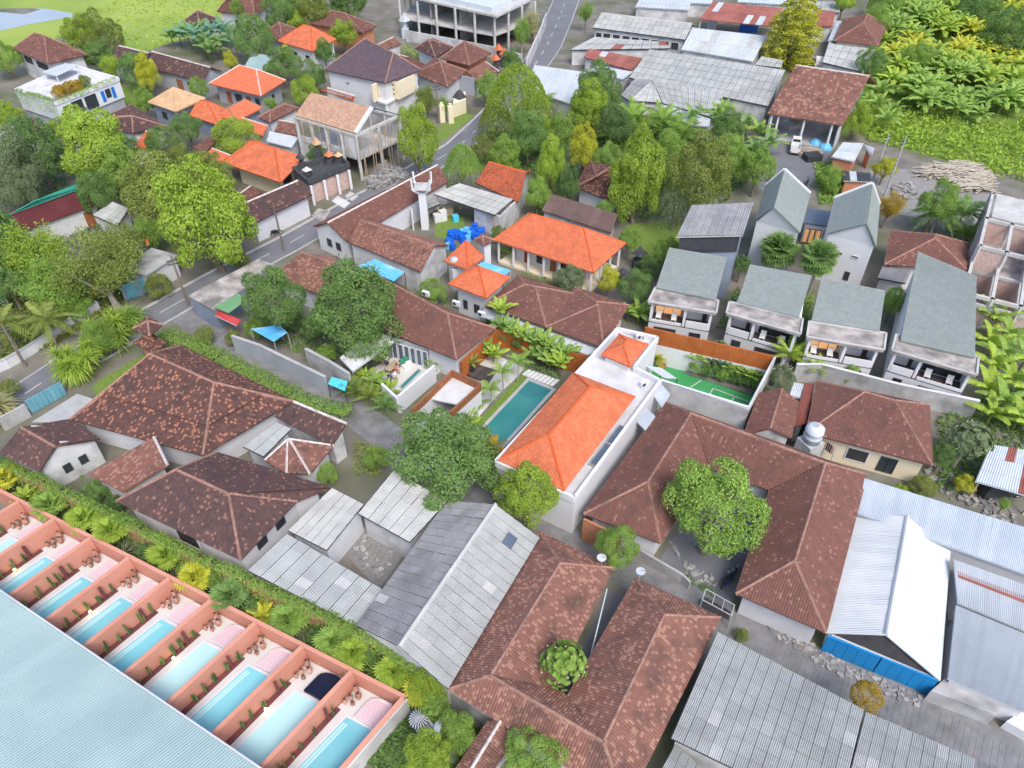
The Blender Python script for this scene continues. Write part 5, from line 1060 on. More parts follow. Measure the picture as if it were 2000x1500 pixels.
# ================================================================ modern grey-roofed villas
def modern(label, roof, slab, zr0, zr1, zs, rows, flip=False, bays=(0, .45, 1.), lit=0, back=None):
    """two-storey villa: single-slope shingle roof, flat slab over balconies on the front"""
    r = thing('villa', label, 'villa', cen(slab), 'modern villas with grey shingle roofs')
    tiled(r, [roof], (), 'shingle_grey', 'ridge_clay', .28, .28); 
    s_ = MB(); s_.prism([p[:2] for p in slab], zs-.3, zs); s_.build('slab', 'stained_slab', r)
    lipm = MB()
    for i in range(4): lipm.wall(slab[i], slab[(i+1) % 4], zs+.002, zs+.16, .2)
    lipm.build('slab_edge', 'raw_concrete', r)
    F0_, F1_ = Vector(slab[0]), Vector(slab[1]); B0_, B1_ = Vector(roof[3]), Vector(roof[2]); F0_.z = F1_.z = B0_.z = B1_.z = 0
    ax = (F1_-F0_).normalized(); back_ = Vector((-ax.y, ax.x, 0)); back_ = back_ if back_.y > 0 else -back_
    F0_ += ax*.35+back_*.3; F1_ += -ax*.35+back_*.3; dep = 1.7
    I0, I1 = F0_+back_*dep, F1_+back_*dep
    w = MB(); w.prism([F0_[:2], F1_[:2], (F1_+back_*.01)[:2], (F0_+back_*.01)[:2]], 0, .01)
    w = MB(); w.prism([I0[:2], I1[:2], tuple(inset(roof, .35)[2]), tuple(inset(roof, .35)[3])], 0, [zs-.32, zs-.32, min(roof[2][2], 9)-.25, min(roof[3][2], 9)-.25]); w.build('wall', 'clean_white', r)
    L = (F1_-F0_).length; h1 = zs*.47
    g = MB(); g.prism([F0_[:2], F1_[:2], I1[:2], I0[:2]], 0, h1-.15); g.build('ground_floor', 'white_plaster', r)
    f_ = MB(); f_.prism([F0_[:2], F1_[:2], I1[:2], I0[:2]], h1-.148, h1); f_.build('balcony_floor', 'dark_wood', r)
    for t in bays:
        p = F0_.lerp(F1_, min(max(t, .02), .98)); m_ = MB(); m_.wall(p, p+back_*(dep-.01), h1+.003, zs-.305, .28); m_.build('fin_wall', 'clean_white', r)
    for i in range(len(bays)-1):
        a_, c2 = F0_.lerp(F1_, bays[i]+.035), F0_.lerp(F1_, bays[i+1]-.035); wide = bays[i+1]-bays[i] > .5
        m_ = MB(); m_.wall(a_, c2, h1+.004, h1+(.35 if wide else .9), .12); m_.build('balustrade', 'clean_white', r)
        n0, n1 = I0.lerp(I1, bays[i]+.06), I0.lerp(I1, bays[i+1]-.06)
        if wide: window(r, n0[:2], n1[:2], h1+.1, zs-.9, .05, pane='warm_room' if lit else 'glass', nm='glass_door', mull=3)
        else: window(r, n0.lerp(n1, .12)[:2], n0.lerp(n1, .62)[:2], h1+1.2, zs-.7, .05, pane='dark_inside'); window(r, n0.lerp(n1, .72)[:2], n0.lerp(n1, .95)[:2], h1+.05, zs-.9, .05, frame='dark_wood', pane='dark_wood', nm='door')
        if wide:
            for t in (.25, .7):
                p = F0_.lerp(F1_, bays[i]+(bays[i+1]-bays[i])*t)+back_*.75; ch = thing('lounge_chair', 'white lounge chair on a balcony of '+rows+(', left one' if t < .5 else ', right one'), 'chair', (p.x, p.y, h1), 'white balcony chairs')
                an = math.atan2(ax.y, ax.x)
                m_ = MB(); m_.box((p.x, p.y, h1+.36), (.6, .62, .12), an); m_.build('seat', 'cushion', ch); m_ = MB(); m_.box((p.x+back_.x*.3, p.y+back_.y*.3, h1+.68), (.6, .1, .6), an); m_.build('backrest', 'cushion', ch)
                for i_, j_ in ((-1,-1),(1,-1),(1,1),(-1,1)):
                    e = p+ax*i_*.26+back_*j_*.26; m_ = MB(); m_.box((e.x, e.y, h1+.15), (.05, .05, .3)); m_.build('leg', 'clean_white', ch)
    # lower windows
    for i in range(len(bays)-1):
        if bays[i+1]-bays[i] <= .5: a_, c2 = F0_.lerp(F1_, bays[i]+.12), F0_.lerp(F1_, bays[i+1]-.12); window(r, a_[:2], c2[:2], .9, h1-.6, .06, mull=2)
        else: a_, c2 = F0_.lerp(F1_, bays[i]+.1), F0_.lerp(F1_, bays[i+1]-.1); window(r, a_[:2], c2[:2], .1, h1-.6, .06, frame='dark_wood', pane='dark_inside', nm='opening')
    return r
modern('grey-roofed modern villa, leftmost of the four, below the dark box storey', [(16.26,70.68,5.40),(22.57,68.33,5.40)]+[(24.68,74.10,7.20),(18.36,76.17,7.20)], [(15.09,68.22,5.20),(22.23,66.15,5.20),(22.90,68.41,5.20),(16.27,70.96,5.20)], 5.4, 7, 5.2, 'the leftmost grey-roofed villa', bays=(0, .57, 1.), lit=1)
modern('grey-roofed modern villa, second from left, fronted by a bright tree fern', [(24.85,67.90,5.40),(30.90,65.13,5.40)]+[(33.31,70.40,7.20),(26.95,72.62,7.20)], [(23.30,66.13,5.20),(30.33,62.45,5.20),(31.32,65.08,5.20),(24.06,68.17,5.20)], 5.4, 7, 5.2, 'the second grey-roofed villa', bays=(0, .38, 1.))
modern('grey-roofed modern villa, third from left, with lit orange living room', [(32.11,64.66,5.40),(38.67,62.74,5.40)]+[(40.47,67.56,7.20),(34.23,69.95,7.20)], [(30.88,62.00,5.20),(38.18,59.86,5.20),(39.40,62.60,5.20),(31.86,64.61,5.20)], 5.4, 7, 5.2, 'the third grey-roofed villa', bays=(0, .54, 1.), lit=1)
modern('tall grey-roofed modern villa, rightmost and longest of the four', [(40.29,61.16,5.40),(46.77,58.43,5.40)]+[(50.30,68.53,8.40),(45.89,73.42,8.40)], [(38.96,59.80,5.20),(45.93,55.99,5.20),(47.33,58.67,5.20),(40.36,62.39,5.20)], 5.4, 8, 5.2, 'the rightmost grey-roofed villa', bays=(0, .36, 1.))
# dark box storey above the leftmost villa
q = [(18.86,75.69,9.00),(26.58,76.00,9.00)]+[(29.17,82.48,9.60),(21.58,81.83,9.60)]
bx = thing('building', 'dark slate-walled box storey with weathered grey sheet roof behind the leftmost modern villa', 'building', cen(q)); sheets(bx, q, 9, 1, 'asbestos_dark', 3, .03, 'roof_panel'); m_ = MB(); m_.slab([(p[0], p[1], p[2]-.07) for p in q], .12); m_.build('roof', 'concrete', bx); w = MB(); w.prism(inset(q, .4), 0, [8.75, 8.75, 9.3, 9.3]); w.build('wall', 'blue_plaster', bx)
m_ = MB(); 
q2 = inset(q, .35); m_.wall(q2[0], q2[1], 6.6, 8.6, .2); m_.build('slate_cladding', 'dark_steel', bx)
# two steep white gable houses
def steep(label, fa, fl, fr, ba, bl, br):
    r = thing('house', label, 'house', cen([fl, fr, bl, br]), 'steep white gable houses')
    dk = MB(); ti = MB(); fs = [(fl, bl, ba, fa), (br, fr, fa, ba)]
    tiled(r, fs, (), 'shingle_grey', 'ridge_clay', .28, .28)
    e = MB()
    for a_, c2 in ((fa, fl), (fa, fr)): pass
    for a_, c2 in ((ba, bl), (ba, br)): e.bar((a_[0], a_[1], a_[2]+.1), (c2[0], c2[1], c2[2]+.1), .3, .34)
    e.build('verge', 'clean_white', r)
    w = MB(); ctr = cen([fl, fr, bl, br]); sh = lambda p, z: (p[0]+(ctr[0]-p[0])*.05, p[1]+(ctr[1]-p[1])*.05, z)
    A = [sh(fl, 0), sh(fr, 0), sh(br, 0), sh(bl, 0)]; w.prism(A, 0, min(fl[2], fr[2])-.2); w.build('wall', 'clean_white', r)
    g = MB(); v = [sh(fl, fl[2]-.22), sh(fr, fr[2]-.22), sh(fa, fa[2]-.2)]; inw = Vector((ba[0]-fa[0], ba[1]-fa[1], 0)).normalized()*.3
    g.add(v+[(x+inw.x, y+inw.y, z) for x, y, z in v], [(0,1,2),(5,4,3),(0,3,4,1),(1,4,5,2),(2,5,3,0)]); g.build('gable', 'clean_white', r)
    wall_spots(r, A, [(0, .25, .42, 4.2, 4.6, 'vent'), (0, .62, .78, 4.2, 4.6, 'vent'), (0, .6, .72, 1.0, 2.2)])
    return r
def ridge_solve(): pass
steep('steep grey gable house with white end wall, left one of the pair', (31.54,81.90,9.20), (30.28,83.35,6.60), (34.96,80.46,6.60), (35.46,91.77,9.20), (33.85,92.51,6.60), (39.05,90.20,6.60))
steep('steep grey gable house with white end wall, right one of the pair', (41.41,78.05,9.20), (38.31,80.26,6.60), (43.11,77.43,6.60), (45.57,88.01,9.20), (41.81,88.96,6.60), (47.14,87.47,6.60))
q = [(38.70,88.83,3.20),(41.48,87.82,3.20)]+[(43.39,91.66,3.20),(40.39,92.63,3.20)]
b_ = thing('building', 'low dark-roofed entrance building with lit wooden doors between the steep gables', 'building', cen(q)); m_ = MB(); m_.prism([p[:2] for p in q], 3.0, 3.2); m_.build('flat_roof', 'solar', b_); m_ = MB(); m_.prism(inset(q, .3), 0, 2.98); m_.build('wall', 'white_plaster', b_)
wall_spots(b_, inset(q, .3), [(0, .05, .32, .1, 2.3, 'warm'), (0, .36, .62, .1, 2.3, 'warm'), (0, .66, .95, .1, 2.3, 'warm')])
house('brown ribbed hip roof between the right steep gable and the tallest modern villa', ([(45.36,78.09,3.60),(54.89,76.65,3.60),(57.66,82.86,3.60),(48.89,85.78,3.60)],[(51.60,80.32,5.90),(51.94,81.15,5.90)]), 'tile_rust', 'white_plaster')
shed('grey ribbed metal lean-to below the brown hip roof beside the right steep gable', [(44.15,76.41,2.80),(47.10,75.23,2.80)]+[(48.57,77.47,3.20),(45.59,78.70,3.20)], 'asbestos_dark', 8, 1, waves=3, sheetname='roof_panel')
# unfinished building at the right edge
uq = [(52.12,71.65,6.40),(59.75,67.52,6.40),(70.61,86.13,6.40),(63.43,90.81,6.40)]
ub = thing('building', 'unfinished concrete and brick building at the right edge', 'building', cen(uq))
cols = {}
for i in range(4):
    for j in range(4):
        p = bil(uq, i/3, j/3); hh = 6.4 if (j > 0) else 4.2
        m_ = MB(); m_.box((p[0], p[1], hh/2), (.45, .45, hh), .3); m_.build('column', 'raw_concrete', ub); cols[i, j] = (p, hh)
for i in range(4):
    for j in range(4):
        for (i2, j2) in ((i+1, j), (i, j+1)):
            if (i2, j2) not in cols: continue
            p, q_ = cols[i, j][0], cols[i2, j2][0]
            for z in (3.1, min(cols[i, j][1], cols[i2, j2][1])): m_ = MB(); m_.wall(p, q_, z-.42, z, .34); m_.build('beam', 'raw_concrete', ub)
            if i + j < 9: m_ = MB(); m_.wall(p, q_, 0, 2.66, .18); m_.build('brick_infill', 'pink_brick', ub)
            if j > 0 and (i+2*j) % 3: m_ = MB(); m_.wall(p, q_, 3.13, min(cols[i, j][1], cols[i2, j2][1])-.44, .18); m_.build('brick_infill', 'pink_brick', ub)
m_ = MB(); m_.prism([p[:2] for p in (bil(uq, 0, .34), bil(uq, .66, .34), bil(uq, .66, .98), bil(uq, 0, .98))], 2.9, 3.08); m_.build('floor_slab', 'stained_slab', ub)
m_ = MB(); m_.prism([p[:2] for p in (bil(uq, .05, .68), bil(uq, .64, .68), bil(uq, .64, .98), bil(uq, .05, .98))], 6.41, 6.6); m_.build('roof_slab', 'raw_concrete', ub)
sheet_plane('concrete_yard', [(57.86,78.59,0.00),(71.46,74.29,0.00),(65.95,64.70,0.00),(54.42,70.27,0.00)], .014, 'kerb')
free_wall('grey mossy boundary wall behind the brown house below the modern villas', [(30.22,60.90,0.00),(32.93,60.90,0.00),(39.84,57.80,0.00),(47.10,55.26,0.00)], 2.4, .22, 'concrete', cap='white_plaster')
free_wall('weathered side wall between the green court and the small brown gable', [(26.33,56.18,0.00),(29.44,62.36,0.00)], 1.8, .2, 'concrete')
# brown house at right
house('brown hip-roofed house with washing and pale walls right of the mango compound', ([(38.14,45.90,3.20),(41.08,53.80,3.20),(31.04,57.30,3.20),(27.86,50.05,3.20)],[(36.42,52.34,5.19),(34.02,53.55,5.19)]), 'tile_rust', 'cream_plaster', spots=[(3, .35, .55, .8, 2.4, 'dark'), (3, .65, .8, .4, 2.3, 'window')])
house('small brown gable roof squeezed between the court wall and the brown hip house', ([(26.37,49.49,3.00),(21.94,49.85,3.00),(24.92,55.79,3.00),(28.46,54.44,3.00)],[(24.15,49.67,4.15),(26.69,55.12,4.15)]), 'tile_rust', 'old_plaster', 'ridge_clay', .3, True, name='outbuilding', cat='outbuilding')
shed('red sheet roof between the small gable and the brown hip house', [(27.23,51.45,2.70),(28.55,51.81,2.70)]+[(30.83,57.17,3.00),(29.87,57.30,3.00)], 'metal_rust', 3, 4, waves=3)
shed('small white sheet roof behind the red sheet roof', [(27.97,55.75,2.70),(29.03,55.36,2.70)]+[(29.94,57.14,2.90),(28.86,57.55,2.90)], 'metal_white', 2, 2, waves=3)
shed('patchwork tin roof shack at the right edge by the pink frangipani', [(41.72,44.57,2.60),(46.43,42.52,2.60)]+[(49.35,47.63,3.00),(44.88,48.73,3.00)], 'metal_silver', 6, 3, open_=True, waves=4, odd='metal_rust', odd_p=.3)

# ================================================================ houses across the road
house('brown gable shop house with pale side wall on the far side of the road', ([(-27.96,96.23,3.20),(-31.92,98.67,3.20),(-38.11,92.76,3.20),(-34.32,88.28,3.20)],[(-29.94,97.45,4.70),(-36.22,90.52,4.70)]), 'tile_dark', 'white_plaster', 'ridge_pale', .5, True, tw=.3, tl=.34)
house('large bright orange hip roof open pavilion beside the black stone shrine', ([(-32.93,99.04,3.60),(-31.09,106.82,3.60),(-40.98,112.95,3.60),(-42.82,105.17,3.60)],[(-34.92,105.68,5.55),(-37.77,107.91,5.55)]), 'tile_orange', 'cream_plaster', 'ridge_orange', 1.6, spots=[(0, .2, .8, .3, 2.4, 'dark')], tw=.3, tl=.34)
tile_slab('small brown lean-to tile roof left of the orange pavilion front', [(-37.46,94.58,2.80),(-35.22,97.65,2.80)]+[(-37.18,98.74,3.20),(-38.27,96.13,3.20)], 'tile_rust')
tile_slab('pinkish orange tile roof strip above the orange pavilion', [(-47.52,108.00,2.80),(-44.52,105.64,2.80)]+[(-42.46,107.95,3.40),(-46.02,110.40,3.40)], 'tile_faded')
# black stone shrine platform
q = [(-31.99,103.12,3.20),(-29.12,99.27,3.20),(-24.07,104.54,3.20),(-26.48,107.77,3.20)]
sp = thing('temple', 'black stone temple platform with small shrines above the pink garages', 'temple', cen(q))
m_ = MB(); m_.prism([p[:2] for p in q], 2.95, 3.2); m_.build('platform', 'stone_dark', sp); m_ = MB(); m_.prism(inset(q, .25), 0, 2.94); m_.build('wall', 'pink_brick', sp)
for i in range(4): m_ = MB(); m_.wall(q[i], q[(i+1) % 4], 3.203, 4.0, .3); m_.build('parapet', 'stone_dark', sp)
for t in (.05, .36, .68, .97):
    p = lerp(q[1], q[2], t); m_ = MB(); m_.box((p[0]+.1, p[1]-.3, 1.5), (.35, .35, 3.0), .4); m_.build('column', 'clean_white', sp)
def shrine(label, p, z, h, roofm='tile_orange', body='stone_dark', s=1., grp='small temple shrines'):
    t = thing('shrine', label, 'shrine', (p[0], p[1], z), grp); m_ = MB(); m_.box((p[0], p[1], z+h*.2), (.9*s, .9*s, h*.4)); m_.build('plinth', body, t); m_ = MB(); m_.box((p[0], p[1], z+h*.55), (.55*s, .55*s, h*.3)); m_.build('shaft', body, t)
    m_ = MB(); m_.lathe((p[0], p[1], z+h*.7), [(.8*s, 0), (.55*s, .1*h), (.2*s, .25*h), (.05*s, .34*h)], 4); m_.build('roof', roofm, t)
for k, (x, y, h, rm, lb) in enumerate(((1780, 850, 3.2, 'tile_tan', 'tall tan-capped shrine on the black stone platform'), (1845, 900, 2.0, 'tile_orange', 'orange-capped shrine on the black stone platform, nearest the concrete frame'), (1895, 890, 1.6, 'tile_tan', 'short pale-capped shrine at the right corner of the black platform'), (1690, 900, 2.6, 'stone_dark', 'black thatched shrine at the left end of the black platform'), (1720, 960, 1.5, 'white_slab', 'pale offering table shrine on the black platform'))):
    shrine(lb, [(-29.18,107.77,3.20), (-27.06,105.70,3.20), (-25.82,106.28,3.20), (-30.85,103.97,3.20), (-29.61,101.72,3.20)][k], 3.2, h, rm)
for k, (p, rm, lb) in enumerate((((-3.23,151.93,0.00), 'tile_orange', 'orange-tipped shrine among the dark trees near the top concrete frame, left'), ((-2.70,157.57,0.00), 'tile_orange', 'orange-tipped shrine among the dark trees near the top concrete frame, back'), ((-1.53,154.71,0.00), 'tile_orange', 'orange-tipped shrine among the dark trees near the top concrete frame, right'))): shrine(lb, p, 0, 3.4, rm, 'stone_dark', 1.3)
for k, (p, lb) in enumerate((((16.26,82.73,0.00), 'dark stone shrine in the garden right of the veranda house, larger one'), ((13.78,79.10,0.00), 'dark stone shrine in the garden right of the veranda house, nearer the pool wall'))): shrine(lb, p, 0, 3.2-.8*k, 'stone_dark', 'stone_dark', 1.4)
for k, (p, lb) in enumerate((((37.39,199.32,0.00), ''),)): pass
# the two-storey concrete house under construction
bq = [(-32.53,111.20,8.20),(-22.75,106.39,8.20),(-15.74,111.20,8.20),(-24.94,116.34,8.20)]
def frame_house(label, base, ztop, levels, colsn, slabm='raw_concrete', over=0., name='building', wallm=None):
    r = thing(name, label, 'building', cen(base))
    for i in range(colsn[0]+1):
        for j in range(colsn[1]+1):
            if 0 < i < colsn[0] and 0 < j < colsn[1]: continue
            p = bil(base, i/colsn[0], j/colsn[1]); m_ = MB(); m_.box((p[0], p[1], ztop/2), (.42, .42, ztop), .5); m_.build('column', slabm, r)
    for z in levels: m_ = MB(); m_.prism([p[:2] for p in base], z-.28, z); m_.build('floor_slab', slabm, r)
    return r
gq = [(p[0], p[1], 0) for p in [(-33.17,113.34,3.40),(-22.96,106.91,3.40),(-17.36,113.86,3.40),(-27.15,118.67,3.40)]]
fr = frame_house('two-storey concrete house under construction with a tan roof half', gq, 7.2, (3.4,), (4, 2))
for i in range(4): m_ = MB(); m_.wall(gq[i], gq[(i+1) % 4], 6.9, 7.25, .45); m_.build('ring_beam', 'raw_concrete', fr)
w = MB(); w.wall(gq[2], gq[3], 3.42, 6.88, .18); w.wall(gq[3], gq[0], 0, 3.1, .18); w.wall(gq[2], gq[3], 0, 3.1, .18); w.build('wall', 'concrete', fr)
w = MB(); w.wall(lerp(gq[0], gq[1], .02), lerp(gq[0], gq[1], .98), 3.42, 4.3, .16); w.wall(lerp(gq[0], gq[1], .80), gq[1], 4.31, 6.88, .16); w.wall(lerp(gq[0], gq[1], 0), lerp(gq[0], gq[1], .6), 0, 3.1, .18); w.build('parapet', 'old_plaster', fr)
mid0, mid1 = lerp(gq[1], gq[2], .42), lerp(gq[0], gq[3], .42)
rt = [(mid0[0], mid0[1], 10.0), (mid1[0], mid1[1], 10.0)]
tiled(fr, [((gq[0][0], gq[0][1], 7.4), (gq[1][0], gq[1][1], 7.4), rt[0], rt[1])], (), 'tile_pink', 'ridge_clay', .3, .36)
m_ = MB(); m_.bar((gq[1][0], gq[1][1], 7.45), (rt[0][0], rt[0][1], 10.1), .5, .4); m_.build('verge', 'clean_white', fr)
for k in range(6):
    t = k/5; a, c_ = lerp(rt[1], rt[0], t), lerp(gq[3], gq[2], t); m_ = MB(); m_.bar(a, (c_[0], c_[1], 7.3), .12); m_.build('rafter', 'dark_steel', fr)
for k in range(16):
    t = k/15; 
    for a, c_ in ((gq[1], gq[2]),): p = lerp(a, c_, t); q_ = Vector((p[0]+.5*random.uniform(.4, 1), p[1]-.8, 0)); m_ = MB(); m_.tube([(q_.x, q_.y, 0 if k % 3 else 3.4), (q_.x+random.uniform(-.3, .3), q_.y, random.uniform(5.5, 7.6))], .06, 5); m_.build('scaffold_pole', 'timber', fr)
for k in range(6): p = lerp(gq[0], gq[1], .1+.15*k); m_ = MB(); m_.tube([(p[0], p[1]-.3, 3.4), (p[0], p[1]-.3, 7.0)], .06, 5); m_.build('prop', 'timber', fr)
# purple-roofed white house
house('white two-storey house with purple-grey hip roof and cream front', ([(-21.54,129.38,6.20),(-15.92,135.54,6.20),(-27.47,141.70,6.20),(-33.09,135.54,6.20)],[(-20.68,136.32,8.81),(-26.65,143.75,8.81)]), 'tile_purple', 'white_plaster', 'ridge_clay', .5, spots=[(3, .3, .36, 4.4, 4.8, 'vent')], tw=.34, tl=.38)
pu = ROOTS[-1]; q = [(-23.85,129.49,5.90),(-22.11,132.27,5.90),(-19.65,130.87,5.90),(-17.12,134.66,5.90)]; q0 = [p for p in q]
for i, (a, c_) in enumerate(((q[0], q[1]), (q[1], q[2]), (q[2], q[3]))):
    m_ = MB(); m_.wall((a[0], a[1]-.25), (c_[0], c_[1]-.25), 3.0, 5.95, .3); m_.build('cream_wall', 'cream_plaster', pu)
    for t in ((.5,),(.3,.7),(.25,.5,.75))[i]:
        p = lerp(a, c_, t); d_ = Vector((c_[0]-a[0], c_[1]-a[1])).normalized()
        if i == 0: window(pu, (p[0]-d_.x*.3, p[1]-d_.y*.3-.4), (p[0]+d_.x*.3, p[1]+d_.y*.3-.4), 3.6, 5.6); continue
        for z in (3.6, 4.4, 5.2): window(pu, (p[0]-d_.x*.22, p[1]-d_.y*.22-.4), (p[0]+d_.x*.22, p[1]+d_.y*.22-.4), z, z+.45, frame='cream_plaster', pane='dark_inside', nm='opening')
q = [(-24.60,131.05,3.00),(-21.65,128.82,3.00),(-16.73,136.65,3.00),(-18.03,140.58,3.00),(-22.56,134.75,3.00)]; m_ = MB(); m_.prism([p[:2] for p in q], 2.7, 3.0); m_.build('porch_roof', 'clean_white', pu)
for p in inset(q, .4)[1:3]+[lerp(inset(q, .4)[1], inset(q, .4)[2], .5)]: m_ = MB(); m_.box((p[0], p[1], 1.35), (.5, .5, 2.69), .5); m_.build('column', 'white_plaster', pu)
tile_slab('orange tile sliver between the purple-roofed house and the concrete frame', [(-34.08,134.23,3.20),(-27.35,129.43,3.20)]+[(-26.94,129.68,3.90),(-32.36,133.35,3.90)], 'tile_terracotta')
# ---- village houses upper left
kw = dict(tw=.36, tl=.4)
house('old brown hip-roofed house with open upper storey at the far left', ([(-84.90,141.94,5.00),(-79.62,146.68,5.00),(-89.98,154.75,5.00),(-95.26,150.01,5.00)],[(-88.73,150.83,7.05),(-91.41,152.42,7.05)]), 'tile_rust', 'old_plaster', 'ridge_clay', .6, spots=[(3, .1, .4, 2.8, 4.4, 'dark'), (3, .5, .9, 2.8, 4.4, 'dark')], **kw)
E, R = ([(-55.90,138.06,3.20),(-53.84,142.91,3.20),(-67.57,152.07,3.20),(-69.01,145.45,3.20)],[(-54.87,140.49,4.87),(-68.29,148.76,4.87)]); house('long brown gable house with grey end wall in front of the banana clump', (E, R), 'tile_dark', 'grey_plaster', 'ridge_pale', .4, True, spots=[(3, .5, .6, .3, 2.2, 'door'), (3, .7, .8, 1, 2.2)], **kw)
house('brown gable house left of the long gable, behind the round green tree', ([(-69.20,144.65,3.20),(-67.81,150.48,3.20),(-74.22,154.61,3.20),(-76.81,148.40,3.20)],[(-68.51,147.57,5.00),(-75.51,151.50,5.00)]), 'tile_dark', 'grey_plaster', 'ridge_pale', .4, True, **kw)
house('tan pyramid-roofed house with blue-grey walls', ([(-62.14,128.18,3.40),(-56.19,124.19,3.40),(-52.86,129.82,3.40),(-58.81,133.82,3.40)],[(-57.87,129.59,5.31),(-57.83,129.68,5.31)]), 'tile_tan', 'blue_plaster', 'tile_tan', .5, spots=[(0, .3, .5, 1.1, 2.3), (1, .4, .6, .3, 2.4, 'door')], **kw)
house('pale orange hip-roofed house with grey walls and a veranda', ([(-43.56,130.95,3.40),(-40.84,138.12,3.40),(-51.57,143.73,3.40),(-54.29,136.56,3.40)],[(-45.69,137.90,5.44),(-49.15,139.92,5.44)]), 'tile_faded', 'grey_plaster', 'ridge_pale', .9, spots=[(3, .2, .3, .3, 2.3, 'door'), (3, .4, .55, .9, 2.3), (3, .65, .75, .3, 2.3, 'door'), (3, .85, .95, .9, 2.3), (0, .5, .62, 1.2, 2)], **kw)
house('small bright orange hip roof in front of the pale orange house', ([(-53.73,123.60,3.00),(-47.74,119.70,3.00),(-48.48,126.21,3.00),(-54.46,130.11,3.00)],[(-50.74,124.89,4.90),(-50.56,124.72,4.90)]), 'tile_orange', 'blue_plaster', 'ridge_orange', .5, **kw)
house('pinkish brown hip roof right of the small orange roof', ([(-49.38,123.77,3.00),(-45.35,121.22,3.00),(-42.34,126.86,3.00),(-46.37,129.40,3.00)],[(-47.05,123.77,4.27),(-45.23,127.20,4.27)]), 'tile_faded', 'blue_plaster', 'ridge_clay', .5, **kw); ROOTS[-1]
house('brown low hip roof with dark water tank beside the pinkish roof', ([(-42.32,123.25,2.80),(-39.85,121.29,2.80),(-36.41,127.22,2.80),(-38.89,129.18,2.80)],[(-40.36,124.28,3.54),(-38.58,127.06,3.54)]), 'tile_rust', 'white_plaster', 'ridge_clay', .4, **kw)
tile_slab('pinkish lean-to tile roof below the pinkish hip roof', [(-45.12,120.47,2.60),(-39.97,116.57,2.60)]+[(-39.55,118.86,3.30),(-44.59,122.07,3.30)], 'tile_faded')
shed('white metal roof with red edge beside the concrete frame house', [(-38.80,114.25,2.80),(-34.37,112.06,2.80)]+[(-33.73,114.93,3.20),(-38.93,117.21,3.20)], 'metal_white', 6, 1, waves=4, sheetname='roof_panel')
tile_slab('speckled red tile roof above the white metal roof', [(-38.36,117.93,2.80),(-34.34,116.12,2.80)]+[(-35.25,119.73,3.30),(-38.16,121.01,3.30)], 'tile_red')
house('bright orange hip-roofed white house, farthest orange roof at the top', ([(-38.24,150.16,4.40),(-34.86,156.97,4.40),(-42.75,162.76,4.40),(-46.13,155.96,4.40)],[(-39.63,158.08,6.42),(-41.42,159.15,6.42)]), 'tile_orange', 'white_plaster', 'ridge_orange', .5, spots=[(3, .35, .47, 2.6, 3.1), (3, .75, .87, 2.6, 3.1)], **kw)
house('brown pyramid roof just left of the farthest orange roof', ([(-51.30,163.57,3.40),(-45.98,158.61,3.40),(-44.78,166.60,3.40),(-50.10,171.56,3.40)],[(-47.35,163.65,5.50),(-47.21,163.59,5.50)]), 'tile_rust', 'grey_plaster', **kw)
house('wide brown hip roof at the top with orange brick wall', ([(-30.37,162.94,3.80),(-28.21,167.21,3.80),(-40.51,173.07,3.80),(-42.67,168.80,3.80)],[(-35.51,171.49,5.07),(-38.46,173.17,5.07)]), 'tile_rust', 'orange_brick', **kw)
house('small brown pyramid roof white house at the edge of the field', ([(-70.57,171.46,3.20),(-65.84,168.50,3.20),(-63.12,173.66,3.20),(-67.84,176.62,3.20)],[(-67.45,174.15,4.81),(-67.30,174.08,4.81)]), 'tile_dark', 'white_plaster', **kw)
house('brown hip-roofed house cut by the top edge of the picture', ([(-55.42,173.88,3.80),(-53.62,185.16,3.80),(-62.61,188.44,3.80),(-64.40,177.15,3.80)],[(-55.98,177.13,6.84),(-60.97,176.38,6.84)]), 'tile_rust', 'white_plaster', spots=[(3, .4, .5, .9, 2.3), (3, .7, .8, .3, 2.3, 'door')], **kw)
house('orange-brown pyramid roof in the cluster below the top concrete frame', ([(-13.68,148.78,3.60),(-7.95,144.85,3.60),(-3.87,151.69,3.60),(-9.60,155.62,3.60)],[(-9.26,152.23,5.61),(-9.14,152.18,5.61)]), 'tile_rust', 'orange_brick', 'ridge_clay', .8, **kw); ROOTS[-1]
house('brown pyramid roof behind the orange-brown one, beside the long grey wall', ([(-19.14,155.04,3.40),(-14.72,149.92,3.40),(-11.64,155.63,3.40),(-16.06,160.76,3.40)],[(-16.13,154.01,5.35),(-15.29,153.54,5.35)]), 'tile_dark', 'white_plaster', **kw)
house('reddish brown pyramid roof in front of the orange-brown one', ([(-17.89,141.42,3.40),(-11.42,135.03,3.40),(-8.45,142.95,3.40),(-14.91,149.34,3.40)],[(-12.91,140.01,6.02),(-12.80,140.01,6.02)]), 'tile_rust', 'white_plaster', **kw)
tile_slab('speckled reddish tile roof with white gable beside the bamboo', [(-8.40,143.65,3.00),(-6.50,138.60,3.00)]+[(-2.44,141.41,3.90),(-5.01,146.13,3.90)], 'tile_red', 'white_plaster')
tile_slab('small red tile roof behind the purple-roofed house', [(-25.34,155.48,3.00),(-22.23,158.63,3.00)]+[(-24.03,160.87,3.60),(-26.59,156.32,3.60)], 'tile_red')
tile_slab('long thin brown tile roof right of the purple-roofed house', [(-18.01,144.20,2.80),(-15.54,146.84,2.80)]+[(-20.16,150.61,3.20),(-21.86,151.73,3.20)], 'tile_rust')
m_ = MB(); q = [(-10.44,141.53,0.00),(-6.82,139.58,0.00)]; m_.wall(q[0], q[1], 0, 3.3, .25); tag(m_.build('end_wall', 'grey_plaster'), 'pale grey gable wall below the reddish pyramid roof', 'wall')
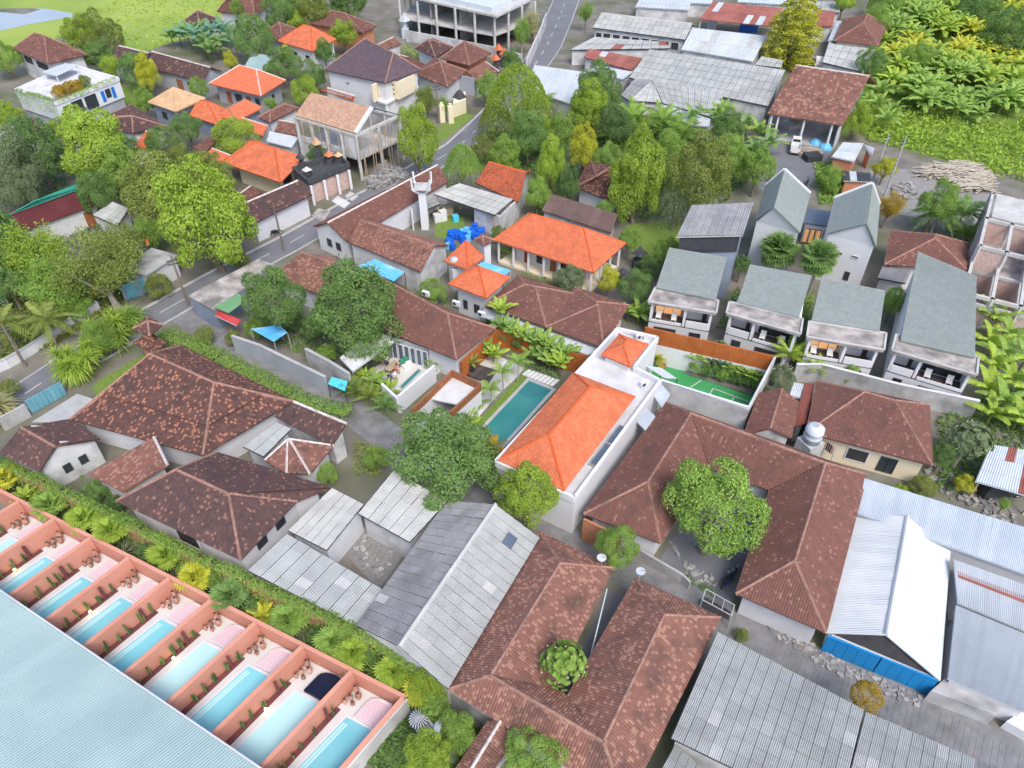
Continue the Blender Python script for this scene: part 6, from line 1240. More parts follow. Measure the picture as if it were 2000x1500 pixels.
house('brown tile roof at the far left below the terrace house', ([(-74.04,115.31,3.20),(-71.86,113.53,3.20),(-79.38,122.42,3.20),(-79.21,114.11,3.20)],[(-72.95,114.42,4.27),(-79.30,118.26,4.27)]), 'tile_rust', 'white_plaster', gable=True, **kw)
house('dark brown tile roof in front of the white terrace house, with a pale metal edge', ([(-60.26,116.00,3.40),(-55.50,118.31,3.40),(-64.66,126.96,3.40),(-68.54,119.10,3.40)],[(-60.57,118.09,5.27),(-64.90,117.50,5.27)]), 'tile_dark', 'white_plaster', **kw)
tile_slab('brown tile roof between the turquoise pool and the big yellow-green tree', [(-71.48,111.95,2.80),(-68.00,110.34,2.80)]+[(-68.15,114.42,3.60),(-69.27,115.93,3.60)], 'tile_rust')
tile_slab('orange tile roof peeking between the trees left of the dome bush', [(-58.97,111.95,2.80),(-56.49,111.70,2.80)]+[(-57.34,116.95,3.40),(-58.44,116.38,3.40)], 'tile_orange')
tile_slab('brown tile roof left of the dome-shaped bush', [(-49.78,112.13,2.80),(-47.22,109.99,2.80)]+[(-45.60,116.00,3.40),(-46.53,116.38,3.40)], 'tile_rust')
pl = [(-77.46,119.80,0.30),(-75.24,117.50,0.30),(-74.75,121.17,0.30),(-76.48,122.56,0.30),(-78.55,122.56,0.30)]; t = thing('swimming_pool', 'small turquoise pond pool beside brown roofs at the far left', 'swimming pool', cen(pl)); m_ = MB(); m_.prism([p[:2] for p in pl], 0, .3); m_.build('coping', 'cyan_paint', t); m_ = MB(); m_.prism(inset(pl, .5), .3, .31); m_.build('water', 'water_teal', t)
shed('white sheet roof at the left edge below the trees', [(-82.18,115.63,2.80),(-79.77,114.88,2.80)]+[(-80.65,119.76,3.20),(-82.27,116.83,3.20)], 'metal_white', 4, 1, waves=4, sheetname='roof_panel')
shed('pale blue-green sheet roof among the trees left of the farthest orange house', [(-50.84,147.37,2.80),(-45.98,144.20,2.80)]+[(-45.83,150.60,3.30),(-50.62,153.14,3.30)], 'metal_teal', 6, 1, waves=4, sheetname='roof_panel')
# white villa with hanging garden terrace
q = [(-83.06,126.75,6.00),(-73.91,121.39,6.00),(-67.74,131.91,6.00),(-78.62,138.34,6.00)]
wt = thing('villa', 'white villa with a planted roof terrace, trailing vines and blue shutters', 'villa', cen(q)); w = MB(); w.prism([p[:2] for p in q], 2.9, 5.7); w.build('wall', 'clean_white', wt); m_ = MB(); m_.prism(inset([q[0], q[1], q[2], q[3]], .25), 0, 2.88); m_.build('ground_floor', 'grey_plaster', wt)
for i in range(4): m_ = MB(); m_.wall(q[i], q[(i+1) % 4], 5.71, 6.3, .25); m_.build('parapet', 'clean_white', wt)
m_ = MB(); m_.prism(inset(q, .14), 5.71, 5.8); m_.build('roof_deck', 'white_slab', wt)
foliage_box('hanging_vine', [lerp(q[0], q[1], t) for t in (.02, .3, .6, .98)], 1.0, 4.2, 6.4, 'leaf_fresh', wt, 22, .3)
foliage_box('trailing_plants', [lerp(q[1], q[2], t) for t in (.02, .3, .6, .98)], .9, 5.9, 6.5, 'leaf_fresh', wt, 18, .3)
wall_spots(wt, [p[:2] for p in q], [(1, .06, .16, 3.0, 5.2, 'dark'), (1, .2, .36, 3.1, 5.3), (1, .4, .58, 3.1, 5.3), (1, .66, .71, 3.4, 5.2, 'shutter'), (1, .73, .81, 3.8, 5.2), (1, .83, .88, 3.4, 5.2, 'shutter')])
for k, t in enumerate((.06, .2, .34, .5)):
    p = lerp(lerp(q[1], q[2], t), q[3], .12); tree('rust-yellow shrub on the roof terrace of the vine-clad white villa, '+['nearest the hanging vines', 'second from the vines', 'third from the vines', 'farthest from the vines'][k], p[0], p[1], 6.6, 1.2, 'round', 'leaf_rusty' if k != 3 else 'leaf_olive', z0=5.81, name='shrub', cat='shrub', group='terrace shrubs')
q = [(-80.53,132.04,7.20),(-77.32,130.16,7.20),(-75.62,134.95,7.20),(-78.30,136.19,7.20)]; pg = thing('canopy', 'white canopy on the roof terrace of the vine-clad villa', 'canopy', cen(q, 5.8)); m_ = MB(); m_.slab(q, .12); m_.build('cover', 'metal_white', pg)
for p in inset(q, .2): m_ = MB(); m_.box((p[0], p[1], 6.44), (.12, .12, 1.26)); m_.build('post', 'clean_white', pg)
# teal-roofed maroon shed at left
q = [(-65.16,87.11,5.40)]+[(-58.16,94.40,5.40)]+[(-58.08,95.44,6.00)]+[(-62.65,92.26,6.00),(-64.23,87.36,6.00)]
E = [(-66.08,88.25,4.60),(-58.89,95.78,4.60)]; 
sh_ = thing('hall', 'dark maroon-fronted hall with narrow turquoise roof among the left trees', 'hall', cen(E))
q = [(-65.49,87.68,5.00),(-58.62,95.31,5.00)]+[(-58.19,95.68,5.80),(-62.84,89.86,5.80)]; m_ = MB(); m_.slab(q, .12); m_.build('roof', 'teal_green', sh_)
a, c_ = E[0], E[1]; dd = Vector((c_[0]-a[0], c_[1]-a[1], 0)).normalized(); nn = Vector((dd.y, -dd.x, 0))
fq = [Vector(a)+dd*.3, Vector(c_)-dd*.3]; lo = [fq[0]+nn*2.6, fq[1]+nn*2.6]
m_ = MB(); m_.slab([(*lo[0][:2], 3.1), (*lo[1][:2], 3.1), (*fq[1][:2], 4.9), (*fq[0][:2], 4.9)], .1); m_.build('lower_roof', 'maroon', sh_)
w = MB(); w.prism([(lo[0]-nn*.4)[:2], (lo[1]-nn*.4)[:2], (fq[1]-nn*3)[:2], (fq[0]-nn*3)[:2]], 0, 2.95); w.build('wall', 'white_plaster', sh_)
pth = [(lo[0]-nn*.4), (lo[1]-nn*.4)]; wall_spots(sh_, [tuple(pth[0][:2]), tuple(pth[1][:2]), tuple((fq[1]-nn*3)[:2])], [(0, .8, .92, .1, 2.4, 'door')])
shed('plain grey sheet roof hut right of the maroon hall', [(-56.63,91.05,3.00),(-52.24,88.25,3.00)]+[(-51.89,91.95,3.50),(-54.89,93.78,3.50)], 'asbestos_far', 4, 3, wall='white_plaster', spots=[(1, .3, .6, 1., 2.)])
shed('concrete slab roof building at the roadside under the big yellow-green tree', [(-48.39,78.44,3.00),(-44.24,76.66,3.00)]+[(-41.87,81.19,3.00),(-45.80,82.86,3.00)], 'concrete', 1, 1, amp=.0, wall='white_plaster')
q = [(-44.77,77.25,2.00),(-41.84,80.18,2.00),(-42.23,80.99,2.00),(-44.46,78.14,2.00)]; 
ft = thing('fence', 'pale blue-green checked lattice fence on the roadside', 'fence', (-45.72,78.82,0.00)); a, c_ = (-45.89,78.93,0.00), (-43.04,82.25,0.00)
for k in range(12): m_ = MB(); m_.wall(lerp(a, c_, k/12+.01), lerp(a, c_, (k+1)/12-.01), .9 if k % 2 else 1.2, 1.7 if k % 2 else 2.0, .12); m_.build('panel', 'gate_blue' if k % 2 else 'white_plaster', ft)
m_ = MB(); m_.wall(a, c_, 0, .88, .2); m_.build('base', 'old_plaster', ft)
q = [(-49.05,88.04,3.20),(-46.44,83.02,3.20),(-46.18,83.39,3.20),(-48.09,87.27,3.20)]; m_ = MB(); m_.slab(q, .1); t = tag(m_.build('tile_strip', 'tile_faded'), 'narrow orange roof strip beside the concrete slab building', 'roof'); 
shed('grey roof with white sheet edge behind the left trees', [(-55.22,101.60,3.00),(-53.36,100.97,3.00)]+[(-53.27,105.33,3.40),(-58.02,107.01,3.40)], 'asbestos_far', 3, 2)
# ================================================================ top: grey concrete frame building and its wall
q = [(p[0], p[1], 0) for p in [(-24.02,173.71,3.60),(-3.55,162.12,3.60),(4.80,171.63,3.60),(-21.75,184.72,3.60)]]
tf = frame_house('large unfinished two-storey concrete frame at the top of the picture', q, 7.4, (3.6,), (5, 3))
m_ = MB(); m_.prism([p[:2] for p in [(-24.55,176.19,7.60),(-3.06,160.84,7.60),(3.87,171.78,7.60),(-21.34,183.96,7.60)]], 7.3, 7.7); m_.build('roof_slab', 'raw_concrete', tf)
m_ = MB(); m_.prism([p[:2] for p in [(-17.17,172.47,8.60),(-4.10,163.00,8.60),(0.00,169.57,8.60),(-15.55,180.08,8.60)]], 7.71, 8.6); m_.build('upper_plinth', 'metal_silver', tf)
w = MB(); w.wall(lerp(q[3], q[2], .0), q[2], 0, 7.3, .2)
for t in (.3, .6): a, c_ = lerp(q[0], q[1], t), lerp(q[3], q[2], t); w.wall(lerp(a, c_, .15), c_, 0, 3.3, .18); w.wall(lerp(a, c_, .15), c_, 3.62, 7.3, .18)
w.build('partition', 'concrete', tf)
free_wall('long pale wall in front of the unfinished concrete frame', [(-22.64,169.84,0.00),(-12.88,164.76,0.00),(-4.20,159.91,0.00),(2.05,155.28,0.00)], 2.2, .25, 'old_plaster')
free_wall('tall pale wall beside the upper road', [(2.83,151.93,0.00),(4.20,159.91,0.00),(6.19,171.15,0.00),(7.61,180.76,0.00)], 2.4, .25, 'old_plaster')
shrine('white-capped small roadside shelter at the end of the pale wall', (-22.95,171.81,0.00), 0, 5.0, 'metal_white', 'metal_silver', 1.6)
# ================================================================ workshops at the upper right
kw2 = dict(wall='old_plaster', waves=3)
shed('white flat sheet roof behind the bamboo beside the upper road', [(2.88,133.43,3.60),(10.40,126.68,3.60)]+[(14.22,140.65,3.90),(4.11,144.53,3.90)], 'metal_white', 8, 1, sheetname='roof_panel', **kw2)
gable_sheets('long grey workshop roof with barred windows facing the yard', ([(34.81,159.33,3.60),(38.72,168.19,3.60),(20.81,174.68,3.60),(16.77,166.94,3.60)],[(36.77,163.76,5.27),(18.79,170.81,5.27)]), 'asbestos_far', 16, 3, over=.4, waves=3, spots=[(3, .02, .08, 1.2, 2.6)]+[(3, .1+.11*k, .19+.11*k, 1.2, 2.8, 'dark') for k in range(8)])
shed('low pale roof with rusted right end in front of the barred workshop', [(11.33,155.19,3.00),(31.51,156.07,3.00)]+[(30.90,159.04,3.30),(16.73,162.12,3.30)], 'asbestos_far', 10, 2, odd='metal_rust', odd_p=.1, **kw2)
shed('torn rust-red sheet roof beside the upper road', [(13.89,151.19,3.00),(22.23,144.43,3.00)]+[(25.13,149.47,3.40),(15.13,154.87,3.40)], 'metal_rust', 8, 2, odd='asbestos_pale', odd_p=.12, **kw2)
shed('white sheet strip roof in front of the torn rust-red roof', [(14.37,144.20,2.80),(20.28,140.37,2.80)]+[(22.48,143.37,3.10),(15.98,146.53,3.10)], 'metal_white', 5, 1, **kw2)
shed('very long grey sheet roof across the workshops', [(21.08,138.42,3.80),(43.01,125.55,3.80)]+[(49.40,139.43,4.80),(26.26,150.38,4.80)], 'asbestos_far', 22, 5, **kw2)
shed('hip end grey sheet roof below the very long grey roof, left part', [(18.97,131.91,3.20),(20.14,129.65,3.20)]+[(24.77,136.10,4.30),(21.94,136.83,4.30)], 'asbestos_dark', 3, 3, **kw2)
shed('grey sheet roof below the very long grey roof, right part with a red patch', [(25.87,128.33,3.20),(33.64,121.97,3.20)]+[(36.44,130.01,4.30),(24.92,135.85,4.30)], 'asbestos_far', 10, 4, **kw2)
shed('grey triangular roof piece between the two lower grey roofs', [(20.16,129.68,3.10),(25.77,128.79,3.10)]+[(25.00,135.75,4.25),(24.76,135.99,4.25)], 'asbestos_pale', 4, 3, **kw2)
shed('white sheet lean-to under the lower grey roof', [(26.87,121.52,2.70),(32.23,119.92,2.70)]+[(33.51,124.70,3.10),(25.01,128.35,3.10)], 'metal_white', 8, 1, **kw2)
shed('white-fronted pale sheet roof in front of the blue tarpaulin', [(33.32,154.88,3.20),(45.93,148.40,3.20)]+[(51.00,159.29,4.40),(37.01,164.34,4.40)], 'metal_white', 10, 2, odd='asbestos_pale', odd_p=.3, **kw2)
shed('red-brown sheet roof with pale edges above the blue tarpaulin', [(39.65,170.98,4.00),(54.42,166.29,4.00)]+[(58.48,175.28,5.00),(44.19,180.07,5.00)], 'metal_rust', 12, 2, odd='metal_white', odd_p=.08, open_=True, waves=3, posts='white_plaster')
q = [(49.60,174.49,0.00),(53.56,174.15,0.00)]; m_ = MB(); m_.wall(q[0], q[1], .3, 3.0, .1); tag(m_.build('tarpaulin', 'tarp_blue'), 'bright blue tarpaulin hanging under the red-brown sheet roof', 'tarpaulin')
w = MB(); w.wall((43.16,177.23,0.00), (45.07,176.54,0.00), 0, 3.4, .2); w.wall((46.50,182.56,0.00), (59.61,179.33,0.00), 0, 3.4, .2); tag(w.build('shop_wall', 'white_plaster'), 'white shop wall under the red-brown sheet roof', 'wall')
shed('pale grey sheet roof beside the yellow conifer-like tree', [(46.13,147.64,2.80),(50.78,146.04,2.80)]+[(51.94,148.95,3.20),(48.26,151.17,3.20)], 'asbestos_far', 4, 2, **kw2)
house('brown tile workshop with open front beside the grove', ([(52.47,116.48,4.40),(64.04,133.62,4.40),(53.41,138.69,4.40),(41.63,121.08,4.40)],[(58.26,125.05,8.99),(47.52,129.89,8.99)]), 'tile_red', 'old_plaster', 'ridge_pale', .4, True, tw=.38, tl=.42, nowall=True)
bw_ = ROOTS[-1]; q = [(52.47,116.48,4.40),(41.63,121.08,4.40),(52.26,142.85,4.40),(64.07,137.54,4.40)]; fp = inset(q, .5); w = MB(); w.wall(fp[2], fp[3], 0, 4.3, .2); w.wall(fp[1], fp[2], 0, 4.3, .2); w.wall(fp[3], fp[0], 0, 4.3, .2); w.build('wall', 'old_plaster', bw_)
for t in (.02, .12, .5, .9): p = lerp(fp[1], fp[0], t); m_ = MB(); m_.box((p[0], p[1], 2.15), (.3, .3, 4.3), .2); m_.build('column', 'white_plaster', bw_)
f_ = MB(); f_.prism(fp, 0, .25); f_.build('floor', 'kerb', bw_)
shed('brown roof strip behind the yellow conifer-like tree', [(63.89,169.57,3.20),(67.58,168.90,3.20)]+[(70.99,177.99,3.60),(66.70,179.45,3.60)], 'metal_rust', 3, 2, **kw2)
house('brown hip-roofed house at the edge of the grove', ([(64.56,158.60,3.60),(72.25,155.44,3.60),(78.62,168.26,3.60),(70.66,171.77,3.60)],[(71.02,162.45,5.86),(73.76,167.96,5.86)]), 'tile_rust', 'old_plaster', 'ridge_clay', .5, **kw)
shed('pale concrete-grey flat roof below the brown hip house at the grove', [(59.28,148.43,3.00),(64.89,143.65,3.00)]+[(72.47,156.07,3.00),(64.12,159.96,3.00)], 'asbestos_pale', 6, 3, amp=.01, **kw2)
shed('white strip roof left of the brown hip house at the grove', [(64.25,161.19,2.80),(65.50,161.19,2.80)]+[(71.27,173.96,2.80),(70.28,174.31,2.80)], 'metal_white', 2, 3, **kw2)
for k, (q, mm, lb) in enumerate((([(27.63,183.04,3.00),(39.33,180.80,3.00),(41.10,187.66,3.00),(29.65,190.04,3.00)], 'metal_white', 'white roof at the top edge above the barred workshop'), ([(35.11,186.88,3.00),(45.34,185.33,3.00),(47.50,193.29,3.00),(36.80,194.11,3.00)], 'metal_silver', 'blue-grey roof cut by the top edge'), ([(61.32,180.11,3.20),(72.10,178.28,3.20),(75.20,186.16,3.20),(63.75,186.94,3.20)], 'asbestos_far', 'grey roof at the top edge behind the yellow conifer-like tree'), ([(51.30,186.16,3.20),(62.34,183.85,3.20),(65.06,191.73,3.20),(53.30,192.55,3.20)], 'metal_silver', 'pale roof at the top edge above the red-brown sheet roof'))): shed(lb, q, mm, 5, 2, **kw2)
# shacks by the poles
shed('white sheet roof shack with orange brick wall beside the two poles', [(48.79,108.95,2.80)]+[(51.65,107.23,2.80)]+[(54.88,112.72,3.20),(51.72,113.08,3.20)], 'metal_white', 5, 2, wall='orange_brick', waves=3)
shed('small white sheet roof next to the white shack', [(55.07,110.41,2.60),(55.50,110.06,2.60)]+[(56.31,111.73,2.90),(55.15,113.00,2.90)], 'metal_white', 3, 1, wall='orange_brick', waves=3)
shed('half white half dark sheet roof hut below the two poles', [(48.34,101.59,2.60),(52.11,101.28,2.60)]+[(52.75,103.39,2.90),(48.87,104.20,2.90)], 'metal_white', 4, 1, wall='orange_brick', waves=3, odd='dark_steel', odd_p=.5)
for p0, p1, lb in (((55.07,106.47,0.00), (53.37,103.48,7.60), 'pale utility pole, left one of the two beside the right steep gable'), ((55.22,101.83,0.00), (53.57,98.67,9.20), 'pale utility pole, right one of the two beside the right steep gable'), ((-39.44,74.74,0.00), (-38.69,72.93,7.00), 'dark utility pole at the roadside by the blue-grey wall'), ((-30.47,86.88,0.00), (-29.42,84.49,7.00), 'utility pole at the roadside by the brown gable shop house'), ((-12.73,127.47,0.00), (-12.57,125.37,7.00), 'thin utility pole by the road below the purple-roofed house'), ((-53.75,63.26,0.00), (-52.32,62.35,6.00), 'slim palm-like pole at the far left roadside')):
    t = thing('utility_pole', lb, 'utility pole', p0); m_ = MB(); m_.tube([p0, (p0[0], p0[1], p1[2])], [.17, .1], 8); m_.build('pole', 'kerb' if 'pale' in lb else 'bark', t)
    for z in (.6, 1.1): m_ = MB(); m_.box((p0[0], p0[1]-.02, p1[2]-z), (1.3, .1, .1), .4); m_.build('crossarm', 'dark_steel', t)
# roadside temple wall with pale gate
q = [(-10.25,129.94,0.00),(-8.10,132.15,0.00),(-8.36,135.79,0.00),(-10.30,133.95,0.00)]; m_ = MB(); m_.prism([p[:2] for p in q], 0, 2.4); rt_ = thing('temple', 'small walled roadside temple with pale carved gate', 'temple', cen(q)); m_.build('wall', 'cream_plaster', rt_)
for p in ((-12.12,128.22,0.00), (-10.58,127.79,0.00)): m_ = MB(); m_.box((p[0], p[1], 1.5), (.9, .7, 3.0), .4); m_.box((p[0], p[1], 3.2), (.5, .4, .4), .4); m_.build('gate_pillar', 'cream_plaster', rt_)
m_ = MB(); m_.lathe((*cen(q)[:2], 2.41), [(1.3, 0), (.7, .8), (.1, 1.4)], 4); m_.build('roof', 'stone_dark', rt_)

# ================================================================ trees you can tell apart
T = tree
T('dense dark green mango tree on the lane in front of the white villa', -6.03,45.55,4.60,4.43, 'lumpy', 'leaf_mango', .82, 0)
T('bright yellow-green tree standing right against the front wall of the white villa', 1.48,41.28,4.60,2.53, 'lumpy', 'leaf_bright', .95, 1)
T('very large mango tree in the courtyard of the brown compound', 16.48,38.75,5.60,3.68, 'lumpy', 'leaf_fresh', .95, 2)
T('small airy yellow-green tree beside the lane by the satellite dishes', 8.56,36.76,3.60,1.80, 'fine', 'leaf_fresh', 1.05, 0)
T('round frangipani tree with pale flowers in the narrow court of the U-shaped house', 3.60,26.10,4.60,1.62, 'rosette', 'leaf_fresh', 1.0, 0, bark='pale_bark', flowers='flower')
T('broad mid-green tree over the long brown roof, right one of the leafy pair', -17.23,66.07,5.40,5.00, 'lumpy', 'leaf_mango', .9, 1)
T('broad mid-green tree over the blue canopy, left one of the leafy pair', -26.34,68.03,5.20,3.29, 'lumpy', 'leaf_mango', .95, 2)
T('large tall yellow-green tree at the bend of the main road', -37.30,82.19,7.00,5.41, 'lumpy', 'leaf_bright', 1.15, 0)
T('darker tree half hidden behind the large yellow-green roadside tree', -46.46,91.14,6.00,4.88, 'lumpy', 'leaf_olive', .9, 1)
T('tall olive yellow tree above the maroon hall', -59.88,102.45,7.00,4.82, 'lumpy', 'leaf_bright', .9, 2)
T('small tree in front of the plain grey hut by the maroon hall', -56.89,94.14,4.00,2.53, 'fine', 'leaf_mango', 1.2, 1)
T('dark green tree between the maroon hall and the turquoise pond pool', -69.04,104.30,5.50,3.88, 'lumpy', 'leaf_dark', 1., 0)
T('greyish green feathery tree at the left edge, upper one', -69.35,97.46,6.50,4.39, 'fine', 'leaf_grey', 1.05, 2)
T('greyish green feathery tree at the left edge beside the maroon hall', -67.69,94.14,5.00,2.65, 'fine', 'leaf_grey', 1.1, 1)
T('airy yellow-green tree at the left, in front of the maroon hall', -56.94,77.29,5.00,4.17, 'airy', 'leaf_bright', 1., 0, bark='pale_bark')
T('airy olive tree with pale trunk in front of the roadside gates', -47.76,74.12,6.00,4.98, 'airy', 'leaf_olive', .9, 1, bark='pale_bark')
T('olive yellow airy tree between the concrete slab building and the grey hut', -48.26,80.72,5.00,3.28, 'airy', 'leaf_olive', .9, 2, bark='pale_bark')
T('low green tree below the two airy trees at the left', -53.05,72.88,4.00,4.17, 'airy', 'leaf_fresh', .8, 0, bark='pale_bark')
T('dark green tree cut by the left edge above the palms', -63.05,80.50,5.50,2.89, 'lumpy', 'leaf_dark', 1.2, 1)
T('tall oblong bright green tree on the roadside by the concrete frame house', -13.89,106.97,5.60,2.66, 'lumpy', 'leaf_bright', 1.75, 2)
T('tall oblong bright green tree above the brown ribbed roof, right of the large orange roof', 16.93,93.88,6.20,3.46, 'lumpy', 'leaf_bright', 1.65, 0)
T('wide olive tree right of the tall oblong tree, beside the modern villas', 25.22,94.22,7.00,4.96, 'fine', 'leaf_olive', 1.0, 1)
T('bright green column tree left of the dark brown tile house', 5.69,100.47,5.00,2.26, 'lumpy', 'leaf_bright', 1.6, 1)
T('small green tree at the upper corner of the large orange roof', 3.54,94.88,3.60,1.77, 'lumpy', 'leaf_fresh', 1.2, 2)
T('bright yellow-green tree beside the dark brown tile house, upper one', 10.85,107.05,4.60,2.14, 'lumpy', 'leaf_yellow', 1.5, 0)
T('green tree in the cluster below the bamboo, right part', 7.29,112.74,4.60,2.38, 'lumpy', 'leaf_fresh', 1.1, 1)
T('olive tree in the cluster below the bamboo, left part', 2.36,111.46,4.60,2.99, 'lumpy', 'leaf_mango', 1.1, 2)
T('dark shadowy tree between the oblong column trees', 7.88,96.70,3.80,1.58, 'lumpy', 'leaf_dark', 1.8, 2)
T('large airy bamboo clump with drooping yellow-green foliage beside the road', 1.00,122.25,5.40,4.85, 'willow', 'leaf_bright', 1.25, 0, bark='leaf_olive', name='bamboo', cat='bamboo')
T('low bamboo-like spray left of the large bamboo clump', -2.68,120.66,3.50,2.34, 'willow', 'leaf_olive', 1.2, 1, bark='leaf_olive', name='bamboo', cat='bamboo')
T('dark broad-leaved tree behind the bright tree next to the white flat roof', 14.24,125.00,6.00,3.73, 'lumpy', 'leaf_mango', 1.1, 0)
T('bright yellow-green tree in front of the white flat roof', 12.39,120.31,5.60,2.97, 'lumpy', 'leaf_bright', 1.2, 1)
T('dark green tree low behind the palms near the white flat roof', 16.35,117.01,3.80,2.78, 'lumpy', 'leaf_dark', .9, 2)
T('light green weeping tree next to the brown roadside roof', -7.18,103.29,4.00,2.32, 'willow', 'leaf_fresh', 1.35, 2)
T('conifer-like yellow-green tiered tree among the workshop roofs', 55.35,155.22,5.50,5.60, 'tiers', 'leaf_yellow', 1.15, 0)
T('olive tree beside the old open-storeyed house at the field edge', -81.68,156.79,5.00,4.45, 'fine', 'leaf_olive', .95, 0)
T('tall green tree right of the old open-storeyed house', -84.04,155.89,5.00,4.03, 'fine', 'leaf_bright', .9, 1)
T('deep green tree below the olive field-edge tree', -79.23,149.45,3.60,2.55, 'lumpy', 'leaf_mango', .9, 2)
T('round dark green tree in front of the long brown gable', -68.98,141.39,4.00,2.82, 'dome', 'leaf_mango', 1.0, 0)
T('bright yellow-green slim tree in front of the long brown gable', -66.03,139.07,4.20,2.04, 'lumpy', 'leaf_yellow', 1.4, 1)
T('yellow-green shrub tree at the right corner of the vine-clad villa', -74.98,144.55,3.80,2.10, 'airy', 'leaf_bright', 1., 2)
T('small green tree between the lawn and the tan pyramid roof', -63.43,129.71,3.00,1.59, 'lumpy', 'leaf_fresh', 1.2, 0)
T('green tree right of the banana clump at the top', -50.75,154.40,5.00,4.20, 'fine', 'leaf_mango', 1.0, 1)
T('tree in front of the top brown hip roof', -59.17,174.56,5.00,1.43, 'fine', 'leaf_fresh', 1.2, 1)
T('bright shrub tree beside the pale blue-green sheet roof', -54.01,149.00,2.80,1.37, 'lumpy', 'leaf_yellow', 1.2, 2)
T('green tree over the pale blue-green sheet roof', -42.58,144.02,3.80,3.62, 'fine', 'leaf_mango', .8, 0)
T('yellow shrub tree in front of the grey pyramid house wall', -44.05,152.30,3.20,1.20, 'lumpy', 'leaf_yellow', 1.1, 1)
T('green tree in front of the white wall of the farthest orange house', -36.50,152.25,3.60,1.99, 'lumpy', 'leaf_mango', 1.0, 1)
T('yellow-green tree right of the farthest orange house', -34.09,161.18,3.60,2.49, 'lumpy', 'leaf_bright', 1., 2)
T('green tree left of the purple-roofed house', -36.39,138.96,3.60,2.60, 'fine', 'leaf_mango', 1.0, 0)
T('round yellow-green tree by the tan roof of the concrete frame house', -36.47,132.78,3.40,2.43, 'dome', 'leaf_bright', 1.0, 1)
T('dome-clipped bright green tree above the large orange pavilion', -42.69,112.50,3.80,3.34, 'dome', 'leaf_bright', .85, 2)
T('small green tree right of the tan pyramid roof', -55.69,134.94,3.20,1.64, 'dome', 'leaf_fresh', 1.05, 0)
T('green tree left of the small orange hip roof', -51.59,116.17,4.00,2.44, 'fine', 'leaf_mango', .9, 1)
T('green tree left of the dome-clipped tree', -53.73,111.05,3.80,2.36, 'dome', 'leaf_mango', 1., 2)
T('dull green tree above the roadside trees, near the orange strip', -47.58,103.70,4.20,2.55, 'fine', 'leaf_olive', 1.0, 0)
T('small palm-like tree in front of the grey veranda house', -41.80,129.32,2.80,1.24, 'airy', 'leaf_fresh', .9, 2)
T('leafy tree at the top, left of the wide brown roof', -48.39,172.09,5.00,4.13, 'lumpy', 'leaf_mango', 1.0, 0)
T('yellow-green tree at the top beside the wide brown roof', -42.41,172.09,5.00,3.70, 'lumpy', 'leaf_olive', 1.0, 1)
T('bright tree behind the farthest orange roof', -45.70,170.95,3.60,2.39, 'lumpy', 'leaf_bright', .9, 2)
T('green tree cut by the top edge, left of the concrete frame', -35.95,179.32,5.00,3.82, 'lumpy', 'leaf_mango', 1., 1)
T('slim green tree in the yard of the top concrete frame', 2.05,159.86,5.00,1.85, 'airy', 'leaf_fresh', 1.6, 0, bark='pale_bark')
T('airy young tree at the corner of the upper road', 16.00,174.87,4.50,1.66, 'airy', 'leaf_fresh', 1.4, 1)
T('yellow tree at the top beside the grove', 73.76,181.11,4.50,2.50, 'lumpy', 'leaf_bright', .9, 2)
T('green tree by the small roadside temple', -4.08,134.47,3.20,2.36, 'lumpy', 'leaf_fresh', 1., 1)
T('leafy tree in front of the reddish pyramid roof', -14.86,129.88,3.20,2.12, 'airy', 'leaf_olive', 1.2, 0)
T('green tree right of the orange-tipped shrines', 0.00,144.55,3.80,2.10, 'lumpy', 'leaf_mango', 1.1, 2)
T('dull yellow-green tree right of the two poles, in front of the rubble', 56.72,90.91,5.00,2.32, 'fine', 'leaf_fresh', 1.2, 0)
T('reddish olive shrub tree beside the right steep gable', 51.46,92.75,3.60,1.95, 'airy', 'leaf_rusty', 1.1, 1)
T('frangipani tree with pinkish blossom by the tin shack', 42.40,48.56,3.60,1.91, 'rosette', 'leaf_grey', .85, 1, bark='pale_bark', flowers='flower')
T('green shrub tree left of the pink frangipani', 40.43,48.04,2.20,1.15, 'fine', 'leaf_mango', .9, 2)
T('white-flowered shrub tree outside the corner of the green court', 27.92,58.31,2.80,1.27, 'fine', 'leaf_grey', 1., 0, flowers='flower')
T('grey-green shrub in front of the large orange veranda house', 6.98,76.78,2.40,1.99, 'fine', 'leaf_grey', .8, 1)
T('bright yellow shrub tree at the corner of the large orange roof', 11.51,75.66,2.80,1.35, 'lumpy', 'leaf_yellow', 1.1, 2)
T('green shrub tree beside the dark garden shrines', 14.59,74.31,3.00,2.07, 'fine', 'leaf_mango', .9, 0)
T('small green tree between the dark shrines and the olive tree', 19.22,81.43,3.60,1.67, 'fine', 'leaf_fresh', .9, 1)
T('round bright shrub behind the blue canopy by the long brown roof', -9.45,74.11,2.40,1.58, 'dome', 'leaf_fresh', .9, 1)
T('large yellow-green tree at the bottom edge left of the small gable', -5.63,20.26,3.60,1.54, 'lumpy', 'leaf_bright', .9, 0)
T('bright green tree at the bottom edge in front of the U-shaped house', 1.51,20.20,3.40,2.01, 'fine', 'leaf_fresh', .8, 1)
T('small bright sapling at the bottom edge right of the bottom tree', 5.55,19.94,3.00,1.08, 'airy', 'leaf_fresh', .9, 2)
T('green shrub tree between the striped umbrella and the small gable', -3.87,22.44,2.20,1.41, 'lumpy', 'leaf_fresh', .8, 2)
T('green shrub behind the striped umbrella', -5.54,24.48,1.80,1.09, 'lumpy', 'leaf_fresh', .8, 0)
T('grey-green shrub in front of the small tiled gable at the bottom', -4.37,21.31,1.60,0.91, 'fine', 'leaf_grey', .7, 1)
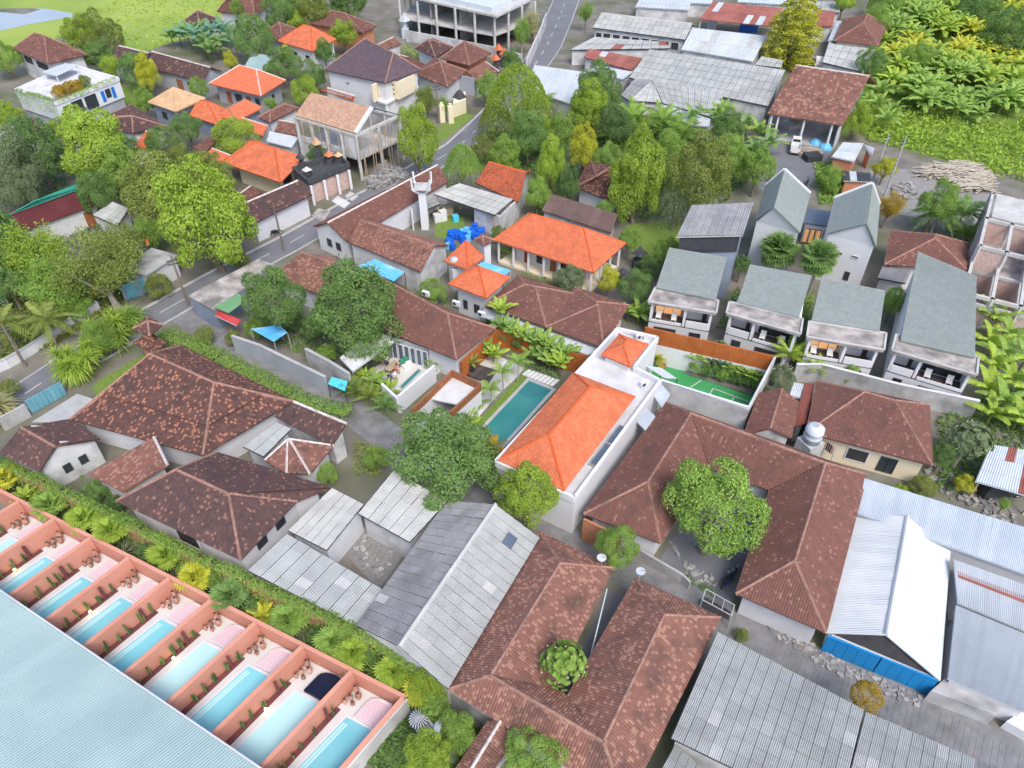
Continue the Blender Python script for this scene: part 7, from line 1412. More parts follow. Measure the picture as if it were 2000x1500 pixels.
T('yellowish shrub on the edge of the grey roof by the lane', 24.58,24.30,3.60,1.03, 'dome', 'leaf_rusty', .8, 0)
T('small bright shrub on the muddy plot right of the brown hip house', 41.68,45.37,1.30,0.94, 'lumpy', 'leaf_yellow', .8, 1)
T('low green shrub in the plot above the blue-grey metal roof', 38.02,45.28,0.90,1.32, 'fine', 'leaf_olive', .6, 2)
T('small sapling by the right edge above the metal roofs', 43.91,42.75,1.60,0.55, 'airy', 'leaf_fresh', 1.2, 0)
T('green shrub against the court wall by the small gable', 24.57,53.19,1.80,0.81, 'fine', 'leaf_fresh', 1.2, 1)
T('tall mango-like tree mass behind the yellow bananas, right of the wide olive tree', 34.00,115.59,4.00,2.59, 'lumpy', 'leaf_mango', 1., 1)
T('green tree at the lower right of the wide olive tree', 35.44,101.68,4.40,2.51, 'lumpy', 'leaf_fresh', 1., 0)
T('drooping thin tree below the wide olive tree', 22.06,92.05,3.60,2.36, 'willow', 'leaf_grey', 1.1, 1)
T('bright bush between the white shack and the two poles', 55.69,105.20,2.40,1.68, 'lumpy', 'leaf_yellow', .9, 2)
T('weedy bush between the left steep gable and the white shack', 47.26,103.62,1.80,1.98, 'lumpy', 'leaf_fresh', .8, 1)
T('green vine-covered corner of the brown open workshop', 56.13,120.82,3.00,2.35, 'fine', 'leaf_bright', 1.3, 0, name='vine', cat='vine')
T('bushy green tree at the lower edge of the grove beside the pale roof', 66.88,144.78,4.00,2.68, 'fine', 'leaf_mango', 1., 1)
T('bushy plant behind the tall modern villa roof', 44.14,71.23,3.00,1.42, 'fine', 'leaf_fresh', 1.1, 2)
T('dark shrub on the path between the first and second modern villas', 28.47,79.50,2.60,1.14, 'fine', 'leaf_dark', 1., 1)
T('green tree at the roadside temple gate', -11.93,129.15,2.60,1.41, 'airy', 'leaf_fresh', 1.2, 1)
T('creeping green tree right of the top concrete frame by the pale wall', 4.28,167.95,4.20,1.71, 'airy', 'leaf_dry', 1.8, 2)
T('leafy shrub below the vine-clad villa', -72.70,125.32,2.40,1.90, 'fine', 'leaf_grey', 1., 2)
T('yellow-green tree in front of the dark roof at far left', -83.14,122.45,3.00,2.21, 'lumpy', 'leaf_bright', 1., 1)
T('green tree at the left edge above the old hip-roofed house', -96.47,148.62,3.60,2.93, 'fine', 'leaf_fresh', 1., 0)
for k, (p, lb) in enumerate((((-62.71,171.37,1.40,1.43), 'pale shrub'),)): pass
# ---- strappy pandanus shrubs at the left roadside
P = plant
P('big strappy yellow-green shrub mound by the two-tier gate tower', *(-45.65,67.98,0.00)[:2], 2.6, 1.7, 'strap', 'leaf_bright', 40, name='pandanus', cat='shrub', clump=16, lo=-.6, hi=1.4, joined=True, bark='bark', spread=1.15)
P('big strappy yellow-green shrub mound beside the turquoise gate', *(-47.48,62.79,0.00)[:2], 2.6, 1.7, 'strap', 'leaf_bright', 40, name='pandanus', cat='shrub', clump=16, lo=-.6, hi=1.4, joined=True, bark='bark', spread=1.15)
T('darker shrub between the two big strappy mounds', -45.66,65.44,2.20,2.27, 'fine', 'leaf_fresh', .8, 2, name='shrub', cat='shrub')
for p, m_, lb in (((-47.22,61.10,0.00), 'leaf_bright', 'strappy pandanus at the foot of the mound by the turquoise gate'), ((-44.38,70.27,0.00), 'leaf_fresh', 'strappy pandanus nearest the two-tier gate tower'), ((-52.21,54.84,0.00), 'leaf_dry', 'strappy yellow-green shrub at the left edge by the driveway')):
    P(lb, p[0], p[1], 1.2, 2.2, 'strap', m_, 50, name='pandanus', cat='shrub', clump=5, lo=-.4, hi=1.4, joined=True, bark='bark')
MT = [((-55.72,99.69,5.00,3.05), 'lumpy', 'leaf_fresh', 'round tree filling the gap right of the tall olive yellow tree'), ((-42.00,98.15,5.00,2.87), 'lumpy', 'leaf_olive', 'tree top behind the large roadside tree, near the orange pavilion'), ((-64.27,83.79,4.60,2.33), 'lumpy', 'leaf_fresh', 'leafy tree at the left edge below the greyish feathery trees'), ((-59.09,73.57,4.60,2.39), 'lumpy', 'leaf_mango', 'leafy tree at the left edge above the blue-green palm'), ((-1.15,106.61,4.00,2.45), 'lumpy', 'leaf_fresh', 'leafy tree left in the cluster in front of the dark olive tree'), ((4.96,113.83,4.20,2.24), 'lumpy', 'leaf_bright', 'bright crown between the olive tree and the green tree below the bamboo'), ((14.07,105.77,4.00,2.28), 'fine', 'leaf_fresh', 'fresh green crown above the dark brown tile house'), ((22.99,105.36,5.00,2.71), 'lumpy', 'leaf_fresh', 'fresh green crown between the oblong tree and the wide olive tree'), ((32.07,104.94,4.40,3.02), 'fine', 'leaf_fresh', 'fresh green crown right of the wide olive tree, above the green tree'), ((-71.22,115.17,3.60,2.10), 'lumpy', 'leaf_bright', 'small bright crown below the white vine-clad villa'), ((-59.17,110.06,3.60,2.04), 'fine', 'leaf_mango', 'small dark crown left of the narrow orange roof peeking out'), ((-77.69,115.17,3.60,2.43), 'fine', 'leaf_mango', 'dark leafy crown at the left edge below the brown tile roof'), ((-46.92,85.45,3.60,2.25), 'airy', 'leaf_fresh', 'thin tree between the grey hut and the large roadside tree'), ((15.03,84.57,3.00,1.45), 'fine', 'leaf_fresh', 'small crown at the right corner of the large orange roof'), ((-22.04,118.77,2.60,1.16), 'airy', 'leaf_olive', 'thin shrub in front of the concrete frame house')]
for i, (c_, k_, m_, lb) in enumerate(MT): T(lb, *c_, k_, m_, .95, i % 3)
# ---- palms
def palm(lb, p, h, L, kind='feather', m='leaf_fresh', n=16, **k): P(lb, p[0], p[1], h, L, kind, m, n, **k)
palm('fan palm between the two steep gables, left one', (32.70,80.28,0.00), 5.0, 2.6, 'fan', 'leaf_mango', 46, lo=-1.2, hi=1.4)
palm('fan palm between the two steep gables, right one', (36.81,76.95,0.00), 5.0, 2.6, 'fan', 'leaf_mango', 46, lo=-1.2, hi=1.4)
palm('bright tree fern in front of the second modern villa', (30.17,62.79,0.00), 2.6, 2.5, 'fern', 'leaf_bright', 16, name='tree_fern', cat='tree fern', lo=-.1, hi=.8)
palm('small bright fern between the second and third modern villas', (32.88,61.10,0.00), 1.6, 1.8, 'fern', 'leaf_bright', 12, name='tree_fern', cat='tree fern', lo=-.1)
palm('coconut palm behind the brown ribbed hip roof, left one', (57.35,90.77,0.00), 3.6, 3.6, 'feather', 'leaf_mango', 18, lo=-.5)
palm('coconut palm behind the brown ribbed hip roof, right one', (61.16,91.44,0.00), 3.0, 3.4, 'feather', 'leaf_mango', 18, lo=-.5)
palm('low palm beside the unfinished building', (61.35,89.45,0.00), 1.0, 2.6, 'feather', 'leaf_fresh', 14)
palm('blue-green coconut palm at the left edge', (-60.90,74.29,0.00), 5.0, 3.4, 'feather', 'leaf_blue', 18, lo=-.6)
palm('dry-fronded palm at the left roadside', (-52.17,67.24,0.00), 4.0, 3.2, 'feather', 'leaf_olive', 16, lo=-.8)
palm('leaning palm by the low pale roadside wall', (-55.48,65.60,0.00), 4.4, 3.0, 'feather', 'leaf_olive', 16, lo=-.6)
for i, (p, h) in enumerate((((20.47,120.65,0.00), 3.0), ((24.82,121.24,0.00), 2.6), ((18.03,117.76,0.00), 1.6), ((27.83,118.72,0.00), 1.8))):
    palm('arching green palm in the clump in front of the workshop roofs, '+['tallest, in the middle', 'second from the right', 'leftmost', 'rightmost'][i], p, h, 4.6, 'feather', 'leaf_fresh', 20, lo=-.4, hi=1.2, group='palms before the workshops')
palm('palm beside the bamboo clump in front of the white flat roof', (5.20,129.51,0.00), 3.0, 3.0, 'feather', 'leaf_fresh', 16)
# garden of the villa
for i, (x, p, h, lb) in enumerate(((0, (-0.92,59.31,0.00), 2.9, 'slender young palm on the lawn strip by the teal pool, middle one'), (0, (0.58,60.61,0.00), 2.9, 'slender young palm on the lawn strip by the teal pool, farthest one'), (0, (-2.10,57.04,0.00), 2.2, 'slender young palm on the lawn strip by the teal pool, nearest one'))):
    palm(lb, p, h, 1.5, 'feather', 'leaf_fresh', 11, lo=-.3, tr=.06)
p = (-4.34,62.30,0.40); pot = thing('planter', 'dark round planter on the grey deck', 'planter', (p[0], p[1], .3)); m_ = MB(); m_.lathe((p[0], p[1], .3), [(.28, 0), (.38, .3), (.36, .6), (.3, .58)], 12); m_.build('pot', 'dark_steel', pot)
P('potted leafy palm on the grey deck', p[0], p[1], .6, 1.3, 'paddle', 'leaf_fresh', 12, z0=.85, lo=0, hi=1.2, tr=.04)
GARD = [((-2.70,64.42,0.00), .7), ((-2.05,63.86,0.00), .5), ((-1.36,67.16,0.00), 1.3), ((-0.61,66.72,0.00), 1.3), ((0.23,66.28,0.00), 1.2), ((1.07,65.85,0.00), 1.2), ((1.89,65.13,0.00), 1.3), ((2.71,64.70,0.00), 1.4), ((3.53,64.70,0.00), 1.5), ((3.96,63.86,0.00), 1.4), ((4.76,63.44,0.00), 1.2), ((5.64,62.76,0.00), 1.2), ((6.46,63.03,0.00), 1.0), ((5.05,61.67,0.00), .9), ((3.39,63.17,0.00), .8), ((2.22,63.44,0.00), .8), ((4.08,62.21,0.00), .7), ((-1.18,68.36,0.00), 2.4)]
for i, (p, h) in enumerate(GARD):
    P('lush banana-leaved plant in the bed between the rust wall and the stepping stones', p[0], p[1], h*1.3, 2.3, 'banana' if i % 3 else 'paddle', ['leaf_fresh', 'leaf_bright', 'leaf_mango', 'leaf_fresh'][i % 4], 12, name='banana_plant', cat='plant', lo=.65, hi=1.45, group='lush plants behind the teal pool', tr=.06, bark='leaf_olive')
foliage_o = hedge('low leafy ground planting beside the stepping stones', [(1.59,63.44,0.00), (3.37,62.48,0.00), (5.12,61.40,0.00)], .9, .6, 'leaf_mango', name='planting', cat='planting')
for i, p in enumerate(((-4.20,56.18,0.00), (-3.64,57.04,0.00), (-4.73,54.63,0.00), (-4.94,53.81,0.00))):
    P(['arching plant against the white carport wall, middle one', 'arching plant against the white carport wall, upper one', 'yellow-green leafy plant at the lower end of the carport wall', 'yellow-green leafy plant nearest the mango tree'][i], p[0], p[1], .4, 1.7, 'paddle' if i < 2 else 'fern', 'leaf_fresh' if i < 2 else 'leaf_bright', 14, name='garden_plant', cat='plant', lo=.1, hi=1.2, tr=.04)
P('reddish-tipped fern palm at the near corner of the teal pool', *(-2.05,50.45,0.00)[:2], .5, 1.8, 'feather', 'leaf_rusty', 16, name='palm', lo=0, hi=1.2, tr=.06)
P('yellow palm in the corner of the green court', *(15.94,63.59,0.05)[:2], .9, 1.6, 'feather', 'leaf_yellow', 18, lo=-.1, hi=1.2, clump=2, tr=.05)
CB = [((19.65,62.60,0.20), 'leaf_fresh', 'banana'), ((20.32,62.32,0.20), 'leaf_bright', 'banana'), ((21.07,62.05,0.20), 'leaf_fresh', 'paddle'), ((21.80,61.65,0.20), 'leaf_grey', 'fan'), ((22.43,61.25,0.20), 'leaf_blue', 'fan'), ((23.18,60.98,0.20), 'leaf_fresh', 'banana'), ((23.86,60.45,0.20), 'leaf_bright', 'paddle'), ((24.57,60.06,0.20), 'leaf_fresh', 'banana'), ((25.27,59.67,0.20), 'leaf_fresh', 'banana'), ((26.21,60.32,0.20), 'leaf_mango', 'banana'), ((22.68,62.46,0.20), 'leaf_fresh', 'banana'), ((24.71,61.51,0.20), 'leaf_fresh', 'fan')]
for i, (p, m_, kd) in enumerate(CB): P('broad-leaved garden plant in the raised bed of the green court', p[0], p[1], 1.1, 1.9, kd, m_, 16, name='garden_plant', cat='plant', z0=.2, lo=.75, hi=1.45, group='plants in the court bed', tr=.05, bark='leaf_olive')
T('grey-leaved shrub against the rust wall of the green court', 22.22,62.73,2.40,1.33, 'rosette', 'leaf_grey', .9, 2)
# terrace house garden
for i, (p, kd, mm) in enumerate((((-15.64,60.32,0.00), 'paddle', 'leaf_bright'), ((-14.56,59.47,0.00), 'banana', 'leaf_fresh'), ((-13.08,58.35,0.00), 'paddle', 'leaf_bright'), ((-16.12,58.35,0.00), 'feather', 'leaf_olive'), ((-14.86,57.53,0.00), 'feather', 'leaf_olive'), ((-13.01,56.18,0.00), 'feather', 'leaf_mango'), ((-16.92,58.63,0.00), 'feather', 'leaf_mango'))):
    P('leafy plant in the garden strip between the terrace house and the lane', p[0], p[1], .8, 1.9, kd, mm, 14, name='garden_plant', cat='plant', lo=-.1, hi=1.2, group='plants along the terrace house', tr=.06)
hedge('leafy shrubs along the back of the white terrace', [(-9.49,63.22,0.30), (-7.86,62.62,0.30), (-6.50,62.92,0.30)], 1.2, 1.3, 'leaf_fresh', name='shrubbery', cat='shrubbery')
# bananas at far and right
def bananas(lb, pts, h=1.8, L=2.6, m=('leaf_fresh',), group='', n=8, joined=False, name='banana_plant'):
    for i, p in enumerate(pts): P(lb, p[0], p[1], h*random.uniform(.8, 1.2), L*random.uniform(.85, 1.15), 'banana', m[i % len(m)], n, name=name, cat='banana plant', lo=.1, hi=1.25, group=group, tr=.11, bark='leaf_olive', joined=joined)
bananas('blue-green banana plant in the clump behind the long brown gable', [(-64.64,162.01,0.00), (-62.43,159.91,0.00), (-62.08,164.14,0.00), (-59.03,159.03,0.00), (-58.70,163.53,0.00), (-66.90,164.14,0.00), (-69.64,166.01,0.00), (-70.95,165.07,0.00), (-55.90,159.03,0.00), (-60.28,156.13,0.00), (-61.09,168.23,0.00), (-64.97,166.64,0.00)], 2.4, 3.6, ('leaf_blue', 'leaf_mango'), 'blue-green bananas behind the gable', 9, True)
bananas('green banana plant right of the wide olive tree', [(36.27,118.72,0.00), (39.04,121.64,0.00), (39.84,117.76,0.00), (40.60,114.06,0.00), (36.09,114.06,0.00), (37.52,111.39,0.00), (34.21,123.24,0.00), (32.30,124.66,0.00), (36.22,126.74,0.00), (29.88,123.24,0.00)], 2.4, 3.0, ('leaf_fresh', 'leaf_mango'), 'bananas right of the olive tree', 8, True)
bananas('glossy yellow-green banana plant below the tall modern villa at the right edge', [(53.46,65.60,0.00), (53.65,62.96,0.00), (51.46,61.27,0.00), (52.23,58.83,0.00), (55.21,62.11,0.00), (53.09,57.26,0.00), (49.42,58.04,0.00), (49.96,55.73,0.00), (50.46,53.52,0.00), (55.77,69.31,0.00), (55.02,70.27,0.00), (51.14,52.81,0.00), (48.21,54.25,0.00), (55.92,66.50,0.00)], 1.6, 3.0, ('leaf_bright', 'leaf_fresh', 'leaf_bright'), 'bananas at the right edge', 8)
bananas('banana plant at the edge of the open workshop by the grove', [(63.21,133.27,0.00), (63.03,128.86,0.00), (62.50,123.64,0.00), (65.32,127.79,0.00), (66.46,136.72,0.00)], 2.0, 2.8, ('leaf_fresh',), 'bananas by the open workshop', 9, True)
bananas('bushy banana plant right of the pale wall of the twin brown roof', [(13.66,71.45,0.00), (14.83,71.06,0.00), (15.95,71.75,0.00)], 1.0, 2.0, ('leaf_bright', 'leaf_fresh'), 'bananas by the twin roofs', 8)
rg = random.Random(31); grove = [(66.92,144.03,0.00),(77.40,165.07,0.00),(89.83,191.23,0.00),(102.76,210.23,0.00),(139.09,212.52,0.00),(100.80,136.72,0.00),(85.83,128.86,0.00),(79.04,125.69,0.00),(74.21,128.86,0.00),(69.63,133.27,0.00)]
cnt = 0; xs = [p[0] for p in grove]; ys = [p[1] for p in grove]
def inpoly(x, y, poly):
    c = False; j = len(poly)-1
    for i in range(len(poly)):
        if (poly[i][1] > y) != (poly[j][1] > y) and x < (poly[j][0]-poly[i][0])*(y-poly[i][1])/(poly[j][1]-poly[i][1])+poly[i][0]: c = not c
        j = i
    return c
GPROT = {}
while cnt < 290:
    x, y = rg.uniform(min(xs), max(xs)), min(ys)+(max(ys)-min(ys))*rg.random()
    if not inpoly(x, y, grove): continue
    v = math.sin(x*.11+2)+math.sin(y*.13)+rg.uniform(-.8, .8); mm = 'leaf_yellow' if v > .3 else 'leaf_bright' if v > -1. else 'leaf_fresh'
    if mm not in GPROT or len(GPROT[mm]) < 4:
        P('banana plant with ragged yellow-green leaves in the dense grove at the upper right', x, y, 2.0, 3.0, 'banana', mm, 15, name='banana_plant', cat='banana plant', lo=.0, hi=1.3, group='bananas in the upper right grove', tr=.14, bark='leaf_olive', joined=True)
        GPROT.setdefault(mm, []).append(ROOTS[-1])
    else:
        src = rg.choice(GPROT[mm]); c = src.copy(); COL.objects.link(c); c.location = (x, y, 0); c.rotation_euler = (0, 0, rg.uniform(0, 6.28)); s = rg.uniform(.75, 1.25); c.scale = (s, s, s); ROOTS.append(c)
        for ch in src.children: d = ch.copy(); COL.objects.link(d); d.parent = c
    cnt += 1
for i, (p, r_) in enumerate((((101.91,176.54,0.00), 5), ((101.02,160.51,0.00), 5.5), ((99.67,187.38,0.00), 4), ((118.77,191.23,0.00), 6), ((77.68,149.23,0.00), 3), ((76.92,169.84,0.00), 3.5), ((84.09,183.66,0.00), 3.6))):
    T('leafy tree rising inside the banana grove, '+['behind its middle', 'at its right side', 'near its top left', 'in the top right corner', 'near its left lower part', 'at its left edge by the brown hip roof', 'left edge near the top'][i], p[0], p[1], 3.4, r_, 'fine', ['leaf_mango', 'leaf_mango', 'leaf_fresh', 'leaf_dark', 'leaf_fresh', 'leaf_fresh', 'leaf_fresh'][i], .85)
scatter('undergrowth', [(63.21,133.27,0.00),(69.63,133.27,0.00),(79.04,125.69,0.00),(97.15,129.94,0.00),(85.80,99.24,0.00),(72.22,110.52,0.00),(66.34,115.89,0.00),(59.37,119.68,0.00),(58.66,127.79,0.00)], 9000, 'leaf_bright', .8, 1.6, 8)
scatter('undergrowth', grove, 5000, 'leaf_olive', 1.0, 1.0, 9)
scatter('tall_grass', [(-103.04,156.13,0.00),(-97.04,173.14,0.00),(-77.66,160.51,0.00),(-65.68,176.54,0.00),(-58.83,195.21,0.00),(-58.77,217.24,0.00),(-89.50,217.24,0.00),(-98.88,191.23,0.00),(-96.25,176.54,0.00),(-106.73,163.53,0.00)], 2200, 'leaf_bright', .8, .4, 12)
scatter('weeds', [(47.86,112.27,0.00),(53.54,112.27,0.00),(49.24,99.24,0.00),(44.76,99.24,0.00)], 2700, 'leaf_fresh', .6, .7, 13)
scatter('undergrowth', [(-70.72,78.59,0.00),(-54.64,78.59,0.00),(-45.43,85.63,0.00),(-45.00,78.59,0.00),(-52.42,66.50,0.00),(-59.86,62.96,0.00)], 15000, 'leaf_olive', .5, .7, 14)
scatter('undergrowth', [(-89.95,129.94,0.00),(-78.08,121.64,0.00),(-61.48,125.69,0.00),(-52.96,110.52,0.00),(-59.97,96.31,0.00),(-46.61,83.20,0.00),(-70.72,78.59,0.00),(-91.22,115.89,0.00)], 15000, 'leaf_dark', .6, .8, 15)
scatter('undergrowth', [(-5.21,123.64,0.00),(16.00,127.79,0.00),(29.51,123.64,0.00),(41.46,115.89,0.00),(35.75,105.49,0.00),(24.14,96.31,0.00),(16.50,93.48,0.00),(15.25,110.52,0.00),(3.66,96.31,0.00),(0.00,114.06,0.00)], 21000, 'leaf_mango', .55, .7, 16)
scatter('undergrowth', [(-18.32,80.86,0.00),(0.00,72.25,0.00),(-2.41,70.27,0.00),(-7.46,74.29,0.00),(-16.93,80.28,0.00)], 1800, 'leaf_fresh', .4, .5, 17)
scatter('undergrowth', [(43.57,54.98,0.00),(61.93,64.70,0.00),(52.55,45.54,0.00),(39.65,45.54,0.00)], 7800, 'leaf_mango', .5, .6, 18)
scatter('undergrowth', [(-9.58,20.92,0.00),(-10.74,21.60,0.00),(-7.45,24.48,0.00),(-3.72,24.48,0.00),(-1.46,23.01,0.00),(-3.45,18.95,0.00),(-8.20,18.31,0.00)], 9000, 'leaf_mango', .35, .5, 19)
scatter('undergrowth', [(28.29,78.59,0.00),(28.86,70.27,0.00),(26.04,68.36,0.00),(24.05,70.27,0.00)], 1200, 'leaf_mango', .4, .4, 20)
scatter('undergrowth', [(36.08,70.27,0.00),(32.27,61.27,0.00),(30.04,61.27,0.00),(35.42,74.29,0.00)], 1200, 'leaf_mango', .4, .4, 21)
scatter('undergrowth', [(-31.27,70.27,0.00),(-20.33,62.96,0.00),(-20.81,65.60,0.00),(-26.46,70.27,0.00),(-29.83,74.29,0.00)], 2100, 'leaf_mango', .4, .5, 22)
scatter('undergrowth', [(-40.13,45.54,0.00),(-35.86,43.14,0.00),(-37.02,44.33,0.00),(-31.42,39.77,0.00),(-37.95,42.56,0.00),(-42.04,45.54,0.00)], 1500, 'leaf_mango', .4, .4, 23)
# ---- hedges and vine walls
LH = [lerp(a, b_, .0) for a, b_ in zip([(-40.29,68.17,0.00),(-36.40,66.50,0.00),(-31.82,63.65,0.00),(-27.43,60.86,0.00),(-23.50,58.04,0.00),(-19.80,55.58,0.00),(-16.18,54.40,0.00)], [(-40.29,68.17,0.00),(-36.40,66.50,0.00),(-31.82,63.65,0.00),(-27.43,60.86,0.00),(-23.50,58.04,0.00),(-19.80,55.58,0.00),(-16.18,54.40,0.00)])]
hedge('long overgrown green hedge along the lane beside the stepped brown house', [(-40.10,67.61,0.00),(-35.54,65.60,0.00),(-31.01,62.79,0.00),(-26.66,59.95,0.00),(-22.52,57.26,0.00),(-19.00,55.58,0.00),(-16.35,54.84,0.00)], 2.4, 1.7, 'leaf_fresh', dens=70, L=.22)
hedge('clipped bright yellow hedge under the long blue-grey wall', [(-29.59,65.60,0.00),(-26.79,64.00,0.00),(-23.54,62.11,0.00),(-20.08,60.04,0.00)], .9, 1.0, 'leaf_yellow', dens=30, L=.2)
hedge('low hedge of clipped yellow shrubs beside the orange-brown roofs at the top', [(-22.25,162.01,0.00),(-19.19,157.57,0.00),(-15.75,153.31,0.00)], 2.2, 1.6, 'leaf_bright', dens=10, L=.4)
hedge('grass tuft verge on the bend of the lane', [(-13.77,49.04,0.00),(-13.19,50.72,0.00)], 1.6, .6, 'leaf_olive', name='grass_verge', cat='grass')
VW = [(-51.05,48.50,2.40),(-45.63,46.27,2.40),(-40.20,43.55,2.40),(-34.04,40.60,2.40),(-28.73,37.93,2.40),(-23.78,35.62,2.40),(-19.54,33.61,2.40),(-14.21,31.12,2.40),(-9.97,28.86,2.40),(-5.74,26.19,2.40)]
vw = thing('garden_wall', 'vine-covered wall between the small pools garden and the tiled houses', 'wall', (VW[0][0], VW[0][1], 0))
for i in range(len(VW)-1): m_ = MB(); m_.wall(VW[i], VW[i+1], 0, 2.1, .25); m_.build('wall_run', 'salmon', vw)
foliage_box('vine', VW, 1.3, .3, 2.75, 'leaf_fresh', vw, 60, .2)
scatter('ground_cover', [tuple(BK(k))[:2] for k in (0, 10)]+[VW[9][:2], VW[7][:2], VW[5][:2], VW[3][:2], VW[0][:2]], 26000, 'leaf_mango', .3, .9, 24)
GP = [((-37.35,40.87,0.00), 'fan', 'leaf_bright'), ((-34.43,39.66,0.00), 'fan', 'leaf_bright'), ((-33.07,38.17,0.00), 'strap', 'leaf_grey'), ((-29.06,37.39,0.00), 'fan', 'leaf_bright'), ((-25.88,35.14,0.00), 'fan', 'leaf_yellow'), ((-30.59,37.39,0.00), 'strap', 'leaf_grey'), ((-22.56,33.23,0.00), 'fan', 'leaf_mango'), ((-19.82,32.22,0.00), 'banana', 'leaf_yellow'), ((-17.61,31.32,0.00), 'fan', 'leaf_fresh'), ((-15.93,29.67,0.00), 'strap', 'leaf_fresh'), ((-14.23,29.03,0.00), 'strap', 'leaf_dry'), ((-12.01,28.49,0.00), 'fan', 'leaf_bright'), ((-10.48,27.59,0.00), 'strap', 'leaf_fresh'), ((-8.68,27.18,0.00), 'fan', 'leaf_bright'), ((-8.35,25.92,0.00), 'strap', 'leaf_grey'), ((-6.37,25.81,0.00), 'fan', 'leaf_yellow'), ((-44.19,44.03,0.00), 'banana', 'leaf_bright'), ((-46.72,45.85,0.00), 'fan', 'leaf_yellow'), ((-41.19,42.56,0.00), 'fan', 'leaf_fresh'), ((-23.92,33.94,0.00), 'strap', 'leaf_mango'), ((-27.19,35.63,0.00), 'strap', 'leaf_mango'), ((-39.31,41.43,0.00), 'strap', 'leaf_fresh'), ((-13.51,29.45,0.00), 'fan', 'leaf_fresh'), ((-18.42,30.97,0.00), 'strap', 'leaf_mango')]
for i, (p, kd, mm) in enumerate(GP):
    P('tropical garden plant in the strip between the vine-covered wall and the salmon pool walls', p[0], p[1], 1.6 if kd == 'fan' else .5, 1.7 if kd != 'strap' else 1.3, kd, mm, 22, name='garden_plant', cat='plant', lo=-.2, hi=1.25, group='tropical plants behind the small pools', tr=.07, bark='pale_bark')
T('feathery yellow-green shrub at the end of the vine-covered wall by the grey shed', -6.05,25.71,2.60,1.17, 'willow', 'leaf_bright', 1.1, 0)
for i, c_ in enumerate(((-38.41,41.56,1.30,0.81), (-30.96,37.78,1.30,0.87), (-24.32,35.03,1.30,0.75), (-20.82,32.74,1.20,0.73), (-14.98,30.02,1.30,0.87), (-10.62,28.50,1.40,0.85), (-27.28,36.33,1.20,0.64), (-34.68,39.44,1.20,0.71))):
    T('leafy shrub in the strip behind the small pools, '+['near its far left end', 'left of its middle', 'about its middle', 'just right of its middle', 'three quarters along', 'near its right end', 'small one left of the middle', 'beside the yellow fan palms'][i], *c_, 'fine', ['leaf_mango', 'leaf_dark', 'leaf_fresh', 'leaf_mango', 'leaf_dark', 'leaf_mango', 'leaf_fresh', 'leaf_mango'][i], .8, name='shrub', cat='shrub')
hedge('vine strip along the front of the modern villas gardens', [(30.93,62.07,0.00),(32.93,62.22,0.00),(34.41,61.92,0.00)], 1.3, .9, 'leaf_fresh', name='shrubbery', cat='shrubbery')
hedge('green shrubs below the third modern villa', [(33.57,62.36,0.00),(35.35,61.19,0.00),(38.17,60.32,0.00)], 1.3, .9, 'leaf_mango', name='shrubbery', cat='shrubbery')
hedge('green shrubs below the tall modern villa', [(39.12,59.75,0.00),(40.92,58.91,0.00)], 1.5, 1.3, 'leaf_mango', name='shrubbery', cat='shrubbery')
hedge('mixed garden plants along the veranda of the large orange house', [(-1.67,86.13,0.00),(0.00,84.83,0.00)], 1.5, 1.2, 'leaf_bright', name='shrubbery', cat='shrubbery')
hedge('low shrubs in front of the veranda garden', [(0.91,80.08,0.00),(4.06,78.90,0.00),(6.72,77.93,0.00)], 1.3, 1.0, 'leaf_olive', name='shrubbery', cat='shrubbery')
hedge('weeds at the end of the small gable beside the mango courtyard', [(14.64,36.13,0.00),(16.88,34.42,0.00)], .6, .4, 'leaf_mango', name='weeds', cat='weeds')
hedge('narrow green planting in the gap between the third and fourth modern villas', [(45.54,75.29,0.00),(45.26,72.75,0.00)], 2.2, 1.6, 'leaf_fresh', name='shrubbery', cat='shrubbery')
hedge('narrow green planting in the gap between the second and third modern villas', [(36.11,75.29,0.00),(34.26,70.32,0.00)], 1.4, 1.4, 'leaf_fresh', name='shrubbery', cat='shrubbery')

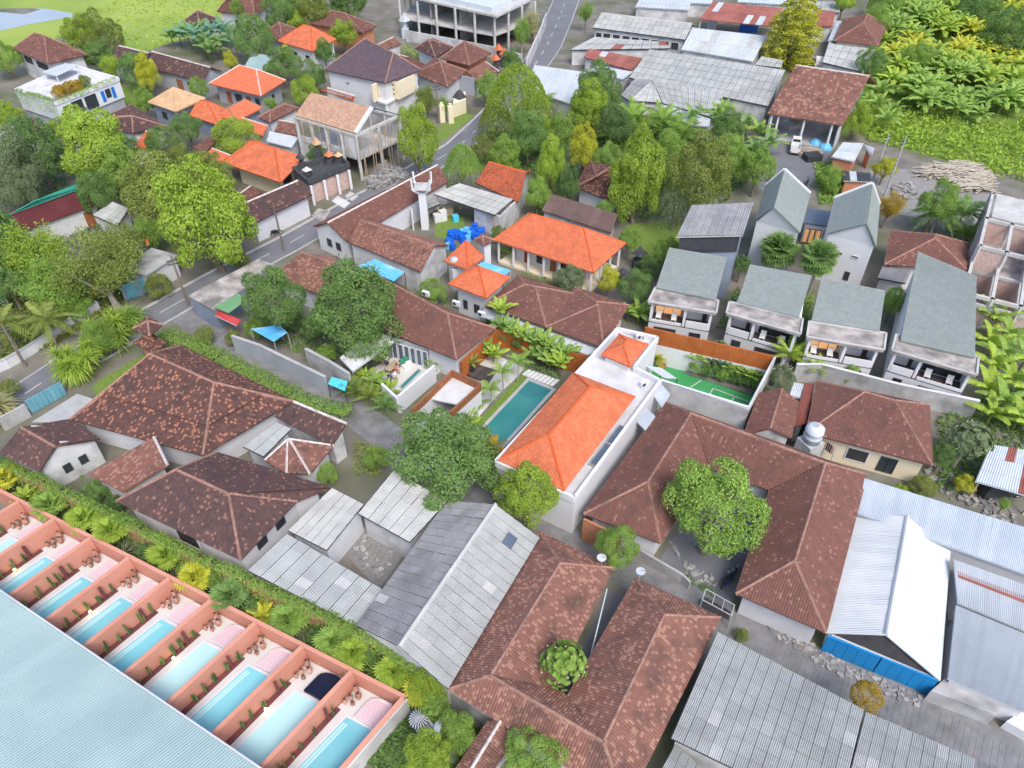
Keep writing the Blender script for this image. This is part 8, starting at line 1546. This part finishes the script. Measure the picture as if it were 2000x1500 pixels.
for x_, lb in ((.12, 'left end'), (.3, 'left middle'), (.5, 'middle'), (.7, 'right middle'), (.9, 'right end')):
    p = lerp((19.60,62.32,0.20), (26.32,59.67,0.20), x_); T('leafy bush filling the raised bed of the green court, '+lb, p[0], p[1], 1.3, 1.15, 'fine', 'leaf_fresh' if x_ in (.12, .5, .9) else 'leaf_mango', .95, z0=.2, name='shrub', cat='shrub')
for x_, lb in ((.05, 'by the white terrace'), (.3, 'left of its middle'), (.55, 'right of its middle'), (.8, 'nearest the villa wall')):
    p = lerp((-1.36,67.61,0.00), (6.60,63.72,0.00), x_); T('leafy bush against the rust wall behind the teal pool, '+lb, p[0], p[1], 1.2, 1.2, 'fine', 'leaf_mango', .9, name='shrub', cat='shrub')
BU = [((-37.85,44.55,1.20,1.21), 'leaf_mango', 'green shrub in the gap beside the grey gable wall at the lower left'), ((-35.64,43.07,1.20,0.92), 'leaf_dark', 'dark shrub under the corner of the dark brown hip roof at the lower left'), ((-17.18,46.61,1.30,1.05), 'leaf_fresh', 'green shrub in the small yard below the mottled hip roof at the lane bend'), ((-12.89,48.57,1.40,1.26), 'leaf_fresh', 'green shrub on the verge at the lane bend'), ((-34.74,67.08,1.40,1.16), 'leaf_olive', 'scrubby bush at the top end of the lane beside the two-tier tower'), ((-22.77,68.23,1.60,1.52), 'leaf_mango', 'dark green bush behind the blue-grey wall under the leafy trees'), ((-25.41,69.66,1.60,1.42), 'leaf_dark', 'dark bush beside the blue sheet canopy'), ((-52.54,58.33,1.20,1.07), 'leaf_olive', 'scrubby bush by the pale low wall at the left edge'), ((-43.07,76.31,1.60,1.62), 'leaf_olive', 'scrubby bush by the rust-brown mossy wall on the roadside'), ((-36.21,90.76,1.60,1.25), 'leaf_mango', 'bush at the corner of the brown shop house by the road'), ((-17.51,68.23,1.60,1.05), 'leaf_mango', 'bush at the foot of the right leafy tree'), ((17.39,80.48,1.80,1.55), 'leaf_mango', 'dark bush beside the larger dark stone shrine'), ((-1.71,88.44,1.80,1.09), 'leaf_olive', 'bush by the grey wall of the drum yard'), ((26.41,57.12,1.60,0.95), 'leaf_grey', 'grey bush at the outer corner of the green court wall'), ((36.05,60.53,1.40,1.09), 'leaf_fresh', 'bush below the third modern villa window'), ((30.47,55.26,1.20,0.83), 'leaf_mango', 'small bush behind the red sheet roof'), ((35.53,44.41,1.00,0.94), 'leaf_bright', 'bright bush row above the blue-grey ribbed roof'), ((18.02,30.63,0.60,0.56), 'leaf_olive', 'mossy bush at the lane edge by the low white wall'), ((-30.02,110.41,2.60,1.58), 'leaf_mango', 'bush at the corner of the concrete frame house'), ((-51.28,72.13,1.60,1.81), 'leaf_fresh', 'low bush between the palms at the left roadside'), ((12.65,92.80,2.40,1.55), 'leaf_fresh', 'bush beside the dark brown ribbed roof'), ((-4.41,112.63,2.40,2.09), 'leaf_olive', 'bush below the bamboo beside the road')]
for i, (c_, m_, lb) in enumerate(BU): T(lb, *c_, 'fine', m_, .85, i % 3, name='shrub', cat='shrub')

scatter('undergrowth', [(-32.93,74.29,0.00),(-27.57,75.34,0.00),(-21.65,70.27,0.00),(-17.92,65.60,0.00),(-20.46,63.65,0.00),(-25.63,66.50,0.00),(-30.42,69.31,0.00)], 2600, 'leaf_mango', .4, .8, 30)
scatter('undergrowth', [(-15.82,52.10,0.00),(-13.14,51.06,0.00),(-12.42,47.42,0.00),(-15.10,47.42,0.00)], 700, 'leaf_olive', .3, .4, 31)
scatter('undergrowth', [(-41.40,47.42,0.00),(-35.35,45.54,0.00),(-30.44,40.87,0.00),(-31.42,39.77,0.00),(-37.03,42.56,0.00)], 900, 'leaf_mango', .35, .5, 32)
for i, (c_, m_, lb) in enumerate((((-29.19,68.23,1.60,1.40), 'leaf_fresh', 'green bush behind the left end of the long blue-grey wall'), ((-20.24,63.81,1.50,1.12), 'leaf_fresh', 'green bush behind the right end of the long blue-grey wall'), ((-31.66,67.11,1.00,0.93), 'leaf_olive', 'low scrub on the lane edge before the blue-grey wall'), ((-12.12,72.88,1.80,1.09), 'leaf_mango', 'bush in the gap between the speckled tile house and the long brown house'), ((-34.58,81.95,1.60,1.17), 'leaf_olive', 'bush between the road and the large roadside tree'))): T(lb, *c_, 'fine', m_, .9, i % 3, name='shrub', cat='shrub')

# ================================================================ people
def person(label, p, face, pose='stand', top='cloth_white', low='cloth_navy', seat=.45):
    """one continuous skinned body, clothes and hair as children; face: heading in degrees"""
    root = thing('person', label, 'person', p); a = math.radians(face); ca, sa = math.cos(a), math.sin(a); sit = pose == 'sit'
    hz = seat+.1 if sit else .93; W3 = lambda x, y, z: (p[0]+ca*x-sa*y, p[1]+sa*x+ca*y, p[2]+z)
    V = [(0, 0, hz), (0, 0, hz+.22), (0.01, 0, hz+.42), (.02, 0, hz+.56), (.03, 0, hz+.64)]; E = [(0, 1), (1, 2), (2, 3), (3, 4)]; Rr = [.145, .13, .15, .055, .05]
    for s in (-1, 1):
        k = len(V)
        if sit: leg = [(.04, s*.1, hz-.01), (.44, s*.12, hz+.02), (.46, s*.12, .08), (.62, s*.13, .04)]
        else: leg = [(0, s*.09, hz-.08), (.02+.03*s, s*.1, .5), (-.02+.05*s, s*.1, .08), (.15, s*.12, .04)]
        V += leg; Rr += [.1, .07, .045, .035]; E += [(0, k), (k, k+1), (k+1, k+2), (k+2, k+3)]
        k = len(V); arm = [(0, s*.2, hz+.44), (.04, s*.26, hz+.18), (.24, s*.2, hz+.08 if pose != 'reach' else hz+.3)]
        V += arm; Rr += [.06, .045, .033]; E += [(2, k), (k, k+1), (k+1, k+2)]
        for f in range(5):
            y = s*(.2+(f-2)*.022); x0 = .31 if f else .28; k2 = len(V); V += [(x0, y, arm[2][2]-.01), (x0+(.06, .08, .09, .08, .06)[f], y, arm[2][2]-.04)]; Rr += [.012, .008]; E += [(k+2, k2), (k2, k2+1)]
    me = bpy.data.meshes.new('body'); me.from_pydata([tuple(Vector(W3(*v))-Vector(p)) for v in V], E, []); me.materials.append(MATS['skin'])
    o = bpy.data.objects.new('body', me); COL.objects.link(o); o.parent = root; sk = o.modifiers.new('Skin', 'SKIN'); sk.use_smooth_shade = True
    for i, sv in enumerate(me.skin_vertices[0].data): sv.radius = (Rr[i], Rr[i]); sv.use_root = i == 0
    o.modifiers.new('Subdivision', 'SUBSURF').levels = 1
    h = MB(); hc = W3(.05, 0, hz+.76); h.lathe(hc, [(.03, -.12), (.075, -.09), (.09, -.01), (.085, .06), (.05, .11)], 10); h.box(W3(.15, 0, hz+.75), (.04, .03, .04), a); hd = h.build('head', 'skin', root, smooth=True)
    for s in (-1, 1): e = MB(); e.box(W3(.128, s*.035, hz+.77), (.02, .025, .015), a); e.build('eye', 'black', hd); e = MB(); e.box(W3(.04, s*.095, hz+.755), (.04, .02, .06), a); e.build('ear', 'skin', hd)
    e = MB(); e.box(W3(.13, 0, hz+.69), (.02, .05, .012), a); e.build('mouth', 'cloth_red', hd)
    g = MB(); g.lathe(W3(.02, 0, hz+.77), [(.1, -.05), (.108, .03), (.09, .1), (.03, .135)], 10); g.build('hair', 'hair', root, smooth=True)
    t = MB(); t.tube([W3(0, 0, hz-.04), W3(0, 0, hz+.2), W3(.01, 0, hz+.42), W3(.015, 0, hz+.53)], [.175, .16, .185, .075], 10)
    for s in (-1, 1): t.tube([W3(0, s*.15, hz+.46), W3(.03, s*.25, hz+.27)], [.085, .065], 8)
    t.build('shirt', top, root, smooth=True); l = MB()
    for s in (-1, 1):
        l.tube([W3(.0, s*.08, hz+.02), W3(.42, s*.12, hz+.02), W3(.46, s*.12, .25)] if sit else [W3(0, s*.085, hz+.04), W3(.02, s*.1, .5), W3(-.02, s*.1, .12)], [.125, .095, .075], 8)
    l.build('trousers', low, root, smooth=True); return root
person('person in a white shirt standing at the far end of the terrace table', (-13.70,63.02,0.25), -60, 'reach', 'cloth_white', 'cloth_navy')
person('person in red standing in the shade by the terrace roof edge', (-14.20,63.36,0.25), -40, 'stand', 'cloth_red', 'cloth_pink')
person('person in a coral top sitting on the daybed corner', (-12.45,61.91,0.25), 200, 'sit', 'cloth_pink', 'cloth_red')
person('person in pale clothes sitting at the terrace table near the plunge pool', (-12.62,60.91,0.25), 170, 'sit', 'cloth_white', 'cloth_white')
person('person in navy standing at the near end of the terrace table', (-13.08,60.17,0.25), 80, 'reach', 'cloth_navy', 'cloth_navy')
for q, lb in (((-12.62,60.91,0.25), 'low stool under the person in pale clothes'), ((-12.45,61.91,0.25), 'low stool beside the daybed corner')):
    s_ = thing('stool', lb, 'stool', q); m_ = MB(); m_.box((q[0], q[1], .25+.4), (.42, .42, .06)); m_.build('seat', 'timber', s_)
    for i, j in ((-1,-1),(1,-1),(1,1),(-1,1)): m_ = MB(); m_.box((q[0]+i*.17, q[1]+j*.17, .435), (.05, .05, .37)); m_.build('leg', 'dark_wood', s_)
# ================================================================ vehicles
def wheel(root, c, r, ang, w=.18):
    n = Vector((-math.sin(ang), math.cos(ang), 0)); t = MB(); c = Vector(c); t.tube([c-n*w/2, c+n*w/2], r, 14); o = t.build('wheel', 'black', root); h = MB(); h.tube([c-n*(w/2+.01), c+n*(w/2+.01)], r*.55, 10); h.build('rim', 'metal_silver', o)
def boxat(mb, p, ang, x, y, z, d): ca, sa = math.cos(ang), math.sin(ang); mb.box((p[0]+ca*x-sa*y, p[1]+sa*x+ca*y, p[2]+z), d, ang)
def pickup(label, p, ang):
    r = thing('pickup_truck', label, 'truck', p); ca, sa = math.cos(ang), math.sin(ang); L = lambda x, y: (p[0]+ca*x-sa*y, p[1]+sa*x+ca*y)
    b = MB(); boxat(b, p, ang, 0, 0, .55, (4.3, 1.55, .4)); b.build('body', 'car_white', r)
    c = MB(); lo = [L(.35, -.75), L(1.75, -.75), L(1.75, .75), L(.35, .75)]; c.prism(lo, .76, 1.15); hi = [L(.45, -.68), L(1.45, -.68), L(1.45, .68), L(.45, .68)]
    k = len(c.v); c.add([(*q, 1.15) for q in lo]+[(*q, 1.75) for q in hi], [(4, 5, 6, 7), (0, 1, 5, 4), (1, 2, 6, 5), (2, 3, 7, 6), (3, 0, 4, 7)]); cb = c.build('cab', 'car_white', r)
    w = MB(); a1, a2, b1, b2 = L(1.755, -.62), L(1.755, .62), L(1.47, -.56), L(1.47, .56); w.add([(*a1, 1.2), (*a2, 1.2), (*b2, 1.7), (*b1, 1.7)], [(0, 1, 2, 3)]); w.build('windscreen', 'glass', cb)
    for s in (-1, 1): w = MB(); w.add([(*L(.5, s*.752), 1.2), (*L(1.55, s*.752), 1.2), (*L(1.4, s*.70), 1.68), (*L(.52, s*.70), 1.68)], [(0, 1, 2, 3)]); w.build('side_window', 'glass', cb)
    w = MB(); w.add([(*L(.34, -.6), 1.25), (*L(.34, .6), 1.25), (*L(.42, .55), 1.65), (*L(.42, -.55), 1.65)], [(0, 1, 2, 3)]); w.build('rear_window', 'glass', cb)
    bd = MB(); 
    for x, y, d in ((-.95, -.74, (2.3, .06, .45)), (-.95, .74, (2.3, .06, .45)), (-2.1, 0, (.06, 1.5, .45)), (.2, 0, (.06, 1.5, .45))): boxat(bd, p, ang, x, y, .98, d)
    bd.build('cargo_side', 'car_white', r); m = MB(); boxat(m, p, ang, -.95, 0, .77, (2.25, 1.42, .03)); m.build('cargo_bed', 'concrete', r)
    for x in (-1.3, 1.3):
        for s in (-1, 1): wheel(r, (*L(x, s*.7), .33), .33, ang)
    for s in (-1, 1): h = MB(); boxat(h, p, ang, 2.16, s*.58, .62, (.04, .3, .16)); h.build('headlight', 'road_white', r); h = MB(); boxat(h, p, ang, -2.16, s*.62, .62, (.04, .2, .2)); h.build('tail_light', 'red_paint', r)
    h = MB(); boxat(h, p, ang, -2.18, 0, .38, (.1, 1.5, .15)); h.build('bumper', 'black', r)
pickup('white pickup truck parked in front of the open brown-roofed workshop', (46.14,117.20,0.00), math.radians(72))
def van(label, p, ang, m='car_white'):
    r = thing('van', label, 'van', p); ca, sa = math.cos(ang), math.sin(ang); L = lambda x, y: (p[0]+ca*x-sa*y, p[1]+sa*x+ca*y)
    b = MB(); boxat(b, p, ang, 0, 0, .7, (4.2, 1.65, .8)); b.build('body', m, r); c = MB(); lo = [L(-2.0, -.78), L(1.3, -.78), L(1.3, .78), L(-2.0, .78)]; hi = [L(-1.9, -.7), L(.9, -.7), L(.9, .7), L(-1.9, .7)]
    c.add([(*q, 1.1) for q in lo]+[(*q, 1.75) for q in hi], [(4, 5, 6, 7), (0, 1, 5, 4), (1, 2, 6, 5), (2, 3, 7, 6), (3, 0, 4, 7)]); cb = c.build('cab', m, r)
    w = MB(); w.add([(*L(1.28, -.66), 1.16), (*L(1.28, .66), 1.16), (*L(.96, .6), 1.68), (*L(.96, -.6), 1.68)], [(0, 1, 2, 3)]); w.build('windscreen', 'glass', cb)
    for s in (-1, 1): w = MB(); w.add([(*L(-1.8, s*.785), 1.2), (*L(1.0, s*.785), 1.2), (*L(.8, s*.73), 1.65), (*L(-1.75, s*.73), 1.65)], [(0, 1, 2, 3)]); w.build('side_window', 'glass', cb)
    for x in (-1.3, 1.3):
        for s in (-1, 1): wheel(r, (*L(x, s*.72), .33), .33, ang)
van('white van half hidden by the roofs right of the yellow tiered tree', (61.09,154.71,0.00), 1.3)
van('dark car parked under the patchwork tin roof at the right edge', (45.32,45.42,0.00), .1, 'dark_steel')
def motorbike(label, p, ang, m='red_paint', g='parked motorbikes'):
    r = thing('motorbike', label, 'motorbike', p, g); ca, sa = math.cos(ang), math.sin(ang); L = lambda x, y, z: (p[0]+ca*x-sa*y, p[1]+sa*x+ca*y, p[2]+z)
    for x in (-.6, .62): wheel(r, L(x, 0, .28), .28, ang, .1)
    b = MB(); boxat(b, p, ang, -.3, 0, .55, (.8, .24, .3)); b.bar(L(.1, 0, .35), L(.45, 0, .75), .2, .25); b.build('body', m, r); s = MB(); boxat(s, p, ang, -.3, 0, .75, (.8, .26, .1)); s.build('seat', 'black', r)
    h = MB(); h.bar(L(.62, 0, .28), L(.42, 0, .98), .08); h.bar(L(.42, -.32, .98), L(.42, .32, .98), .05); h.build('handlebar', 'dark_steel', r); f = MB(); boxat(f, p, ang, .5, 0, .85, (.14, .22, .2)); f.build('headlight', 'road_white', r)
for q, an, m, lb in (((43.68,124.05,0.00), .9, 'red_paint', 'red motorbike at the left corner of the open workshop'), ((43.36,124.87,0.00), 1.1, 'dark_steel', 'dark motorbike just left of the red one at the open workshop'), ((44.77,105.49,0.00), 1.2, 'dark_steel', 'dark motorbike on the lane behind the left steep gable'), ((17.79,35.73,0.00), 1.0, 'dark_steel', 'dark motorbike under the mango courtyard roof edge, left one'), ((18.23,35.98,0.00), 1.0, 'drum_blue', 'blue motorbike under the mango courtyard roof edge, middle one'), ((18.65,36.33,0.00), 1.0, 'black', 'black motorbike under the mango courtyard roof edge, nearest the wall'), ((-3.48,115.52,0.00), .4, 'dark_steel', 'motorbike in the shade below the bamboo, left one'), ((-2.83,116.26,0.00), .4, 'red_paint', 'motorbike in the shade below the bamboo, right one'), ((-32.33,90.90,0.00), .5, 'black', 'motorbike on the roadside in front of the brown shop house')): motorbike(lb, q, an, m)
# ================================================================ blue drums
dp = [(880,462),(888,460),(896,462),(904,460),(892,467),(900,468),(908,466),(884,468),(912,458),(920,456),(926,460),(932,458),(938,462),(918,464),(926,466),(934,468),(942,456),(928,448),(930,440),(914,472),(876,474),(904,474)]
DR = [(-8.43,90.50,0.00),(-7.88,90.77,0.00),(-7.30,90.50,0.00),(-6.76,90.77,0.00),(-7.55,89.84,0.00),(-6.98,89.71,0.00),(-6.44,89.97,0.00),(-8.10,89.71,0.00),(-6.20,91.03,0.00),(-5.65,91.30,0.00),(-5.21,90.77,0.00),(-4.79,91.03,0.00),(-4.35,90.50,0.00),(-5.75,90.24,0.00),(-5.18,89.97,0.00),(-4.61,89.71,0.00),(-4.10,91.30,0.00),(-5.12,92.25,0.00),(-5.98,89.19,0.00),(-8.60,88.67,0.00),(-6.67,88.93,0.00),(-8.29,88.15,0.00),(-7.95,87.13,0.00),(-8.52,87.39,0.00)]
proto_d = None
for i, p in enumerate(DR):
    cm = ['drum_blue', 'drum_blue', 'drum_blue', 'sky_blue_roof', 'drum_blue'][i % 5]
    d = thing('drum', 'pale sky-blue plastic drum among the dark blue ones in the drum yard' if cm != 'drum_blue' else 'dark blue plastic drum in the heap in the drum yard', 'drum', p, 'light blue drums' if cm != 'drum_blue' else 'dark blue drums')
    h = random.uniform(.8, 1.0); z = 0
    m_ = MB(); m_.lathe((p[0], p[1], z), [(.36, 0), (.4, .05), (.4, h*.3), (.43, h*.33), (.4, h*.36), (.4, h*.65), (.43, h*.68), (.4, h*.71), (.38, h)], 14); m_.build('body', cm, d, smooth=False); m_ = MB(); m_.lathe((p[0], p[1], z+h+.002), [(.4, 0), (.4, .05)], 14); m_.build('rim', cm, d); m_ = MB(); m_.lathe((p[0]+.15, p[1], z+h+.053), [(.05, 0), (.05, .04)], 8); m_.build('bung', 'black', d)
for i, (p, m, d, lb) in enumerate((((-9.71,94.88,0.00), 'clean_white', (.9, .8, 1.5), 'white cabinet at the edge of the drum yard lawn'), ((-9.16,96.60,0.00), 'timber', (1.4, .9, 1.0), 'tan crate behind the white cabinet in the drum yard'), ((-7.95,94.60,0.00), 'cyan_paint', (.8, .8, .9), 'turquoise tub in the drum yard'), ((-10.41,94.60,0.00), 'white_plaster', (1.2, .9, 1.1), 'white sacks stacked at the left of the drum yard'), ((49.01,125.69,0.00), 'timber', (1.6, 1.3, 1.4), 'tan cardboard carton in the open workshop'), ((47.75,125.28,0.00), 'white_slab', (2.2, 1.6, .9), 'pale wrapped stack in the open workshop'), ((46.59,126.53,0.00), 'white_plaster', (1.2, 1.2, 1.3), 'white carton at the left of the open workshop'))):
    t = thing('box', lb, 'box', p); m_ = MB(); m_.box((p[0], p[1], d[2]/2), d, .4); m_.build('body', m, t); m_ = MB(); m_.box((p[0], p[1], d[2]+.025), (d[0]+.05, d[1]+.05, .05), .4); m_.build('lid', m, t)
# ================================================================ umbrellas and stone throne in the garden at the bottom
def umbrella(label, p, r, ma, mb_, n=20):
    u = thing('umbrella', label, 'umbrella', p); m_ = MB(); m_.tube([p, (p[0], p[1], 2.2)], .035, 6); m_.build('pole', 'kerb', u)
    for mm, k0 in ((ma, 0), (mb_, 1)):
        c = MB()
        for k in range(k0, n, 2):
            a, b_ = 2*math.pi*k/n, 2*math.pi*(k+1)/n
            q = lambda t, rr, z: (p[0]+math.cos(t)*rr, p[1]+math.sin(t)*rr, z)
            c.face([q(a, r, 1.9), q(b_, r, 1.9), q(b_, r*.3, 2.28), q(a, r*.3, 2.28)]); c.face([q(a, r*.3, 2.28), q(b_, r*.3, 2.28), (p[0], p[1], 2.36)]); c.face([q(a, r, 1.75), q(b_, r, 1.75), q(b_, r, 1.9), q(a, r, 1.9)])
        c.build('canopy', mm, u)
    m_ = MB(); m_.lathe((p[0], p[1], 2.35), [(.05, 0), (.06, .08), (.01, .2)], 8); m_.build('finial', 'timber', u)
umbrella('black and white striped temple umbrella in the garden at the bottom', (-6.56,23.50,1.95)[:2]+(0,), .68, 'clean_white', 'black', 40)
umbrella('pale grey-white temple umbrella in the garden at the bottom', (-4.84,22.89,1.95)[:2]+(0,), .62, 'clean_white', 'white_slab', 16)
p = (-6.13,23.01,0.00); th = thing('shrine', 'stepped grey stone throne between the two garden umbrellas', 'shrine', p)
for k in range(3): m_ = MB(); m_.box((p[0], p[1], .2+.38*k), (1.5-.3*k, 1.5-.3*k, .38), .7); m_.build('step', 'stone_dark' if k < 2 else 'concrete', th)
for s in (-1, 1): m_ = MB(); m_.box((p[0]+.42*s, p[1]+.3, 1.5), (.14, .7, .5), .7 if s > 0 else -.8); m_.build('side', 'concrete', th)
m_ = MB(); m_.box((p[0]-.3, p[1]+.35, 1.75), (.8, .14, .9), .7); m_.build('back', 'concrete', th)
# ================================================================ loose things
for i, (q, z, m, lb) in enumerate((([(-28.61,96.02,0.00),(-26.64,94.04,0.00),(-26.05,97.18,0.00),(-27.98,98.06,0.00)], .12, 'stained_slab', 'concrete drain slab in front of the pink garages, left'), ([(-26.42,100.15,0.00),(-24.28,98.06,0.00),(-23.62,99.54,0.00),(-25.78,101.68,0.00)], .14, 'white_slab', 'pale slab in front of the pink garages, middle'), ([(-24.72,101.68,0.00),(-23.42,100.15,0.00),(-22.75,101.68,0.00),(-24.18,103.08,0.00)], .12, 'raw_concrete', 'concrete slab in front of the pink garages, right'))):
    m_ = MB(); m_.prism([a[:2] for a in q], 0, z); tag(m_.build('slab', m), lb, 'slab')
tp = thing('tarpaulin', 'crumpled bright blue tarpaulin heap beside the open workshop', 'tarpaulin', (50.60,118.72,0.00))
for k, q in enumerate(((50.10,119.29,0.00), (51.32,117.76,0.00))): m_ = MB(); m_.lathe((q[0], q[1], 0), [(1.1, 0), (1.0, .4), (.5, .85), (.1, .95)], 9); m_.build('fold', 'sky_blue_roof', tp)
hp = thing('thatch_heap', 'heap of dry thatch and dark sheet beside the blue tarpaulin', 'heap', (48.51,115.89,0.00)); rr = random.Random(8)
st = MB(); q = (48.37,116.26,0.00)
for k in range(90): a = rr.uniform(0, 6.28); st.bar((q[0]+rr.gauss(0, .8), q[1]+rr.gauss(0, .6), rr.uniform(.1, .9)), (q[0]+math.cos(a)*2, q[1]+math.sin(a)*1.4, rr.uniform(0, .4)), .05)
st.build('straw', 'pale_timber', hp, 'stuff'); m_ = MB(); q = (47.87,113.70,0.00); m_.box((q[0], q[1], .5), (2.6, 1.8, 1.0), .2); m_.build('cover', 'dark_steel', hp)
def bars(name, poly, n, m, L, h, seed, w=.14):
    r = random.Random(seed); b = MB(); k = 0; xs = [p[0] for p in poly]; ys = [p[1] for p in poly]
    while k < n:
        x, y = r.uniform(min(xs), max(xs)), r.uniform(min(ys), max(ys))
        if not inpoly(x, y, poly): continue
        k += 1; a = r.gauss(.05, .35); l = L*r.uniform(.5, 1.3)/2; z = h*r.random()
        b.bar((x-math.cos(a)*l, y-math.sin(a)*l, z+.05+r.uniform(-.1, .2)), (x+math.cos(a)*l, y+math.sin(a)*l, z+.05+r.uniform(-.1, .2)), w*r.uniform(.6, 1.6), .06)
    o = b.build(name, m); o['kind'] = 'stuff'
bars('timber_heap', [(63.92,109.83,0.00),(71.23,111.92,0.00),(73.20,107.80,0.00),(70.49,102.61,0.00),(66.34,103.24,0.00),(66.63,106.80,0.00),(63.29,107.46,0.00)], 520, 'pale_timber', 3.4, .9, 4)
bars('timber_heap', [(39.39,133.27,0.00),(43.81,128.86,0.00),(43.65,124.66,0.00),(40.70,123.24,0.00),(38.22,127.79,0.00)], 90, 'timber', 2.6, .5, 5)
def chunks(name, poly, n, m, sz, h, seed):
    r = random.Random(seed); b = MB(); k = 0; xs = [p[0] for p in poly]; ys = [p[1] for p in poly]
    while k < n:
        x, y = r.uniform(min(xs), max(xs)), r.uniform(min(ys), max(ys))
        if not inpoly(x, y, poly): continue
        k += 1; s = sz*r.uniform(.3, 1.3); b.box((x, y, h*r.random()**2), (s, s*r.uniform(.5, 1), s*r.uniform(.3, .7)), r.uniform(0, 3))
    o = b.build(name, m); o['kind'] = 'stuff'
chunks('rubble_heap', [(-22.53,106.47,0.00),(-20.07,111.92,0.00),(-16.58,109.49,0.00),(-16.09,107.80,0.00),(-19.20,104.84,0.00),(-21.45,103.24,0.00)], 500, 'rubble', .6, .7, 3)
chunks('rubble_heap', [(57.16,104.52,0.00),(60.88,106.14,0.00),(60.30,102.30,0.00),(58.67,100.45,0.00),(56.07,100.76,0.00)], 160, 'rubble', .5, .3, 6)
chunks('rubble_heap', [(-16.20,42.56,0.00),(-11.96,41.99,0.00),(-9.95,38.43,0.00),(-11.13,35.63,0.00),(-13.15,37.65,0.00)], 130, 'rubble', .35, .15, 7)
chunks('rubble_heap', [(20.34,32.02,0.00),(23.29,30.31,0.00),(25.52,28.53,0.00),(30.63,25.86,0.00),(29.70,25.19,0.00),(23.97,27.95,0.00),(20.64,30.92,0.00)], 260, 'rubble', .3, .08, 8)
chunks('rubble_heap', [(41.29,50.72,0.00),(42.99,45.54,0.00),(45.64,43.14,0.00),(44.98,40.87,0.00),(40.22,44.63,0.00),(38.97,47.42,0.00)], 160, 'rubble', .4, .2, 9)
chunks('rubble_heap', [(13.59,40.59,0.00),(15.12,37.65,0.00),(17.23,36.13,0.00),(18.31,35.14,0.00),(14.99,35.63,0.00)], 90, 'rubble', .3, .1, 10)
ws = thing('washing', 'maroon and white washing hung by the ribbed water tank', 'washing', (30.43,49.31,2.20)); 
for k in range(4): a = lerp((29.92,49.40,2.60), (30.38,48.71,2.60), k/4); b_ = lerp((29.92,49.40,2.60), (30.38,48.71,2.60), (k+.8)/4); m_ = MB(); m_.wall(a, b_, 1.6, 2.6, .03); m_.build('cloth', ['maroon', 'cloth_navy', 'maroon', 'cloth_pink'][k], ws)
for q in ((29.87,49.50,2.60), (30.44,48.62,2.60)): m_ = MB(); m_.box((q[0], q[1], 1.3), (.06, .06, 2.6)); m_.build('post', 'kerb', ws)
